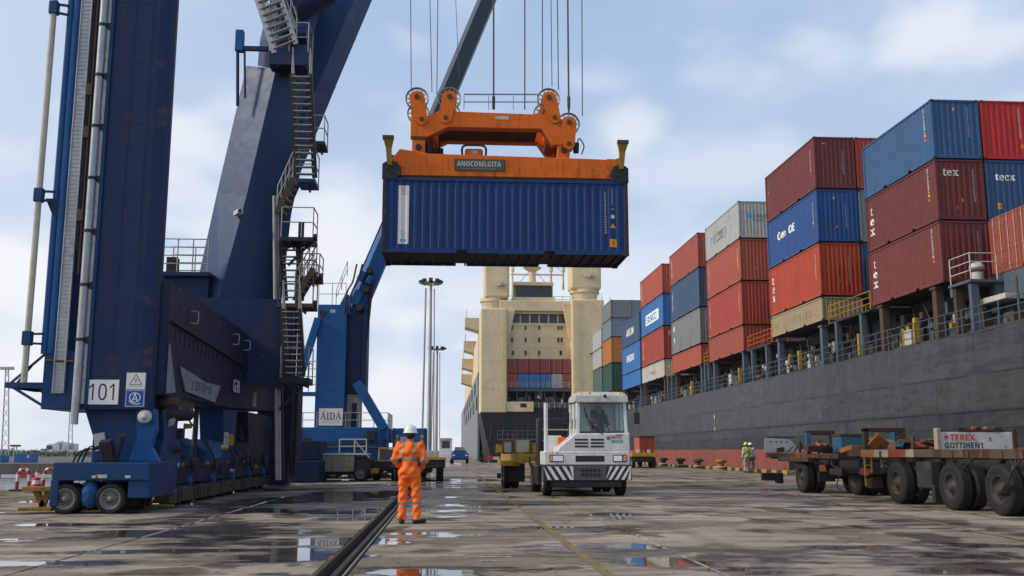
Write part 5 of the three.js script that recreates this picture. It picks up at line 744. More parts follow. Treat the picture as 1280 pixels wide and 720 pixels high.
  plat(349, 386, 472, { rails: 'fr', mat: M.darkSteel, th: 0.2 }); for (const [a, b, c, d] of [[349, 512, 386, 474], [352, 312, 391, 299], [360, 332, 392, 300], [352, 392, 370, 380]]) new MB().bar(P(a, b, -34.1), P(c, d, -34.1), 0.08, 0.08).build('platform_brace', M.darkSteel, k);
  for (const [x, y] of [[392, 297], [391, 380], [399, 346]]) { const p = P(x, y, -33.8); new MB().cyl(p, p.clone().add(V(0.12, 0, 0)), 0.13, 0.13, 10).build('lamp_housing', M.black, k); }
  new MB().cyl(P(346, 600, -34.2), P(343, 245, -34.2), 0.07, 0.07, 8).cyl(P(350, 600, -34.3), P(347, 245, -34.3), 0.05, 0.05, 8).build('stair_mast', M.railGrey, k);
  new MB().bar(P(345, 300, -35), P(350, 600, -35), 0.28, 0.22, RZ).build('stair_column', M.craneDeep, k);
}

// ================================================================ the second crane
{
  const Z = -52, k = thing('jib_crane', 'blue harbour crane with raised jib behind the flatbed and worker', 'crane', V(-5.8, 0, -54)), B = M.craneBlue, N = M.craneNavy, p = (x, y, z = Z) => atZ(x, y, z);
  new MB().box(-6.85, -5.32, 2.6, 9.05, Z - 2.4, Z, 0.04).build('column', B, k);
  new MB().box(-5.32, -4.5, 4.4, 9.0, Z - 2.3, Z - 0.5, 0.03).build('column_recess', N, k); new MB().box(-4.5, -4.27, 4.3, 8.95, Z - 2.0, Z - 0.3, 0.03).build('cable_duct', N, k);
  new MB().box(-5.3, -4.55, 2.6, 4.4, Z - 1.8, Z - 0.7, 0.05).build('slew_column', M.galv, k); new MB().box(-5.0, -4.75, 2.66, 3.9, Z - 0.7, Z - 0.6).build('access_door', N, k);
  new MB().box(-6.10, -6.05, 4.5, 7.8, Z - 0.02, Z + 0.012).box(-6.5, -5.6, 4.52, 4.55, Z - 0.02, Z + 0.012).build('weld_seam', B, k);
  const base = new MB().box(-9.0, -3.0, 1.85, 2.62, Z - 4.2, Z + 0.1, 0.05).box(-8.4, -3.2, 0.9, 1.85, Z - 4, Z + 0.02, 0.03).build('base', B, k);
  new MB().cyl(V(-8.2, 1.62, Z + 0.14), V(-3.2, 1.58, Z + 0.14), 0.05, 0.05, 8).cyl(V(-6.6, 1.80, Z + 0.14), V(-4.0, 1.80, Z + 0.14), 0.03, 0.03, 8).build('service_pipe', M.rustSteel, base);
  for (const x of [-7.6, -3.45, -3.05]) new MB().box(x - 0.06, x + 0.06, 0.9, 2.64, Z + 0.1, Z + 0.18).build('frame_post', B, base); new MB().box(-7.75, -7.0, 1.3, 2.1, Z + 0.02, Z + 0.2, 0.03).build('control_cabinet', M.darkSteel, base);
  for (const [x, y, w, h, m] of [[-3.9, 1.95, 0.5, 0.5, M.darkSteel], [-4.4, 1.0, 0.6, 0.4, M.darkSteel], [-7.25, 1.0, 0.35, 0.35, M.dirtyWhite], [-3.3, 1.2, 0.25, 0.9, N]]) new MB().box(x - w / 2, x + w / 2, y, y + h, Z + 0.05, Z + 0.3, 0.03).build('deck_gear', m, base);
  railRun([V(-8.9, 2.62, Z), V(-3.05, 2.62, Z), V(-3.05, 2.62, Z - 4)], 0.75, M.railGrey, k, { n: 2, step: 0.75 });
  new MB().bar(p(347, 560), p(398, 398), 0.36, 0.4, RZ).build('left_strut', B, k); new MB().bar(p(480, 536), p(446, 478), 0.5, 0.45, RZ).build('right_strut', B, k); new MB().box(p(365, 485).x - 0.12, p(365, 485).x + 0.12, 4.2, 4.7, Z + 0.22, Z + 0.26).build('sticker', M.dirtyWhite, k);
  { const s = new MB().box(-6.62, -5.38, 2.70, 3.60, Z, Z + 0.03).build('sign_board', M.dirtyWhite, k); sheet('lettering', cell(200, 150, c => { c.fillStyle = '#d9d7d1'; c.fillRect(0, 0, 200, 150); c.fillStyle = '#3b3d40'; c.strokeStyle = '#3b3d40'; c.font = 'bold 84px serif'; c.textAlign = 'center'; c.save(); c.translate(100, 96); c.scale(0.8, 1); c.fillText('ÁIDÁ', 0, 0); c.restore(); c.lineWidth = 3; c.beginPath(); c.moveTo(30, 108); c.quadraticCurveTo(100, 96, 176, 110); c.stroke(); for (let i = 0; i < 12; i++) c.fillRect(20 + i * 13, 122, 8, 5); }), V(-6.0, 3.15, Z + 0.035), RX, UY, 1.2, 0.87, s); sheet('number', textCell(60, 40, '08', { size: 38, colour: '#e3dcc6' }), V(p(416, 389).x, p(416, 389).y, Z + 0.005), RX, UY, 0.4, 0.25, k); }
  // jib
  const a = p(441, 396, Z - 1.0), b = p(632, -58, Z - 1.0), d = b.clone().sub(a).normalize(), n = V(-d.y, d.x, 0), ring = (t, w) => { const c = a.clone().lerp(b, t); return [c.clone().addScaledVector(n, w).add(V(0, 0, -0.25)), c.clone().addScaledVector(n, w * 0.35).add(V(0, 0, 0.6)), c.clone().addScaledVector(n, -w).add(V(0, 0, 0.35)), c.clone().addScaledVector(n, -w * 0.9).add(V(0, 0, -0.8)), c.clone().addScaledVector(n, w * 0.9).add(V(0, 0, -0.8))].reverse(); };
  const jib = new MB().loft([ring(0, 0.5), ring(0.06, 0.55), ring(0.25, 0.56), ring(0.42, 0.56)]).build('jib', M.craneBlue, k); new MB().loft([ring(0.42, 0.54), ring(1, 0.5)]).build('jib_extension', paint([0.050, 0.068, 0.092], { rough: 0.5, rust: 0.1, grime: 0.4, seed: 142, size: 256 }), k, 'slate grey upper jib section');
  new MB().bar(a.clone().addScaledVector(n, 0.5).add(V(0, 0, 0.55)), a.clone().lerp(b, 0.3).addScaledVector(n, 0.4).add(V(0, 0, 0.7)), 0.06, 0.06).build('cable_run', M.darkSteel, jib);
  for (const [x, y, w] of [[433, 378, 0.5], [446, 372, 0.5], [452, 345, 0.35], [462, 350, 0.3]]) { const q = p(x, y, Z - 0.35); new MB().boxAt(q, w, w * 1.6, 0.3, [0, 0, -0.45], 0.05).build('pivot_lug', B, k); }
  for (const [x, y] of [[404, 392], [449, 385], [462, 338], [457, 362]]) { const q = p(x, y, Z - 0.1); new MB().cyl(q.clone().add(V(0, 0, -0.5)), q.clone().add(V(0, 0, 0.15)), 0.17, 0.17, 12).build('pin', M.darkSteel, k); }
  new MB().cyl(p(452, 470, Z - 0.6), p(466, 345, Z - 0.6), 0.13, 0.09, 10).build('luffing_cylinder', M.darkSteel, k);
  for (let i = 0; i < 2; i++) new MB().tube([p(430 + i * 6, 392), p(434 + i * 6, 365), p(441 + i * 6, 352), p(446 + i * 7, 330)], 0.05, 6).build('hose', M.rubber, k);
  railRun([p(398, 381, Z - 1.8), p(432, 381, Z - 1.8)], 1.2, M.railGrey, k, { n: 2, step: 0.7 }); railRun([p(420, 381, Z - 0.4), p(434, 345, Z - 0.4)], 0.8, M.railGrey, k, { n: 2, step: 0.8 });
  const lp = new MB().box(p(376, 490).x, p(396, 490).x, p(385, 494).y, p(385, 490).y, Z - 1, Z + 0.1).build('side_platform', B, k); railRun([V(p(376, 490).x, p(385, 490).y, Z), V(p(395, 490).x, p(385, 490).y, Z)], 1.6, M.railGrey, k, { n: 4, step: 0.4 });
  // blue cabinet beside the base
  const cab = new MB().box(-2.8, -1.05, 0.78, 2.58, Z - 2.5, Z - 0.05, 0.03).build('electrical_cabinet', B, k); for (const x of [-2.76, -1.12]) new MB().box(x - 0.03, x + 0.04, 0.78, 2.6, Z - 0.05, Z - 0.01).build('frame_post', N, cab); new MB().box(-2.4, -1.75, 1.72, 2.15, Z - 0.05, Z - 0.02).build('panel', M.galv, cab); for (const x of [-2.62, -1.35]) for (let i = 0; i < 3; i++) new MB().box(x, x + 0.14, 1.6 + i * 0.24, 1.76 + i * 0.24, Z - 0.05, Z - 0.02).build('label_plate', M.yellow, cab);
  new MB().box(-2.8, -1.05, 0.05, 0.78, Z - 2.4, Z - 0.3).build('cabinet_stand', M.darkSteel, k);
  for (const x of [-8.0, -6.2, -4.4]) new MB().box(x - 0.5, x + 0.5, 0.05, 0.95, Z - 3.6, Z - 0.4, 0.04).build('bogie', M.darkSteel, k); for (const x of [-8.0, -6.2, -4.4]) for (const o of [-0.5, 0.5]) wheel(k, V(x + o * 0.8, 0.34, Z - 0.2), RZ, 0.34, 0.3, M.rim);
}

// ================================================================ spreader, its ropes and the hanging container
{
  const Z = -33, P = (x, y, z = Z) => atZ(x, y, z), cy = 8.05, ch = 2.66, cl = 8.5, cx = 1.97, cw = 2.44;
  const O = M.orange, k = thing('container_spreader', 'orange lifting spreader with four rope sheaves on the hanging container', 'spreader', V(cx, cy + ch, Z - 1.2));
  const yT = cy + ch, x0 = cx - cl / 2, x1 = cx + cl / 2;
  container('shipping_container', 'dark blue container hanging in the air under the orange spreader', null, 'hung', V(cx, cy, Z - cw / 2), cl, ch, cw, { turn: -Math.PI / 2, pitch: 0.28, floor: true, prints: [['sea', banner, 0.55, 0.32, 0.36, 2.05, 'banner'], ['sea', idStrip, 7.62, 0.75, 0.16, 1.55, 'identification_marks'], ['sea', smallMarks, 7.82, 0.22, 0.30, 2.2, 'warning_marks']] });
  // main frame: two long beams with end beams
  const mid = yT + 0.10;
  for (const z of [Z - 0.12, Z - 2.1]) {
    const b = new MB().poly([[x0 + 0.55, mid], [x1 - 0.35, mid], [x1 - 0.15, mid + 0.25], [x1 - 0.15, mid + 0.82], [x1 - 0.5, mid + 0.70], [x1 - 1.3, mid + 0.72], [x0 + 1.6, mid + 0.80], [x0 + 0.55, mid + 0.95], [x0 + 0.25, mid + 0.55], [x0 + 0.3, mid + 0.15]], 'z', z - 0.3, z, 0.02).build('main_beam', O, k);
    for (const x of [x0 + 1.3, x0 + 2.2, x1 - 1.75, x1 - 2.3, cx + 0.4]) new MB().box(x - 0.012, x + 0.012, mid + 0.03, mid + 0.70, z, z + 0.012).build('weld_seam', O, b);
    new MB().box(x0 + 0.4, x1 - 0.4, mid - 0.1, mid, z - 0.25, z - 0.05).build('lower_flange', M.rustSteel, b);
  }
  for (const s of [-1, 1]) {
    const x = s < 0 ? x0 : x1, e = new MB().box(x - 0.02 * s, x - s * 0.6, mid - 0.08, mid + 0.32, Z - 2.42, Z - 0.02, 0.03).build('end_beam', M.rustSteel, k);
    for (const z of [Z - 0.04, Z - 2.4]) { new MB().poly([[x + s * 0.03, mid - 0.15], [x - s * 0.5, mid - 0.15], [x - s * 0.62, mid + 0.1], [x - s * 0.5, mid + 0.42], [x - s * 0.2, mid + 0.52], [x + s * 0.03, mid + 0.36]], 'z', z - 0.08, z + 0.06, 0.01).build('corner_plate', castMat, e); for (const [a, b2] of [[0.12, 0.2], [0.35, 0.08], [0.3, 0.3]]) new MB().cyl(V(x - s * a, mid + b2, z), V(x - s * a, mid + b2, z + 0.1), 0.05, 0.05, 8).build('bolt', M.black, e); }
    for (const z of [Z + 0.02, Z - 2.3]) { const q = V(x - s * 0.22, mid + 0.42, z); new MB().loft([[q.clone().add(V(-0.08, -0.1, -0.08)), q.clone().add(V(0.08, -0.1, -0.08)), q.clone().add(V(0.08, -0.1, 0.05)), q.clone().add(V(-0.08, -0.1, 0.05))], [V(-0.1 - s * 0 + s * 0.04, 0.5, -0.07), V(0.1 + s * 0.04, 0.5, -0.07), V(0.1 + s * 0.04, 0.5, 0.07), V(-0.1 + s * 0.04, 0.5, 0.07)].map(v => v.add(q)), [V(-0.2 + s * 0.06, 0.92, -0.03), V(0.2 + s * 0.06, 0.88, -0.03), V(0.2 + s * 0.06, 0.88, 0.16), V(-0.2 + s * 0.06, 0.92, 0.16)].map(v => v.add(q))].map(r => r.reverse())).build('guide_flipper', M.wornYellow, k, 'yellow guide flipper with dark tip'); new MB().box(q.x - 0.19 + s * 0.06, q.x + 0.19 + s * 0.06, q.y + 0.80, q.y + 0.915, z - 0.04, z + 0.175).build('flipper_tip', M.rustSteel, k); }
    for (const z of [Z - 0.15, Z - 2.25]) new MB().cyl(V(x - s * 0.09, yT - 0.02, z), V(x - s * 0.09, mid, z), 0.05, 0.05, 8).build('twist_lock', M.darkSteel, k);
  }
  { const c = P(600, 202).x; const s = new MB().box(c - 0.88, c + 0.88, mid + 0.20, mid + 0.62, Z - 0.12, Z - 0.095).build('name_board', M.darkSteel, k); sheet('lettering', cell(420, 100, g => { g.fillStyle = '#4b4742'; g.fillRect(0, 0, 420, 100); g.fillStyle = '#b9b4aa'; g.font = 'bold 62px sans-serif'; g.textBaseline = 'middle'; g.save(); g.translate(16, 40); g.scale(0.82, 1); g.fillText('ANOCOMLGITA', 0, 0); g.restore(); g.fillStyle = '#8d8982'; const r = rng(6); for (let i = 0; i < 24; i++) g.fillRect(60 + i * 12, 80 + r() * 4, 4 + r() * 6, 5); }), V(c, mid + 0.41, Z - 0.09), RX, UY, 1.72, 0.40, s); }
  // posts between the frame and the head block
  const hb0 = P(512, 162), hb1 = P(700, 162), hy0 = P(600, 158).y, hy1 = P(600, 137).y;
  for (const z of [Z - 0.3, Z - 1.95]) {
    const a = P(523, 190).x, b = P(706, 190).x, top = P(520, 140).y;
    new MB().box(a - 0.22, a + 0.22, mid + 0.75, top, z - 0.14, z + 0.06, 0.02).build('hanger', O, k); new MB().poly([[b - 0.25, mid + 0.70], [b + 0.18, mid + 0.70], [b + 0.18, mid + 1.35], [b + 0.42, mid + 1.8], [b + 0.28, mid + 2.2], [b - 0.28, mid + 2.2], [b - 0.38, mid + 1.85], [b - 0.22, mid + 1.4]], 'z', z - 0.14, z + 0.06, 0.02).build('hanger', O, k);
    for (const x of [a, b]) new MB().cyl(V(x, mid + 1.05, z + 0.05), V(x, mid + 1.05, z + 0.14), 0.11, 0.11, 10).build('pin', M.darkSteel, k);
    new MB().box(a - 0.23, a + 0.23, P(520, 172).y, P(520, 152).y, z + 0.06, z + 0.075).build('dark_plate', M.rustSteel, k);
  }
  const hx0 = P(513, 150).x, hx1 = P(688, 150).x, xr = P(718, 172).x;
  const head = new MB().poly([[hx0, hy0 - 0.35], [hx0 + 0.6, hy0 - 0.35], [hx0 + 1.3, hy0 + 0.02], [hx1 - 0.3, hy0 + 0.02], [hx1 + 0.1, hy0 - 0.55], [xr - 0.4, hy0 - 0.55], [xr - 0.15, hy0 - 0.1], [hx1 + 0.2, hy0 + 0.28], [hx1 + 0.05, hy1 - 0.06], [hx0 + 1.0, hy1], [hx0 + 0.6, hy1 - 0.2], [hx0, hy1 - 0.3]], 'z', Z - 0.62, Z - 0.2, 0.02).build('head_beam', O, k);
  new MB().poly([[hx0, hy0 - 0.35], [hx0 + 0.6, hy0 - 0.35], [hx0 + 1.3, hy0 + 0.02], [hx1 - 0.3, hy0 + 0.02], [hx1 + 0.1, hy0 - 0.55], [xr - 0.4, hy0 - 0.55], [xr - 0.15, hy0 - 0.1], [hx1 + 0.2, hy0 + 0.28], [hx1 + 0.05, hy1 - 0.06], [hx0 + 1.0, hy1], [hx0, hy1 - 0.3]], 'z', Z - 2.2, Z - 1.8, 0.02).build('head_beam', O, k);
  new MB().box(hx0 + 1.0, hx1 - 0.4, hy0 + 0.06, hy0 + 0.14, Z - 1.8, Z - 0.6).build('head_floor', M.rustSteel, k); new MB().box(hx0 + 0.1, hx0 + 0.7, hy0 - 0.3, hy1 - 0.35, Z - 1.8, Z - 0.6).build('cross_member', O, k); new MB().box(hx1 - 0.1, hx1 + 0.25, hy0 - 0.4, hy1 - 0.3, Z - 1.8, Z - 0.6).build('cross_member', O, k);
  { const c = P(628, 145); new MB().box(c.x - 0.24, c.x + 0.24, c.y - 0.06, c.y + 0.06, Z - 0.2, Z - 0.19).build('worn_sticker', M.dirtyWhite, head); }
  railRun([P(580, 137, Z - 0.5), P(672, 137, Z - 0.5)], 0.58, M.railGrey, k, { n: 2, step: 0.9, r: 0.016 }); railRun([P(580, 137, Z - 2), P(672, 137, Z - 2)], 0.58, M.railGrey, k, { n: 2, step: 0.9, r: 0.016 });
  // sheaves in cheek plates
  for (const [px, py, qx, qy, i] of [[521, 119, 527, 147, 0], [562, 119, 557, 145, 1], [687, 120, 694, 145, 2], [712, 151, 712, 178, 3]]) for (const z of [Z - 0.35, Z - 1.9]) {
    const c = P(px, py, Z).setZ(z), q = P(qx, qy, Z).setZ(z), R = 0.385, s = new MB().lathe([[R - 0.02, -0.05], [R + 0.025, -0.06], [R + 0.025, -0.045], [R + 0.0, 0], [R + 0.025, 0.045], [R + 0.025, 0.06], [R - 0.02, 0.05], [R - 0.02, -0.05]], c, RZ, 26).build('sheave', M.railGrey, k);
    for (let j = 0; j < 12; j++) { const t = j / 12 * 2 * Math.PI; new MB().bar(c, c.clone().add(V(Math.cos(t) * (R - 0.04), Math.sin(t) * (R - 0.04), 0)), 0.03, 0.05, RZ).build('spoke', M.dirtyWhite, s); }
    const dir = q.clone().sub(c), L = dir.length(), u = dir.clone().normalize(), v = V(-u.y, u.x, 0), pts = []; for (let j = 0; j <= 8; j++) { const t = Math.PI * j / 8; const w = c.clone().addScaledVector(v, Math.cos(t) * 0.265).addScaledVector(u, -Math.sin(t) * 0.22); pts.push([w.x, w.y]); } for (let j = 0; j <= 8; j++) { const t = Math.PI * j / 8; const w = q.clone().addScaledVector(v, -Math.cos(t) * 0.21).addScaledVector(u, Math.sin(t) * 0.21); pts.push([w.x, w.y]); }
    for (const o of [0.17, -0.19]) new MB().poly(pts, 'z', z + o, z + o + 0.04).build('cheek_plate', i === 1 && o > 0 ? O : O, k);
    new MB().cyl(c.clone().add(V(0, 0, -0.24)), c.clone().add(V(0, 0, 0.26)), 0.09, 0.09, 10).build('sheave_pin', M.rustSteel, k); new MB().cyl(q.clone().add(V(0, 0, -0.24)), q.clone().add(V(0, 0, 0.25)), 0.08, 0.08, 10).build('cheek_pin', M.rustSteel, k);
  }
  // power pack with hoops
  { const c = P(593, 190), b = new MB().box(c.x - 0.32, c.x + 0.32, mid + 0.72, mid + 1.16, Z - 1.3, Z - 0.55, 0.08).build('power_pack', O, k); new MB().tube([V(c.x - 0.40, mid + 0.72, Z - 0.5), V(c.x - 0.42, mid + 1.12, Z - 0.5), V(c.x - 0.28, mid + 1.24, Z - 0.5), V(c.x + 0.28, mid + 1.24, Z - 0.5), V(c.x + 0.42, mid + 1.12, Z - 0.5), V(c.x + 0.40, mid + 0.72, Z - 0.5)], 0.04, 8).build('hoop', M.black, b); new MB().box(c.x - 0.38, c.x + 0.38, mid + 0.72, mid + 0.86, Z - 1.4, Z - 0.5).build('pack_base', M.black, b); new MB().box(c.x - 0.08, c.x + 0.12, mid + 0.94, mid + 1.08, Z - 0.56, Z - 0.54).build('sticker', M.dirtyWhite, b); }
  for (const [x, h] of [[549, 0.7], [540, 0.4]]) { const c = P(x, 190, Z - 1.2); new MB().box(c.x - 0.15, c.x + 0.15, c.y - 0.05, c.y + 0.1, Z - 1.35, Z - 1.05).cyl(c, c.clone().add(V(0, h, 0)), 0.03, 0.03, 6).build('valve_block', M.darkSteel, k); }
  for (const [x, z] of [[700, -0.5], [720, -0.6], [696, -1.2], [536, -0.5]]) { const c = P(x, 186, Z + z); new MB().cyl(c.clone().add(V(0, -0.15, 0)), c.clone().add(V(0, 0.2, 0)), 0.10, 0.12, 10).build('hydraulic_motor', M.darkSteel, k); new MB().tube([c.clone(), c.clone().add(V(0.1, 0.35, 0.1)), c.clone().add(V(0.28, 0.1, 0.05)), c.clone().add(V(0.2, -0.2, 0))], 0.022, 6).build('hose', M.rubber, k); }
  // hoist ropes going up out of the picture
  for (const [xb, yb, xt, z, r] of [[514, 112, 513, -0.35, 0.017], [540, 115, 536, -1.9, 0.017], [546, 118, 548, -0.35, 0.017], [617, 137, 617, -0.5, 0.035], [656, 137, 656, -0.7, 0.025], [678, 112, 678, -0.35, 0.02], [690, 108, 688, -1.9, 0.017], [698, 112, 696, -0.35, 0.02], [711, 142, 709, -0.35, 0.035], [728, 145, 727, -1.9, 0.02], [574, 100, 567, -1.9, 0.012]]) { const a = atZ(xb, yb, Z + z), b = atZ(xt, -60, Z + z); new MB().cyl(a, b, r, r, 6).build('hoist_rope', M.wire, k); }
  for (const x of [617, 711]) { const c = P(x, 131, Z - 0.5); new MB().cyl(c.clone().add(V(0, -0.15, 0)), c.clone().add(V(0, 0.3, 0)), 0.05, 0.06, 8).build('rope_socket', M.darkSteel, k); }
}

// ================================================================ the white terminal tractor
const cabGlass = new THREE.MeshPhysicalMaterial({ color: C(0.80, 0.92, 0.90), transmission: 1, thickness: 0, roughness: 0.02, ior: 1.5 });
{
  const k = thing('terminal_tractor', 'white terminal tractor with striped bumper and a driver at the wheel', 'tractor', V(4.4, 0, -33.6)), W = M.white, Z = -31;
  new MB().box(3.5, 5.3, 0.42, 0.92, -37.2, -31.3, 0.02).build('chassis', M.darkSteel, k);
  const bp = new MB().box(3.0, 5.8, 0.50, 0.95, Z - 0.3, Z, 0.02).build('bumper', paint([0.10, 0.10, 0.10], { rust: 0.3, grime: 0.5, seed: 170, size: 128 }), k);
  for (const [xa, xb, s] of [[3.02, 3.96, -1], [4.97, 5.78, 1]]) { const n = 8, w = (xb - xa) / n; for (let i = -1; i < n + 2; i++) { const pts = [[xa + i * w - s * 0.13, 0.52], [xa + (i + 1) * w - s * 0.13, 0.52], [xa + (i + 1) * w + s * 0.13, 0.93], [xa + i * w + s * 0.13, 0.93]].map(p => [Math.max(xa, Math.min(xb, p[0])), p[1]]); if (Math.abs(pts[0][0] - pts[1][0]) + Math.abs(pts[2][0] - pts[3][0]) < 0.05) continue; new MB().poly(pts, 'z', Z - 0.01, Z + 0.006).build('stripe', i & 1 ? M.black : M.white, bp); } }
  for (let r = 0; r < 2; r++) for (let i = 0; i < 5; i++) new MB().box(4.18 + i * 0.13, 4.28 + i * 0.13, 0.62 + r * 0.14, 0.72 + r * 0.14, Z - 0.01, Z + 0.008).build('grille_slot', M.black, bp);
  new MB().box(3.3, 5.5, 0.28, 0.5, Z - 0.9, Z - 0.1, 0.04).build('under_guard', M.black, k);
  const fp = new MB().box(3.05, 5.77, 0.97, 1.40, Z - 1.5, Z - 0.06, 0.035).build('front_panel', W, k);
  new MB().box(3.0, 5.8, 0.945, 0.975, Z - 1.4, Z - 0.02).build('rubber_trim', M.rubber, fp);
  new MB().box(4.03, 4.95, 1.07, 1.26, Z - 0.08, Z - 0.055, 0.01).build('air_intake', M.black, fp);
  for (const s of [-1, 1]) { const x = s < 0 ? 3.44 : 5.44, h = new MB().box(x - 0.23, x + 0.22, 1.06, 1.29, Z - 0.12, Z - 0.045, 0.015).build('headlight', M.black, fp); new MB().box(x - 0.12 - (s > 0 ? 0.08 : 0), x + 0.20 - (s > 0 ? 0.14 : 0), 1.09, 1.26, Z - 0.06, Z - 0.035, 0.01).build('lens', M.lampGlass, h); new MB().box(x + (s < 0 ? -0.21 : 0.10), x + (s < 0 ? -0.13 : 0.20), 1.09, 1.26, Z - 0.06, Z - 0.033, 0.01).build('indicator', M.amber, h); }
  const hood = new MB().poly([[3.46, 1.40], [3.52, 1.52], [4.05, 1.95], [5.76, 1.97], [5.77, 1.40]], 'z', Z - 1.3, Z - 0.10, 0.03).build('hood', W, k);
  for (const x of [4.02, 4.52]) for (let i = 0; i < 3; i++) new MB().box(x, x + 0.42, 1.52 + i * 0.105, 1.575 + i * 0.105, Z - 0.11, Z - 0.09).build('louvre', M.black, hood);
  sheet('lettering', cell(120, 60, c => { c.fillStyle = '#b83a34'; c.fillRect(2, 14, 20, 20); c.fillStyle = '#34505c'; c.font = 'bold 26px sans-serif'; c.fillText('NEUL', 28, 28); c.fillStyle = '#3f7f6a'; c.fillText('IBDEA', 28, 54); c.fillStyle = '#d1622e'; c.fillRect(60, 0, 40, 10); }), V(5.33, 1.78, Z - 0.092), RX, UY, 0.62, 0.3, hood);
  new MB().box(5.74, 5.78, 1.36, 1.44, Z - 0.6, Z - 0.2).build('step_lamp', M.amber, k);
  // cab of pillars, roof and panes
  const cab = new MB().box(4.08, 5.72, 1.40, 1.5, Z - 1.95, Z - 0.15).box(4.08, 4.14, 1.9, 2.1, Z - 1.95, Z - 0.3).box(5.66, 5.72, 1.5, 2.1, Z - 1.95, Z - 0.3).box(4.08, 5.72, 1.5, 3.0, Z - 2.0, Z - 1.94).box(4.09, 5.71, 1.5, 1.96, Z - 0.22, Z - 0.14).build('cab', W, k);
  for (const [a, b] of [[V(4.13, 1.9, Z - 0.17), V(4.17, 3.0, Z - 0.30)], [V(5.67, 1.9, Z - 0.17), V(5.63, 3.0, Z - 0.30)], [V(4.12, 1.9, Z - 1.9), V(4.15, 3.0, Z - 1.9)], [V(5.68, 1.9, Z - 1.9), V(5.65, 3.0, Z - 1.9)], [V(4.12, 1.9, Z - 0.95), V(4.15, 3.0, Z - 1.0)], [V(5.68, 1.9, Z - 0.95), V(5.65, 3.0, Z - 1.0)]]) new MB().bar(a, b, 0.11, 0.11, RZ, 0.02).build('pillar', W, cab);
  const roof = new MB().loft([[V(4.06, 2.96, Z - 0.12), V(4.06, 2.96, Z - 2.05), V(5.74, 2.96, Z - 2.05), V(5.74, 2.96, Z - 0.12)], [V(4.08, 3.14, Z - 0.15), V(4.08, 3.14, Z - 2.0), V(5.72, 3.14, Z - 2.0), V(5.72, 3.14, Z - 0.15)], [V(4.2, 3.27, Z - 0.35), V(4.2, 3.27, Z - 1.9), V(5.6, 3.27, Z - 1.9), V(5.6, 3.27, Z - 0.35)]].map(r => r.reverse())).build('roof', M.dirtyWhite, k);
  for (const x of [4.5, 5.5]) new MB().lathe([[0.07, 0], [0.065, 0.06], [0.03, 0.09], [0, 0.09]], V(x, 3.17, Z - 0.28), UY, 12).build('marker_lamp', M.amber, roof); new MB().cyl(V(5.0, 3.1, Z - 0.2), V(5.0, 3.14, Z - 0.1), 0.05, 0.05, 8).build('horn', M.darkSteel, roof);
  const pane = (a, b, c, d, nm) => { const g = new THREE.BufferGeometry(); g.setAttribute('position', new THREE.Float32BufferAttribute([a, b, c, a, c, d].flatMap(v => [v.x, v.y, v.z]), 3)); g.computeVertexNormals(); g.setAttribute('uv', new THREE.Float32BufferAttribute(new Float32Array(12), 2)); const o = ORIG(k); g.translate(-o.x, -o.y, -o.z); return put(nm, g, cabGlass, cab); };
  pane(V(4.18, 1.94, Z - 0.165), V(5.62, 1.94, Z - 0.165), V(5.58, 2.97, Z - 0.29), V(4.22, 2.97, Z - 0.29), 'windscreen');
  { const g = new MB(); for (const [a, b] of [[V(4.17, 1.95, Z - 0.15), V(5.63, 1.95, Z - 0.15)], [V(4.21, 2.95, Z - 0.27), V(5.59, 2.95, Z - 0.27)], [V(4.18, 1.95, Z - 0.15), V(4.22, 2.95, Z - 0.27)], [V(5.62, 1.95, Z - 0.15), V(5.58, 2.95, Z - 0.27)]]) g.bar(a, b, 0.035, 0.03, RZ); g.build('windscreen_seal', M.rubber, cab); }
  for (const s of [-1, 1]) for (const [z0, z1] of [[Z - 0.30, Z - 0.92], [Z - 1.03, Z - 1.86]]) { const x = s < 0 ? 4.11 : 5.69; pane(V(x, 2.08, z0), V(x, 2.08, z1), V(x - s * 0.02, 2.96, z1), V(x - s * 0.02, 2.96, z0), 'side_window'); }
  new MB().tube([V(4.35, 2.78, Z - 0.2), V(4.42, 2.45, Z - 0.18), V(4.75, 2.05, Z - 0.12), V(4.92, 1.92, Z - 0.1)], 0.018, 6).bar(V(4.34, 2.75, Z - 0.2), V(4.5, 2.28, Z - 0.15), 0.03, 0.03).build('wiper', M.rubber, k);
  new MB().box(4.2, 5.6, 1.9, 2.02, Z - 0.55, Z - 0.2, 0.03).build('dashboard', M.black, cab); new MB().box(4.75, 5.25, 1.5, 1.95, Z - 1.75, Z - 1.2, 0.06).box(4.77, 5.23, 1.95, 2.75, Z - 1.8, Z - 1.68, 0.05).build('driver_seat', M.black, cab); { const p = [], c = V(4.98, 2.08, Z - 0.72); for (let i = 0; i < 12; i++) { const t = i / 12 * 2 * Math.PI; p.push(c.clone().add(V(Math.cos(t) * 0.22, Math.sin(t) * 0.16, Math.sin(t) * -0.15))); } new MB().tube(p, 0.018, 6, 24, true).bar(c, V(4.98, 1.9, Z - 0.5), 0.05, 0.05).build('steering_wheel', M.black, cab); }
  for (const s of [-1, 1]) { const x = s < 0 ? 4.02 : 5.78; new MB().tube([V(x - s * 0.02, 2.9, Z - 0.35), V(x + s * 0.22, 2.86, Z - 0.2), V(x + s * 0.24, 2.3, Z - 0.2)], 0.015, 6).build('mirror_arm', M.black, cab); new MB().box(x + s * 0.24 - 0.09, x + s * 0.24 + 0.09, 2.25, 2.62, Z - 0.22, Z - 0.16, 0.02).build('mirror', M.black, cab); }
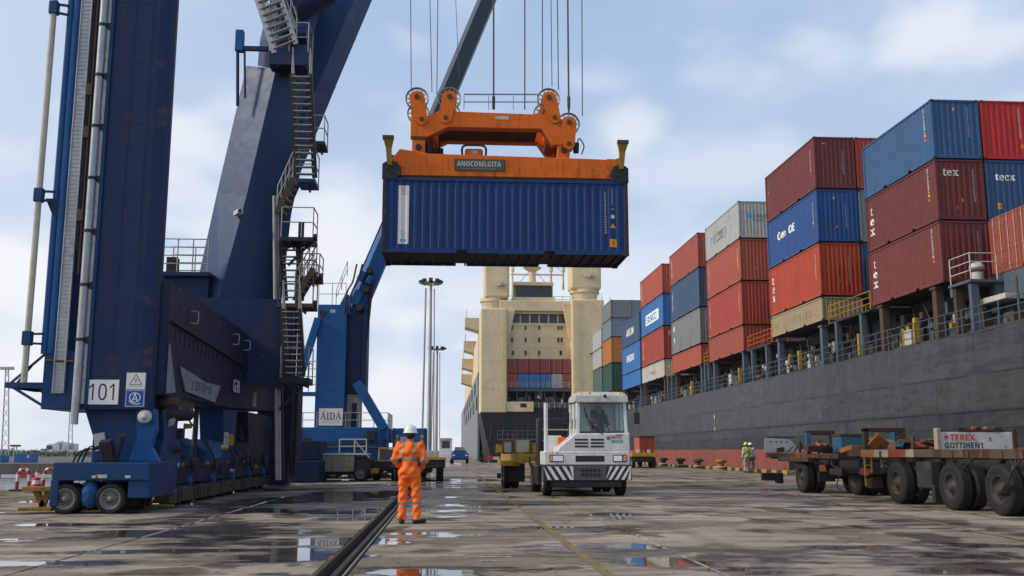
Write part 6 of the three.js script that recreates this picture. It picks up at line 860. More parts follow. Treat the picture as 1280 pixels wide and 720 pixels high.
  new MB().box(4.09, 5.71, 2.93, 2.965, Z - 0.14, Z - 0.10).build('rain_gutter', M.dirtyWhite, cab); for (const x of [3.46, 5.745]) new MB().box(x - 0.006, x + 0.006, 0.98, 1.39, Z - 0.07, Z - 0.052).build('panel_gap', M.black, fp); for (const x of [3.1, 3.3, 4.0, 5.0, 5.6]) new MB().cyl(V(x, 1.345, Z - 0.07), V(x, 1.345, Z - 0.05), 0.016, 0.016, 6).build('bolt', M.rustSteel, fp);
  { const b = new MB(); b.cyl(V(4.04, 1.5, Z - 1.0), V(4.04, 2.4, Z - 1.0), 0.016, 0.016, 6).cyl(V(4.04, 1.5, Z - 1.0), V(4.1, 1.5, Z - 1.0), 0.016, 0.016, 6).cyl(V(4.04, 2.4, Z - 1.0), V(4.1, 2.4, Z - 1.0), 0.016, 0.016, 6); b.build('door_handrail', M.railGrey, cab); }
  for (const y of [0.35, 0.65]) new MB().box(2.95, 3.2, y, y + 0.04, Z - 1.75, Z - 1.35).build('cab_step', M.darkSteel, k);
  const st = new MB().cyl(V(3.15, 1.38, Z - 0.5), V(3.15, 2.93, Z - 0.5), 0.065, 0.065, 14).build('exhaust_stack', W, k); new MB().cyl(V(3.15, 2.93, Z - 0.5), V(3.15, 2.97, Z - 0.5), 0.075, 0.075, 12).build('stack_cap', M.rustSteel, st);
  new MB().box(3.2, 3.75, 1.40, 1.9, Z - 1.7, Z - 1.2, 0.05).build('air_cleaner', W, k); new MB().box(3.6, 3.9, 1.4, 1.85, Z - 1.6, Z - 1.1, 0.04).build('filter_canister', M.orange, k); new MB().box(3.05, 4.0, 0.95, 2.5, Z - 3.0, Z - 2.2, 0.05).build('engine_box', M.black, k); new MB().box(4.1, 5.6, 1.0, 2.9, Z - 2.4, Z - 2.1).build('cab_backplate', M.darkSteel, k);
  { const b = new MB(); for (const y of [2.1, 1.75]) b.cyl(V(3.2, y, Z - 2.1), V(4.05, y, Z - 2.0), 0.03, 0.03, 8); b.build('grab_bar', M.railGrey, k); }
  for (const [x, s] of [[3.22, -1], [5.58, 1]]) wheel(k, V(x, 0.5, Z - 1.0), V(s, 0, 0), 0.5, 0.30, M.rim); for (const [x, s] of [[3.15, -1], [5.65, 1]]) wheel(k, V(x, 0.5, Z - 4.2), V(s, 0, 0), 0.5, 0.30, M.rim, { dual: 0.34 });
  new MB().box(2.98, 3.45, 0.9, 1.0, Z - 5.0, Z - 3.4, 0.02).build('mudguard', M.darkSteel, k); new MB().box(2.98, 3.4, 0.3, 0.95, Z - 2.9, Z - 1.9, 0.06).build('fuel_tank', M.black, k); new MB().box(3.8, 5.0, 0.92, 1.15, Z - 5.2, Z - 3.6, 0.04).build('fifth_wheel', M.darkSteel, k);
}
// ================================================================ yellow chassis behind the tractor
{
  const k = thing('container_chassis', 'worn yellow container chassis coupled behind the white tractor', 'trailer', V(3.6, 0, -41)), Y = M.yellow;
  new MB().box(2.55, 2.8, 1.0, 1.32, -47, -36.0, 0.02).box(2.55, 4.9, 1.02, 1.3, -36.4, -36.05, 0.02).box(4.6, 4.85, 1.0, 1.32, -47, -36.0, 0.02).box(2.55, 4.9, 1.02, 1.3, -41.4, -41.1).box(2.55, 4.9, 1.02, 1.3, -46.9, -46.6).build('frame', Y, k);
  for (const [x0, x1, y1, z, m] of [[2.12, 2.5, 1.78, -37.6, M.dirtyWhite], [2.5, 3.1, 1.86, -36.6, M.dirtyWhite], [3.1, 3.55, 1.72, -36.3, Y], [2.2, 2.6, 1.7, -44, Y]]) { const b = new MB().box(x0, x1, 1.3, y1, z - 0.5, z, 0.03).build('bolster', M.wornYellow, k); new MB().box(x0 + 0.06, x1 - 0.06, 1.36, y1 - 0.06, z, z + 0.015).build('face_plate', m, b); }
  new MB().box(2.15, 2.75, 0.85, 1.05, -42, -37.4, 0.02).build('side_beam', Y, k); new MB().box(3.0, 3.8, 0.9, 1.05, -36.0, -34.2).build('goose_neck', Y, k);
  for (const z of [-38.8, -40.1]) { wheel(k, V(2.35, 0.5, z), V(-1, 0, 0), 0.5, 0.28, M.rim, { dual: 0.32 }); wheel(k, V(5.0, 0.5, z), V(1, 0, 0), 0.5, 0.28, M.rim, { dual: 0.32 }); }
  new MB().box(2.4, 3.0, 0.25, 0.95, -38.2, -38.14, 0.01).build('mud_flap', M.rubber, k); new MB().box(2.1, 2.3, 0.3, 0.5, -41.5, -41.2).build('rear_stop', M.black, k);
  for (let i = 0; i < 3; i++) new MB().tube([V(3.0 + i * 0.2, 1.2, -35.9), V(3.0 + i * 0.2, 0.85, -35.5), V(3.3, 1.0, -35.0), V(3.5, 1.4, -34.2)], 0.03, 6).build('air_hose', M.rubber, k);
}
// ================================================================ two bolster trailers on the right
function rustyRail(k, x, z0, z1, y0, y1, mats, name = 'side_rail') {      // pieces of uneven length, each with its own worn paint
  const n = mats.length, r = rng(n * 31 + Math.round(-z0 * 10)), w = mats.map(() => 0.4 + r()), S = w.reduce((a, b) => a + b, 0); let t = 0;
  for (let i = 0; i < n; i++) { const a = mix(z0, z1, t / S); t += w[i]; const b = mix(z0, z1, t / S); new MB().box(x, x + 0.14, y0 + 0.03 * r(), y1 - 0.02 * r(), a - 0.004, b, 0.012).build(name, mats[i], k); if (r() < 0.6) new MB().box(x - 0.03, x, y0 + 0.02, y1 - 0.04, (a + b) / 2 - 0.06, (a + b) / 2 + 0.06, 0.01).build('twist_lock_pocket', M.rustSteel, k); }
}
function clutter(k, x0, x1, y, z0, z1, n, seed) {                // lashing gear, brackets and scrap left on a trailer bed
  const r = rng(seed), mats = [worn.brown, M.rustSteel, worn.brown, worn.red, worn.orange, worn.white, M.darkSteel, worn.teal];
  for (let i = 0; i < n; i++) { const p = V(mix(x0, x1, r()), y + 0.05 + r() * 0.22, mix(z0, z1, r())), m = mats[Math.floor(r() * mats.length)], q = r();
    if (q < 0.4) new MB().boxAt(p, 0.12 + r() * 0.45, 0.06 + r() * 0.16, 0.15 + r() * 0.5, [r() * 0.5 - 0.25, r() * 3, r() * 0.8 - 0.4], 0.015).build('scrap_plate', m, k);
    else if (q < 0.65) new MB().boxAt(p, 0.07, 0.35 + r() * 0.3, 0.09, [r() * 0.3, r(), r() * 0.5 - 0.25], 0.01).build('stake', m, k);
    else if (q < 0.85) new MB().cyl(p, p.clone().add(V(r() * 0.8 - 0.4, r() * 0.25, r() * 0.9 - 0.45)), 0.03, 0.03, 7).build('lashing_bar', m, k);
    else new MB().tube([p, p.clone().add(V(-0.15, -0.15, 0.1)), p.clone().add(V(-0.3, -0.5, 0.25)), p.clone().add(V(-0.1, -0.62, 0.5))], 0.022, 6).build('hose', M.rubber, k); }
}
const worn = { red: paint([0.20, 0.034, 0.018], { rust: 0.9, grime: 0.6, seed: 150, size: 256 }), white: paint([0.34, 0.29, 0.23], { rust: 1, grime: 0.5, seed: 151, size: 256 }), orange: paint([0.32, 0.115, 0.03], { rust: 0.8, grime: 0.5, seed: 152, size: 256 }), teal: paint([0.022, 0.10, 0.17], { rust: 0.5, grime: 0.4, seed: 153, size: 256 }), brown: paint([0.055, 0.030, 0.021], { rust: 0.8, grime: 0.5, seed: 154, size: 256 }) };
{
  const k = thing('bolster_trailer', 'rusty port trailer with white lettered end panel and big tyres', 'trailer', V(13.3, 0, -24));
  rustyRail(k, 12.1, -19.0, -29.5, 1.22, 1.45, [M.darkSteel, worn.brown, worn.brown, M.rustSteel, worn.brown, worn.brown, M.rustSteel, worn.brown, M.rustSteel, worn.white, worn.red, worn.white, worn.orange, worn.brown]); rustyRail(k, 14.4, -19, -29.5, 1.22, 1.45, [worn.brown]);
  for (const z of [-19.4, -22.4, -25.2, -27.4, -29.3]) new MB().box(12.24, 14.4, 1.2, 1.40, z - 0.12, z + 0.12, 0.015).build('cross_beam', worn.brown, k); new MB().box(12.9, 13.6, 0.75, 1.2, -29, -19.2, 0.03).build('spine_beam', M.darkSteel, k);
  const pn = new MB().box(12.50, 14.40, 1.42, 1.88, -24.62, -24.5, 0.015).build('end_panel', M.dirtyWhite, k, 'white end panel with red and black lettering'); sheet('lettering', cell(640, 160, c => { c.fillStyle = '#c3302c'; c.font = 'bold 88px sans-serif'; c.save(); c.translate(70, 76); c.scale(0.95, 1); c.fillText('TEREX', 0, 0); c.restore(); c.fillRect(12, 28, 44, 14); c.fillRect(28, 42, 28, 12); c.fillStyle = '#c3302c'; c.beginPath(); c.moveTo(10, 62); c.lineTo(40, 44); c.lineTo(40, 66); c.fill(); c.fillStyle = '#191a1c'; c.font = 'bold 80px sans-serif'; c.save(); c.translate(12, 152); c.scale(0.86, 1); c.fillText('GOTTIHEN1', 0, 0); c.restore(); c.fillStyle = '#3a3b3d'; c.font = 'bold 40px sans-serif'; c.fillText('&', 448, 66); c.fillRect(446, 74, 34, 6); c.fillText('c', 566, 46); c.fillText('c', 600, 146); }), V(13.42, 1.655, -24.494), RX, UY, 1.72, 0.40, pn);
  for (const x of [12.40, 14.40]) new MB().box(x, x + 0.1, 1.40, 1.98, -24.66, -24.46, 0.015).build('panel_post', x < 13 ? worn.white : worn.brown, k); new MB().box(13.0, 14.2, 1.88, 1.94, -24.65, -24.5).build('lamp_bar', worn.brown, k); for (const [x, m] of [[13.05, worn.brown], [13.16, M.rustSteel], [13.42, worn.orange], [13.55, worn.brown], [13.75, M.wornYellow], [13.98, M.rustSteel], [14.1, worn.brown]]) new MB().box(x - 0.05, x + 0.06, 1.94, 2.02, -24.62, -24.52, 0.02).build('marker_block', m, k);
  for (const z of [-21.35, -23.45, -26.35]) { wheel(k, V(12.27, 0.56, z), V(-1, 0, 0), 0.56, 0.33, M.rimDark, { dual: 0.38, dish: 0.32 }); wheel(k, V(14.35, 0.56, z), V(1, 0, 0), 0.56, 0.33, M.rimDark, { dual: 0.38 }); new MB().cyl(V(12.4, 0.56, z), V(14.2, 0.56, z), 0.09, 0.09, 10).build('axle', M.darkSteel, k); }
  new MB().box(12.35, 13.6, 0.38, 0.85, -25.42, -25.36, 0.01).build('mud_flap', M.rubber, k); new MB().box(12.2, 12.5, 0.45, 1.15, -25.35, -24.55, 0.06).build('air_tank', M.darkSteel, k); new MB().box(12.2, 12.55, 0.12, 0.55, -24.55, -24.4, 0.02).build('mud_flap', M.rubber, k); new MB().box(12.15, 12.5, 0.35, 0.62, -28.35, -28.0, 0.02).build('side_marker_box', worn.brown, k);
  { const b = new MB(); for (const x of [12.12, 12.32]) b.bar(V(x, 0.4, -28.3), V(x, 1.25, -28.3), 0.035, 0.035, RZ); for (const y of [0.5, 0.75, 1.0]) b.bar(V(12.12, y, -28.3), V(12.32, y, -28.3), 0.03, 0.03); b.build('ladder', M.yellow, k); }
  // rusty bin frame at its far end
  const fr = new MB().box(12.15, 12.3, 1.44, 2.06, -28.5, -28.3, 0.02).box(13.25, 13.4, 1.44, 2.0, -28.5, -28.3, 0.02).box(12.15, 13.4, 1.95, 2.08, -28.5, -28.3, 0.02).build('bin_frame', worn.brown, k); new MB().boxAt(V(12.55, 1.62, -28.25), 0.5, 0.42, 0.06, [0.5, 0, -0.6], 0.01).build('bent_plate', worn.orange, fr); new MB().boxAt(V(12.85, 1.6, -28.6), 0.9, 0.35, 0.06, [-0.5, 0, -0.15], 0.01).build('bent_plate', worn.white, fr); new MB().box(12.7, 14.0, 1.45, 1.6, -27.5, -27.2).build('timber', worn.brown, k); new MB().box(13.2, 13.5, 1.6, 1.95, -28.9, -28.6, 0.02).build('blue_bracket', worn.teal, k);
  for (let i = 0; i < 3; i++) new MB().tube([V(12.2, 1.3, -20.4 - i * 0.2), V(12.02, 0.95, -20.6), V(12.05, 0.5, -20.9 - i * 0.1), V(12.4, 0.4, -21.2)], 0.02, 6).build('cable', M.rubber, k); new MB().tube([V(12.3, 1.3, -22.4), V(12.15, 1.0, -22.8), V(12.4, 0.85, -22.9)], 0.02, 6).build('cable', M.rubber, k);
  new MB().box(14.0, 14.6, 1.45, 1.75, -23, -19.5, 0.03).build('far_rail_box', worn.red, k); clutter(k, 12.2, 14.2, 1.42, -29.2, -25, 26, 301); clutter(k, 12.25, 13.2, 0.65, -29, -24, 14, 302);
}
{
  const k = thing('bolster_trailer', 'rusty port trailer carrying a blue bin beside the ship', 'trailer', V(13.3, 0, -33.5));
  rustyRail(k, 12.1, -30.2, -37.2, 1.15, 1.34, [worn.brown, worn.brown, worn.red, worn.red, worn.brown, M.rustSteel, worn.red]); rustyRail(k, 14.3, -30.2, -37.2, 1.15, 1.34, [worn.brown]); for (const z of [-30.4, -32.2, -34.8, -37]) new MB().box(12.24, 14.3, 1.12, 1.3, z - 0.12, z + 0.12, 0.015).build('cross_beam', worn.brown, k); new MB().box(12.9, 13.6, 0.7, 1.15, -37, -30.3, 0.03).build('spine_beam', M.darkSteel, k);
  for (const z of [-33.6]) { wheel(k, V(12.27, 0.55, z), V(-1, 0, 0), 0.55, 0.33, M.rimDark, { dual: 0.38, dish: 0.32 }); wheel(k, V(14.3, 0.55, z), V(1, 0, 0), 0.55, 0.33, M.rimDark, { dual: 0.38 }); new MB().cyl(V(12.4, 0.55, z), V(14.2, 0.55, z), 0.09, 0.09, 10).build('axle', M.darkSteel, k); }
  for (const x of [13.3, 14.2]) wheel(k, V(x, 0.55, -31.6), V(-1, 0, 0), 0.55, 0.33, M.rimDark, { dual: 0.38 });
  new MB().box(12.4, 12.95, 0.4, 0.95, -32.7, -32.64, 0.01).build('mud_flap', M.rubber, k); new MB().box(11.55, 12.2, 0.35, 0.62, -36.2, -36.0, 0.02).build('rear_stop', M.black, k); new MB().box(12.0, 12.2, 0.25, 0.62, -36.0, -35.6, 0.02).build('rear_stop', M.black, k);
  const wp = new MB().poly([[11.7, 1.36], [12.85, 1.36], [12.95, 1.5], [12.7, 1.82], [11.75, 1.9]], 'z', -36.2, -36.1, 0.015).build('end_plate', M.dirtyWhite, k, 'chipped white end plate'); for (let i = 0; i < 4; i++) new MB().cyl(V(11.95 + i * 0.2, 1.74, -36.12), V(11.95 + i * 0.2, 1.74, -36.08), 0.03, 0.03, 8).build('bolt', M.darkSteel, wp); new MB().box(11.8, 12.9, 1.88, 1.94, -36.3, -36.1).build('blue_edge', worn.teal, wp);
  const bin = new MB().box(12.75, 13.5, 1.36, 1.92, -32.25, -31.5, 0.02).build('blue_bin', worn.teal, k, 'faded blue steel bin'); new MB().box(12.72, 13.52, 1.88, 1.95, -32.28, -31.48, 0.01).build('rim', worn.brown, bin); new MB().box(12.05, 12.2, 1.3, 2.0, -32.9, -32.7, 0.02).build('stake', worn.teal, k); new MB().box(12.2, 13.2, 1.95, 2.1, -33.4, -33.1, 0.03).build('top_bar', worn.brown, k); new MB().box(13.1, 13.2, 1.3, 1.98, -33.4, -33.1).build('stake', worn.brown, k);
  for (let i = 0; i < 3; i++) new MB().boxAt(V(12.45 + i * 0.12, 1.52 - i * 0.05, -32.8 + i * 0.2), 0.6, 0.10, 0.25, [0.2, 0.3, -0.55 - i * 0.15], 0.01).build('scrap_plate', [worn.red, worn.orange, worn.brown][i], k); new MB().box(13.55, 14.5, 1.34, 1.6, -33, -31, 0.02).build('timber', worn.brown, k);
  new MB().box(11.95, 12.35, 1.05, 1.2, -35.4, -32.4, 0.02).build('mudguard', worn.brown, k); clutter(k, 12.1, 14.2, 1.32, -36.6, -30.4, 30, 304); clutter(k, 12.2, 13.4, 0.6, -36, -30.4, 14, 305);
}
// ================================================================ equipment round the second crane
{
  const k = thing('service_truck', 'low grey flatbed truck with railings in front of the second crane', 'truck', V(-5.3, 0, -48)), Z = -47.2;
  const body = new MB().box(-6.85, -4.3, 0.45, 1.22, Z - 2.2, Z, 0.03).build('body', paint([0.24, 0.245, 0.235], { rust: 0.4, grime: 0.6, seed: 160, size: 256 }), k); new MB().box(-6.9, -3.7, 1.22, 1.30, Z - 2.3, Z + 0.03, 0.01).build('top_rail', M.dirtyWhite, body); for (const x of [-6.1, -5.2, -4.7]) new MB().box(x - 0.03, x + 0.03, 0.45, 1.25, Z, Z + 0.03).build('rib', M.yellow, body);
  new MB().box(-4.3, -3.55, 0.45, 1.1, Z - 2.1, Z - 0.05, 0.12).build('bonnet', M.darkSteel, k); for (const x of [-6.2, -4.0]) { wheel(k, V(x, 0.36, Z - 0.05), RZ, 0.36, 0.26); wheel(k, V(x, 0.36, Z - 2.1), V(0, 0, -1), 0.36, 0.26); }
  railRun([V(-5.0, 1.3, Z), V(-4.3, 1.3, Z), V(-3.75, 1.3, Z)], 0.65, M.dirtyWhite, k, { n: 2, step: 0.6, r: 0.03 }); new MB().bar(V(-4.35, 1.95, Z), V(-3.6, 1.1, Z), 0.05, 0.05).build('brace', M.dirtyWhite, k); new MB().box(-6.8, -3.6, 0.3, 0.45, Z - 2, Z - 0.2).build('chassis', M.darkSteel, k); new MB().box(-4.55, -4.45, 0.7, 0.85, Z + 0.0, Z + 0.04).build('reflector', M.amber, k);
}
{
  const k = thing('platform_trailer', 'dark flat trailer with yellow edged deck beyond the worker', 'trailer', V(-1.3, 0, -48)), Z = -46.9;
  new MB().box(-2.5, -0.05, 0.62, 1.0, Z - 6, Z, 0.02).build('frame', M.black, k); new MB().box(-2.55, 0.0, 1.0, 1.10, Z - 6, Z + 0.03, 0.01).build('deck', M.yellow, k); new MB().box(-2.2, -0.4, 1.1, 1.42, Z - 5, Z - 0.6, 0.04).build('load', M.cream, k, 'pale timber load'); for (const x of [-2.28, -0.30]) for (const z of [Z - 0.6, Z - 1.8]) wheel(k, V(x, 0.42, z), V(Math.sign(x + 1.3), 0, 0), 0.42, 0.34); new MB().box(-1.9, -0.7, 0.4, 0.62, Z - 5, Z - 0.3).build('under_frame', M.darkSteel, k);
}
{
  const k = thing('yard_tug', 'small open yard tug with yellow cab frame beside the worker', 'tug', V(-2.9, 0, -49)), Z = -48.2, Y = M.yellow;
  new MB().box(-3.5, -2.4, 0.45, 0.95, Z - 1.8, Z, 0.06).build('body', M.darkSteel, k); const b = new MB(); for (const x of [-3.25, -2.55]) b.bar(V(x, 0.9, Z - 0.2), V(x, 1.55, Z - 0.35), 0.07, 0.07, RZ); b.bar(V(-3.28, 1.55, Z - 0.35), V(-2.52, 1.55, Z - 0.35), 0.07, 0.07).bar(V(-3.28, 0.95, Z - 0.2), V(-2.52, 0.95, Z - 0.2), 0.07, 0.07); b.build('cab_frame', Y, k); new MB().box(-3.2, -2.6, 1.0, 1.5, Z - 0.42, Z - 0.38).build('windscreen', M.glassDark, k); for (const x of [-3.35, -2.5]) for (const z of [Z - 0.2, Z - 1.5]) wheel(k, V(x, 0.34, z), V(Math.sign(x + 2.9), 0, 0), 0.34, 0.24); new MB().box(-3.6, -3.2, 0.35, 0.6, Z, Z + 0.2, 0.03).build('bumper', Y, k); new MB().box(-2.7, -2.3, 0.5, 0.75, Z, Z + 0.3, 0.03).build('coupling', M.darkSteel, k);
}
{ const r = rng(31), cols = [worn.red, M.yellow, worn.orange, M.rustSteel]; for (let i = 0; i < 7; i++) { const p = atY(456 + i * 5 + r() * 6, 597 - r() * 2), a = r() * 3; const m = new MB().boxAt(p.clone().add(V(0, 0.12 + r() * 0.25, 0)), 0.7 + r() * 0.5, 0.11, 0.12, [0, a * 0.3, (r() - 0.5) * 0.9], 0.02).boxAt(p.clone().add(V(0.1, 0.05, 0.05)), 0.18, 0.1, 0.3, [0, a, 0], 0.02).build('lashing_bar', cols[i % 4]); tag(m, ['red', 'yellow', 'orange', 'rusty', 'second red', 'second yellow', 'second orange'][i] + ' lashing bar in the pile beside the grey service truck', 'lashing bar', 'lashing gear piled by the service truck'); } }

// ================================================================ vehicles farther off
{
  const k = thing('terminal_tractor', 'small distant white tractor at the foot of the light masts', 'tractor', V(0, 0, -120)), Z = -118;
  new MB().box(-0.95, 0.75, 0.5, 1.15, Z - 4, Z, 0.05).build('chassis', M.white, k); new MB().box(-0.8, 0.65, 1.15, 1.6, Z - 2, Z - 0.1, 0.05).build('cab', M.white, k); new MB().box(-0.8, 0.65, 1.6, 2.75, Z - 2, Z - 0.2, 0.03).build('cab', M.white, k); new MB().box(-0.55, 0.4, 1.75, 2.6, Z - 0.21, Z - 0.17, 0.01).build('windscreen', M.glassDark, k); for (const x of [-0.78, 0.62]) new MB().box(x - 0.06, x + 0.06, 1.6, 2.75, Z - 0.25, Z - 0.15).build('pillar', M.white, k); new MB().box(-0.85, 0.7, 2.7, 2.95, Z - 2.1, Z - 0.1, 0.06).build('roof', M.dirtyWhite, k); for (const x of [-0.8, 0.6]) { wheel(k, V(x, 0.45, Z - 0.8), V(Math.sign(x), 0, 0), 0.45, 0.3); wheel(k, V(x, 0.45, Z - 3.2), V(Math.sign(x), 0, 0), 0.45, 0.3); }
}
{
  const k = thing('tow_vehicle', 'small distant blue tow vehicle beside the cream ship', 'vehicle', V(1.6, 0, -117)), Z = -115.6, B = CT.navy.panel;
  new MB().box(0.6, 2.55, 0.5, 1.25, Z - 4, Z, 0.1).build('body', B, k); new MB().box(0.8, 2.35, 1.25, 1.5, Z - 3.8, Z - 2.4, 0.06).build('rear_box', B, k); new MB().box(1.0, 2.2, 1.2, 1.9, Z - 5.6, Z - 4.1, 0.05).build('cargo', M.cream, k); for (const x of [0.72, 2.43]) { wheel(k, V(x, 0.42, Z - 0.7), V(Math.sign(x - 1.5), 0, 0), 0.42, 0.3); wheel(k, V(x, 0.42, Z - 3), V(Math.sign(x - 1.5), 0, 0), 0.42, 0.3); } for (const x of [0.85, 2.3]) new MB().box(x - 0.12, x + 0.12, 0.85, 1.0, Z, Z + 0.02).build('headlight', M.lampGlass, k); new MB().box(0.65, 2.5, 0.4, 0.55, Z - 0.2, Z + 0.08).build('bumper', M.black, k);
}
{
  const k = thing('flatbed_trailer', 'yellow flatbed trailer with rusty red crate near the berth kerb', 'trailer', V(16.8, 0, -85)), Z = -83;
  new MB().box(15.5, 17.8, 0.95, 1.25, Z - 8, Z, 0.03).build('deck', M.yellow, k); new MB().box(15.8, 17.4, 0.5, 0.95, Z - 7.5, Z - 0.2, 0.03).build('frame', M.black, k); for (const x of [15.75, 17.5]) for (const z of [Z - 0.7, Z - 1.9, Z - 6.5]) wheel(k, V(x, 0.45, z), V(Math.sign(x - 16.6), 0, 0), 0.45, 0.3); for (let i = 0; i < 5; i++) new MB().box(15.6 + i * 0.45, 15.85 + i * 0.45, 1.25, 1.42 + (i % 2) * 0.12, Z - 0.5, Z - 0.2, 0.02).build('twist_lock', i % 2 ? M.dirtyWhite : M.orange, k);
  const c = thing('steel_crate', 'rusty red ribbed crate standing on the yellow flatbed', 'crate', V(16.95, 1.25, -84)); new MB().box(16.3, 17.6, 1.25, 2.6, Z - 3, Z - 0.6, 0.02).build('crate_body', CT.brick.panel, c); for (let i = 0; i < 6; i++) new MB().box(16.36 + i * 0.24, 16.42 + i * 0.24, 1.3, 2.55, Z - 0.6, Z - 0.56).build('rib', CT.brick.panel, c); new MB().box(16.27, 17.63, 2.55, 2.66, Z - 3.02, Z - 0.54).build('lid_rim', frameMat, c);
}
// ================================================================ light masts, bollards, barriers
function mast(label, x, z, h, s = 1) {
  const k = thing('light_mast', label, 'light mast', V(x, 0, z), { group: 'light masts along the quay' }); new MB().cyl(V(x, 0, z), V(x, h, z), 0.2 * s, 0.11 * s, 14).build('pole', M.galv, k); new MB().cyl(V(x - 0.6 * s, 0, z - 0.4), V(x - 0.45 * s, h - 0.4, z - 0.4), 0.09 * s, 0.08 * s, 8).build('ladder_tube', M.galv, k); new MB().cyl(V(x + 0.42 * s, 0, z - 0.3), V(x + 0.3 * s, h * 0.97, z - 0.3), 0.05 * s, 0.05 * s, 8).build('cable_conduit', M.galv, k); new MB().box(x - 0.6, x + 0.6, 0, 0.4, z - 0.6, z + 0.6, 0.05).build('footing', concrete, k);
  const ring = new MB().lathe([[0.3, -0.05], [0.95, -0.05], [0.95, 0.05], [0.3, 0.05], [0.3, -0.05]], V(x, h - 0.05, z), UY, 16).build('lamp_ring', M.galv, k); for (let i = 0; i < 8; i++) { const t = i / 8 * 2 * Math.PI; new MB().boxAt(V(x + Math.cos(t) * 0.85 * s, h + 0.1, z + Math.sin(t) * 0.85 * s), 0.4, 0.26, 0.34, [0.5 * Math.sin(t), -t, -0.35], 0.03).build('floodlight', M.darkSteel, ring); }
}
mast('tall grey light mast with a ring of floodlights beyond the blue cabinet', -1.5, -85, 15.9); mast('farther shorter looking light mast beside the cream ship', -1.3, -125, 14.2, 1.1);
for (const [px, py, c, l] of [[885, 586, 'rustSteel', 'rusty bollard between the worn yellow one and the rusty brown one'], [913, 588, 'wornYellow', 'worn yellow bollard close to the two workers'], [847, 584.5, 'rustSteel', 'rusty brown bollard away from the workers along the berth edge'], [814, 583, 'darkSteel', 'dark bollard beside the yellow flatbed trailer']]) { const p = atY(px, py); p.x = 20.25; const k = thing('bollard', l, 'bollard', p, { group: 'bollards along the berth' }); new MB().lathe([[0.42, 0], [0.42, 0.07], [0.25, 0.12], [0.22, 0.42], [0.30, 0.55], [0.40, 0.62], [0.38, 0.74], [0.2, 0.82], [0, 0.83]], p, UY, 18).build('post', M[c], k); new MB().boxAt(p.clone().add(V(0.1, 0.62, 0)), 0.8, 0.16, 0.22, [0, 0.3, 0.1], 0.05).build('horn', M[c], k); new MB().lathe([[0.32, 0.0], [0.38, 0.04], [0.32, 0.09], [0.26, 0.05], [0.32, 0]], p.clone().add(V(0, 0.2, 0)), UY, 14).build('rope_turn', M.cream, k); }
{
  const stripeRed = CT.scarlet.panel, W = M.white;
  const arch = (px, py, w, l) => { const p = atY(px, py), k = thing('hoop_barrier', l, 'barrier', p, { group: 'red and white barriers by the basin' }), pts = [V(-w / 2, 0.05, 0), V(-w / 2 + 0.02, 0.55, 0), V(-w / 4, 0.74, 0), V(w / 4, 0.74, 0), V(w / 2 - 0.02, 0.55, 0), V(w / 2, 0.05, 0)].map(v => v.add(p)), cv = new THREE.CatmullRomCurve3(pts, false, 'catmullrom', 0.4), n = 9; for (let i = 0; i < n; i++) new MB().tube([0, 0.5, 1].map(t => cv.getPoint((i + t) / n)), 0.065, 8, 5).build('stripe', i % 2 ? W : stripeRed, k); for (const s of [-1, 1]) new MB().box(p.x + s * w / 2 - 0.2, p.x + s * w / 2 + 0.2, 0, 0.07, p.z - 0.2, p.z + 0.2, 0.02).build('foot', M.black, k); };
  arch(28, 614, 0.42, 'hoop barrier with red and white stripes farthest from the crane bogie'); arch(62, 612, 0.5, 'hoop barrier with red and white stripes nearest the crane bogie');
  const p = atY(45, 612), k = thing('traffic_cone', 'tall red and white traffic cone between the hoop barriers', 'cone', p, { group: 'red and white barriers by the basin' }); for (let i = 0; i < 5; i++) new MB().cyl(p.clone().add(V(0, 0.06 + i * 0.14, 0)), p.clone().add(V(0, 0.2 + i * 0.14, 0)), 0.19 - i * 0.033, 0.157 - i * 0.033, 14, true).build('band', i % 2 ? W : stripeRed, k); new MB().box(p.x - 0.25, p.x + 0.25, 0, 0.06, p.z - 0.25, p.z + 0.25, 0.02).build('foot', stripeRed, k);
  const b = thing('plank_barrier', 'long red and white plank barrier at the basin edge', 'barrier', V(-15, 0, -37.7)); for (let i = 0; i < 12; i++) new MB().box(-18 + i * 0.6, -17.41 + i * 0.6, 0.45, 0.56, -37.75, -37.7).build('plank', i % 2 ? W : stripeRed, b); for (let i = 0; i < 4; i++) new MB().box(-17.9 + i * 2.2, -17.82 + i * 2.2, 0, 0.6, -37.83, -37.75).build('post', W, b);
}
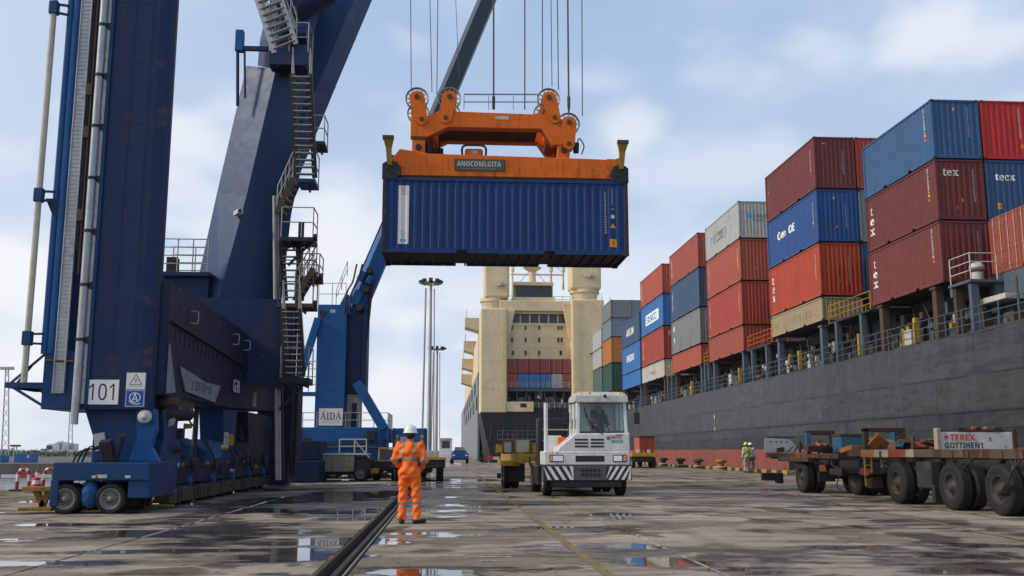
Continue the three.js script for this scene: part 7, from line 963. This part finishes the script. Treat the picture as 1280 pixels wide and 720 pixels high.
// ================================================================ across the basin
{
  const Z = -128, p0 = atZ(17, 579, Z), p1 = atZ(40, 567, Z), k = thing('equipment_box', 'small blue equipment container on the far quay', 'container', V((p0.x + p1.x) / 2, 0, Z)); new MB().box(p0.x, p1.x, 0, p1.y, Z - 2, Z, 0.02).build('box', CT.sky.panel, k); for (let i = 0; i < 6; i++) new MB().box(mix(p0.x, p1.x, i / 6) + 0.05, mix(p0.x, p1.x, i / 6) + 0.1, 0.05, p1.y - 0.05, Z, Z + 0.03).build('rib', CT.sky.panel, k); new MB().box(p1.x - 0.6, p1.x - 0.3, p1.y - 0.5, p1.y - 0.2, Z, Z + 0.03).build('plate', M.dirtyWhite, k);
  const k2 = thing('equipment_box', 'second blue container at the edge of the far quay', 'container', V(atZ(-6, 579, Z).x, 0, Z)); { const a = atZ(-12, 579, Z), b = atZ(3, 569, Z); new MB().box(a.x, b.x, 0, b.y, Z - 2, Z, 0.02).build('box', CT.sky.panel, k2); new MB().box(b.x - 0.1, b.x + 0.02, 0, b.y + 0.02, Z - 0.1, Z + 0.03).build('corner_post', CT.dusk.panel, k2); }
  const lattice = (px, top, base, z, w, l) => { const a = atZ(px, base, z), t = atZ(px + 3, top, z), k = thing('lattice_tower', l, 'tower', V(a.x, 0, z)); for (const s of [-1, 1]) new MB().cyl(V(a.x + s * w, -0.1, z), V(t.x + s * w * 0.4, t.y, z), w * 0.18, w * 0.14, 6).build('leg', M.galv, k); const b = new MB(); for (let i = 0; i < 9; i++) { const y0 = t.y * i / 9, y1 = t.y * (i + 1) / 9, x0 = mix(a.x, t.x, i / 9), x1 = mix(a.x, t.x, (i + 1) / 9), w0 = w * mix(1, 0.4, i / 9), w1 = w * mix(1, 0.4, (i + 1) / 9); b.cyl(V(x0 - w0, y0, z), V(x1 + w1, y1, z), w * 0.07, w * 0.07, 5).cyl(V(x0 + w0, y0, z), V(x1 - w1, y1, z), w * 0.07, w * 0.07, 5); } b.build('lattice', M.galv, k); new MB().box(t.x - w * 1.7, t.x + w * 1.7, t.y - 0.2, t.y + 0.4, z - 0.4, z + 0.4).build('lamp_head', M.galv, k); };
  lattice(6, 461, 576, -210, 0.75, 'tall floodlight tower on the far quay'); lattice(87, 482, 576, -240, 0.55, 'thin floodlight tower in front of the apartment blocks');
  { const a = atZ(16, 577, -170), b = atZ(21, 556, -170), k = thing('small_gantry', 'small grey gantry frame behind the blue equipment container', 'gantry', V(a.x, 0, -170)); for (const x of [a.x, b.x]) new MB().box(x - 0.07, x + 0.07, 0, b.y, -170.1, -170).build('post', M.galv, k); new MB().box(a.x - 0.6, b.x + 0.6, b.y - 0.3, b.y, -170.2, -169.9).build('beam', M.darkSteel, k); }
  const bm = flat([0.72, 0.71, 0.69], 0.9), bg = flat([0.60, 0.60, 0.60], 0.9), wm = flat([0.16, 0.18, 0.20], 0.6), r = rng(91), Zb = -1250;
  [[58, 65, 556], [65, 70, 555], [70, 73.5, 553], [73.5, 77.5, 552.5], [78, 82, 554], [82, 86, 555], [86, 92, 554.5]].forEach(([a, b, y], i) => { const p = atZ(a, y, Zb - (i % 3) * 40), q = atZ(b, 578, Zb - (i % 3) * 40), z = Zb - (i % 3) * 40; const k = thing('apartment_block', ['wide pale apartment block at the left end of the distant cluster', 'pale apartment block beside the wide end block of the distant cluster', 'grey slab block before the tallest distant block', 'tallest pale block of the distant cluster', 'grey apartment block right after the tallest distant block', 'pale block behind the thin floodlight tower', 'wide grey block nearest the crane in the distant cluster'][i], 'building', V((p.x + q.x) / 2, 0, z), { group: 'distant apartment blocks' }); new MB().box(p.x, q.x - 0.4, 0, p.y, z - 14, z).build('wall', i % 2 ? bm : bg, k); new MB().box(p.x + 1, p.x + 3, p.y, p.y + 1.6, z - 8, z - 4).build('roof_house', bg, k); for (let f = 0; f < 7; f++) new MB().box(p.x + 0.6, q.x - 1, 3 + f * (p.y - 4) / 7, 4.4 + f * (p.y - 4) / 7, z, z + 0.1).build('window_band', wm, k); });
  const leaf = [flat([0.05, 0.075, 0.03], 0.95), flat([0.06, 0.07, 0.045], 0.95)], pos = []; for (let i = 0; i < 2600; i++) { const px = -10 + r() * 150, z = -262 - r() * 34, x = atZ(px, 570, z).x, hh = 0.3 + 2.4 * Math.pow(fbm(gn3, px * 0.13, z * 0.05, 3), 1.5), y = r() * hh, s = 0.18 + r() * 0.3; for (let t = 0; t < 3; t++) pos.push(x + (r() - 0.5) * 2.5 * s, y + (r() - 0.4) * 2 * s, z + (r() - 0.5) * s); } const g = new THREE.BufferGeometry(); g.setAttribute('position', new THREE.Float32BufferAttribute(pos, 3)); g.computeVertexNormals(); const st = put('shore_trees', g, leaf[0], scene); st.userData = { label: 'low belt of trees along the distant shore', category: 'trees', kind: 'stuff' };
}

// ================================================================ people: distance fields of tapered capsules, meshed
const cap = (p, a, b, ra, rb) => { const bx = b[0] - a[0], by = b[1] - a[1], bz = b[2] - a[2], px = p[0] - a[0], py = p[1] - a[1], pz = p[2] - a[2], t = Math.max(0, Math.min(1, (px * bx + py * by + pz * bz) / (bx * bx + by * by + bz * bz + 1e-9))); const dx = px - bx * t, dy = py - by * t, dz = pz - bz * t; return Math.sqrt(dx * dx + dy * dy + dz * dz) - (ra + (rb - ra) * t); };
const smin = (a, b, k) => { const h = Math.max(k - Math.abs(a - b), 0) / k; return Math.min(a, b) - h * h * k * 0.25; };
const field = bones => p => { let d = 9; for (const [a, b, ra, rb, k = 0.05] of bones) d = smin(d, cap(p, a, b, ra, rb), k); return d; };
function sample(f, lo, hi, res) {
  const h = res / 2, c = [0, 1, 2].map(i => (lo[i] + hi[i]) / 2), s = [0, 1, 2].map(i => (hi[i] - lo[i]) / 2), p = [0, 0, 0], a = new Float32Array(res * res * res);
  for (let z = 0, n = 0; z < res; z++) for (let y = 0; y < res; y++) for (let x = 0; x < res; x++) { p[0] = c[0] + s[0] * (x - h) / h; p[1] = c[1] + s[1] * (y - h) / h; p[2] = c[2] + s[2] * (z - h) / h; a[n++] = f(p); }
  return { a, c, s, res };
}
function polygonise({ a, c, s, res }, shift = 0) {
  const mc = new MarchingCubes(res, new THREE.MeshBasicMaterial(), false, false, 120000); mc.isolation = 0; for (let i = 0; i < a.length; i++) mc.field[i] = shift - a[i];
  mc.update(); const n = mc.count, pos = new Float32Array(n * 3); for (let i = 0; i < n; i++) for (let k = 0; k < 3; k++) pos[i * 3 + k] = c[k] + s[k] * mc.positionArray[i * 3 + k];
  let g = new THREE.BufferGeometry(); g.setAttribute('position', new THREE.BufferAttribute(pos, 3)); g = mergeVertices(g, 1e-4); g.computeVertexNormals(); return g;
}
const meshField = (f, lo, hi, res, shift = 0) => polygonise(sample(f, lo, hi, res), shift);
const withUV = g => { g.setAttribute('uv', new THREE.BufferAttribute(new Float32Array(g.attributes.position.count * 2), 2)); return g; };
function handGeo(side, curl = 0.9) {                        // palm at the origin, fingers along -z, thumb on the inner side
  const B = [[[0, 0, 0.03], [0.012 * side, 0, -0.055], 0.026, 0.022, 0.02], [[0.02 * side, 0, 0.02], [-0.018 * side, 0, -0.05], 0.022, 0.02, 0.02]];
  [[-0.032, 0.070], [-0.011, 0.080], [0.011, 0.075], [0.031, 0.060]].forEach(([x, l], i) => { const a = [x * side, 0, -0.055], m = [x * 1.1 * side, -l * 0.28 * curl, -0.055 - l * 0.45], e = [x * 1.1 * side, -l * (0.28 + 0.42 * curl) * curl, -0.055 - l * 0.62]; B.push([a, m, 0.0095, 0.009, 0.008], [m, e, 0.009, 0.0075, 0.006]); });
  B.push([[-0.026 * side, 0, 0.0], [-0.05 * side, -0.012, -0.035], 0.012, 0.010, 0.012], [[-0.05 * side, -0.012, -0.035], [-0.046 * side, -0.024, -0.066], 0.010, 0.008, 0.006]);
  return meshField(field(B), [-0.09, -0.1, -0.17], [0.09, 0.06, 0.08], 56);
}
function headGeo() {                                       // faces -z, centre of the skull at the origin
  const base = field([[[0, 0.03, 0.02], [0, 0.045, -0.01], 0.098, 0.096, 0.05], [[0, -0.05, -0.035], [0, -0.085, -0.05], 0.062, 0.045, 0.05], [[0, -0.02, -0.085], [0, -0.045, -0.112], 0.014, 0.017, 0.02], [[-0.03, -0.08, -0.07], [0.03, -0.08, -0.07], 0.022, 0.022, 0.03], [[-0.092, -0.015, 0.0], [-0.098, 0.02, 0.01], 0.012, 0.018, 0.01], [[0.092, -0.015, 0.0], [0.098, 0.02, 0.01], 0.012, 0.018, 0.01], [[0, -0.05, 0.02], [0, -0.2, 0.03], 0.062, 0.065, 0.04]]);
  const eye = p => Math.min(Math.hypot(p[0] - 0.034, p[1] - 0.005, p[2] + 0.105), Math.hypot(p[0] + 0.034, p[1] - 0.005, p[2] + 0.105)) - 0.022;
  return meshField(p => Math.max(base(p), -eye(p)), [-0.14, -0.24, -0.15], [0.14, 0.18, 0.15], 72);
}
const HG = { l: handGeo(-1), r: handGeo(1), head: headGeo() };
const skin = flat([0.30, 0.155, 0.095], 0.6), hairMat = flat([0.015, 0.012, 0.010], 0.8), bootMat = flat([0.018, 0.016, 0.015], 0.65), silver = new THREE.MeshStandardMaterial({ color: C(0.24, 0.22, 0.20), roughness: 0.6, metalness: 0.15 }), helmetWhite = new THREE.MeshPhysicalMaterial({ color: C(0.78, 0.78, 0.76), roughness: 0.35, clearcoat: 0.4 });
const cloth = c => { const n = noise2(Math.round(c[0] * 1000) + 3), t = texData(128, 128, (i, j) => { const v = 0.8 + 0.4 * wrapN(n, i / 8, j / 8, 16, 3); return c.map(q => q * v); }); return new THREE.MeshStandardMaterial({ map: t, roughness: 0.85 }); };
// J: joints. Person faces -z; x to the person's right hand side is +x when seen from behind.
function person(label, p, turn, J, { topMat, legMat = null, vest = null, strips = false, res = 104, helmet = helmetWhite, scale = 1, legs = true, helmetOn = true }) {
  const o = thing('person', label, 'person', p, { local: true, turn }); o.scale.setScalar(scale);
  const torso = (g) => [[J.pelvis, J.chest, 0.135 + g, 0.15 + g, 0.09], [[J.chest[0] - 0.09, J.chest[1] + 0.02, J.chest[2]], [J.chest[0] + 0.09, J.chest[1] + 0.02, J.chest[2]], 0.125 + g, 0.125 + g, 0.09], [[J.pelvis[0] - 0.06, J.pelvis[1] - 0.03, J.pelvis[2] + 0.02], [J.pelvis[0] + 0.06, J.pelvis[1] - 0.03, J.pelvis[2] + 0.02], 0.125 + g, 0.125 + g, 0.08], [[J.chest[0], J.chest[1] + 0.1, J.chest[2]], [J.neck[0], J.neck[1] - 0.03, J.neck[2]], 0.1 + g, 0.06 + g * 0.6, 0.08]];
  const arm = (s, g) => [[J['sh' + s], J['el' + s], 0.072 + g, 0.054 + g, 0.06], [J['el' + s], J['wr' + s], 0.054 + g, 0.040 + g, 0.03]];
  const leg = (s, g) => [[J['hip' + s], J['kn' + s], 0.098 + g, 0.068 + g, 0.05], [J['kn' + s], J['an' + s], 0.068 + g, 0.056 + g * 1.3, 0.04]];
  const lo = [-0.52, 0.0, -0.5], hi = [0.52, 1.72, 0.4];
  // the body: skin inside the clothes, with head and hands of their own finer grids
  const parts = [meshField(field([...torso(-0.02), ...arm('L', -0.014), ...arm('R', -0.014), ...(legs ? [...leg('L', -0.016), ...leg('R', -0.016)] : []), [J.neck, [J.head[0], J.head[1] - 0.06, J.head[2]], 0.058, 0.06, 0.03]]), lo, hi, Math.round(res * 0.7))];
  parts.push(HG.head.clone().translate(...J.head));
  for (const s of ['L', 'R']) { const w = V(...J['wr' + s]), d = w.clone().sub(V(...J['el' + s])).normalize(), q = new THREE.Quaternion().setFromUnitVectors(V(0, 0, -1), d); parts.push((s === 'L' ? HG.l : HG.r).clone().applyQuaternion(q).translate(w.x + d.x * 0.04, w.y + d.y * 0.04, w.z + d.z * 0.04)); }
  put('body', withUV(mergeGeometries(parts.map(g => { g.deleteAttribute('uv'); return g; }))), skin, o);
  // clothing with folds
  const wr = p => 0.010 * Math.sin(p[1] * 46 + Math.sin(p[0] * 21) * 1.6 + p[2] * 9) * Math.sin(p[0] * 17 + p[1] * 7) + 0.007 * Math.sin(p[1] * 23 - p[0] * 30 + p[2] * 25);
  const fTop = field([...torso(0.014), ...arm('L', 0.012), ...arm('R', 0.012)]), fLeg = field([...torso(0.010).slice(2, 3), ...leg('L', 0.014), ...leg('R', 0.014)]);
  const clip = (f, y0, y1) => q => Math.max(f(q) + wr(q), y0 - q[1], q[1] - y1), collar = J.neck[1] - 0.005;
  const topS = sample(clip(fTop, J.pelvis[1] - 0.06, collar), lo, hi, res); put('jacket', withUV(polygonise(topS)), topMat, o);
  const legS = legs && sample(clip(fLeg, 0.075, J.pelvis[1] + 0.06), lo, hi, res); if (legs) put('trousers', withUV(polygonise(legS)), legMat || topMat, o);
  const bandOf = (f, keep, off) => { const g = polygonise(f, off).toNonIndexed(), a = g.attributes.position, out = []; for (let i = 0; i < a.count; i += 3) { const c = [0, 1, 2].map(k => (a.array[i * 3 + k] + a.array[i * 3 + 3 + k] + a.array[i * 3 + 6 + k]) / 3); if (keep(c)) for (let k = 0; k < 9; k++) out.push(a.array[i * 3 + k]); } let b = new THREE.BufferGeometry(); b.setAttribute('position', new THREE.Float32BufferAttribute(out, 3)); b = mergeVertices(b, 1e-4); b.computeVertexNormals(); return withUV(b); };
  if (vest) put('vest', bandOf(topS, c => Math.abs(c[0]) < 0.175, 0.012), vest, o);
  if (strips) {
    const tf = topS, lf = legS, inT = c => Math.abs(c[0]) < 0.20;
    put('reflective_strip', bandOf(tf, c => inT(c) && c[1] > 1.175 && c[1] < 1.23, 0.006), silver, o); put('reflective_strip', bandOf(tf, c => c[1] > 1.24 && c[1] < 1.56 && Math.abs(Math.abs(c[0]) - 0.118) < 0.021, 0.0062), silver, o);
    put('reflective_strip', bandOf(tf, c => !inT(c) && c[1] > 1.15 && c[1] < 1.21, 0.006), silver, o);
    for (const s of [-1, 1]) put('reflective_strip', bandOf(lf, c => c[0] * s > 0 && ((c[1] > 0.30 && c[1] < 0.335) || (c[1] > 0.365 && c[1] < 0.395)), 0.006), silver, o);
  }
  if (legs) for (const s of ['L', 'R']) { const a = J['an' + s], d = J['toe' + s] || [0, -1], t = [a[0] + d[0] * 0.17, 0.045, a[2] + d[1] * 0.17], hl = [a[0] - d[0] * 0.05, 0.045, a[2] - d[1] * 0.05]; const f = field([[hl, t, 0.045, 0.042, 0.04], [[a[0], 0.13, a[2]], [a[0], 0.05, a[2]], 0.055, 0.05, 0.04]]); put('boot', withUV(meshField(q => Math.max(f(q), 0.004 - q[1]), [a[0] - 0.26, -0.01, a[2] - 0.26], [a[0] + 0.26, 0.2, a[2] + 0.26], 48)), bootMat, o); }
  const h = J.head; if (helmetOn) { const hm = new MB().lathe([[0.0, 0.142], [0.05, 0.138], [0.09, 0.118], [0.118, 0.075], [0.128, 0.02], [0.130, 0.0], [0.146, -0.006], [0.146, -0.014], [0.12, -0.01], [0.115, 0.02]], V(h[0], h[1] + 0.045, h[2] + 0.005), UY, 26).build('helmet', helmet, o); new MB().boxAt(V(h[0], h[1] + 0.04, h[2] - 0.15), 0.2, 0.012, 0.1, [0.12, 0, 0], 0.005).build('peak', helmet, hm); new MB().bar(V(h[0], h[1] + 0.186, h[2] - 0.06), V(h[0], h[1] + 0.186, h[2] + 0.07), 0.03, 0.012).build('ridge', helmet, hm); }
  put('hair', withUV(meshField(q => Math.max(field([[[h[0], h[1] + 0.03, h[2] + 0.025], [h[0], h[1] + 0.04, h[2]], 0.106, 0.104, 0.03], [[h[0], h[1] - 0.01, h[2] + 0.05], [h[0], h[1] - 0.05, h[2] + 0.055], 0.062, 0.05, 0.04]])(q), -(q[2] - h[2] + 0.015), -(q[1] - h[1] + 0.085)), [h[0] - 0.14, h[1] - 0.12, h[2] - 0.1], [h[0] + 0.14, h[1] + 0.17, h[2] + 0.16], 52)), hairMat, o);
  return o;
}
const stand = { pelvis: [0, 0.98, 0], chest: [0, 1.33, 0.0], neck: [0, 1.545, 0.0], head: [0.0, 1.665, -0.02], shL: [-0.195, 1.455, 0], shR: [0.195, 1.455, 0], elL: [-0.285, 1.19, 0.07], elR: [0.285, 1.19, 0.07], wrL: [-0.21, 1.055, -0.16], wrR: [0.21, 1.055, -0.16], hipL: [-0.105, 0.93, 0], hipR: [0.105, 0.93, 0], knL: [-0.125, 0.51, -0.02], knR: [0.13, 0.51, -0.02], anL: [-0.135, 0.10, 0.03], anR: [0.15, 0.10, 0.02], toeL: [-0.05, -1], toeR: [0.75, -0.66] };
const orangeCloth = cloth([0.86, 0.145, 0.014]), whiteCloth = cloth([0.50, 0.50, 0.47]), limeCloth = cloth([0.36, 0.50, 0.06]), greyCloth = cloth([0.33, 0.32, 0.30]), darkCloth = cloth([0.05, 0.055, 0.07]);
person('worker in orange coveralls and white helmet standing with back turned', atY(511, 654.5).setY(0), -0.12, stand, { topMat: orangeCloth, strips: true, res: 112, scale: 1.035 });
const easy = { ...stand, elL: [-0.25, 1.18, 0.03], elR: [0.26, 1.18, 0.02], wrL: [-0.26, 0.93, -0.04], wrR: [0.27, 0.93, -0.05], toeR: [0.1, -1] };
{ const p = atY(936, 590.5), q = atY(941, 590.2); p.y = 0.0; q.y = 0; person('worker in lime vest and yellow helmet standing at the berth kerb', p.setX(Math.min(p.x, 20.1)), 0.3, easy, { topMat: whiteCloth, vest: limeCloth, legMat: greyCloth, res: 64, scale: 1.08, helmet: flat([0.75, 0.62, 0.08], 0.4) }); person('worker in white shirt and dark trousers beside the lime vest worker', V(p.x + 0.42, 0, p.z - 0.45), -0.5, easy, { topMat: whiteCloth, legMat: darkCloth, res: 64, scale: 1.07 }); }
{ const sit = { ...stand, pelvis: [0, 0.98, 0], elL: [-0.27, 1.2, -0.06], elR: [0.27, 1.2, -0.06], wrL: [-0.17, 1.17, -0.34], wrR: [0.17, 1.17, -0.34], hipL: [-0.1, 0.95, -0.02], hipR: [0.1, 0.95, -0.02], knL: [-0.12, 0.97, -0.36], knR: [0.12, 0.97, -0.36], anL: [-0.12, 0.62, -0.42], anR: [0.12, 0.62, -0.42] };
  const o = person('driver in dark shirt seated behind the tractor windscreen', V(4.99, 1.07, -32.42), Math.PI, sit, { topMat: darkCloth, res: 72, helmetOn: false, legs: false }); }
renderer.render(scene, camera);
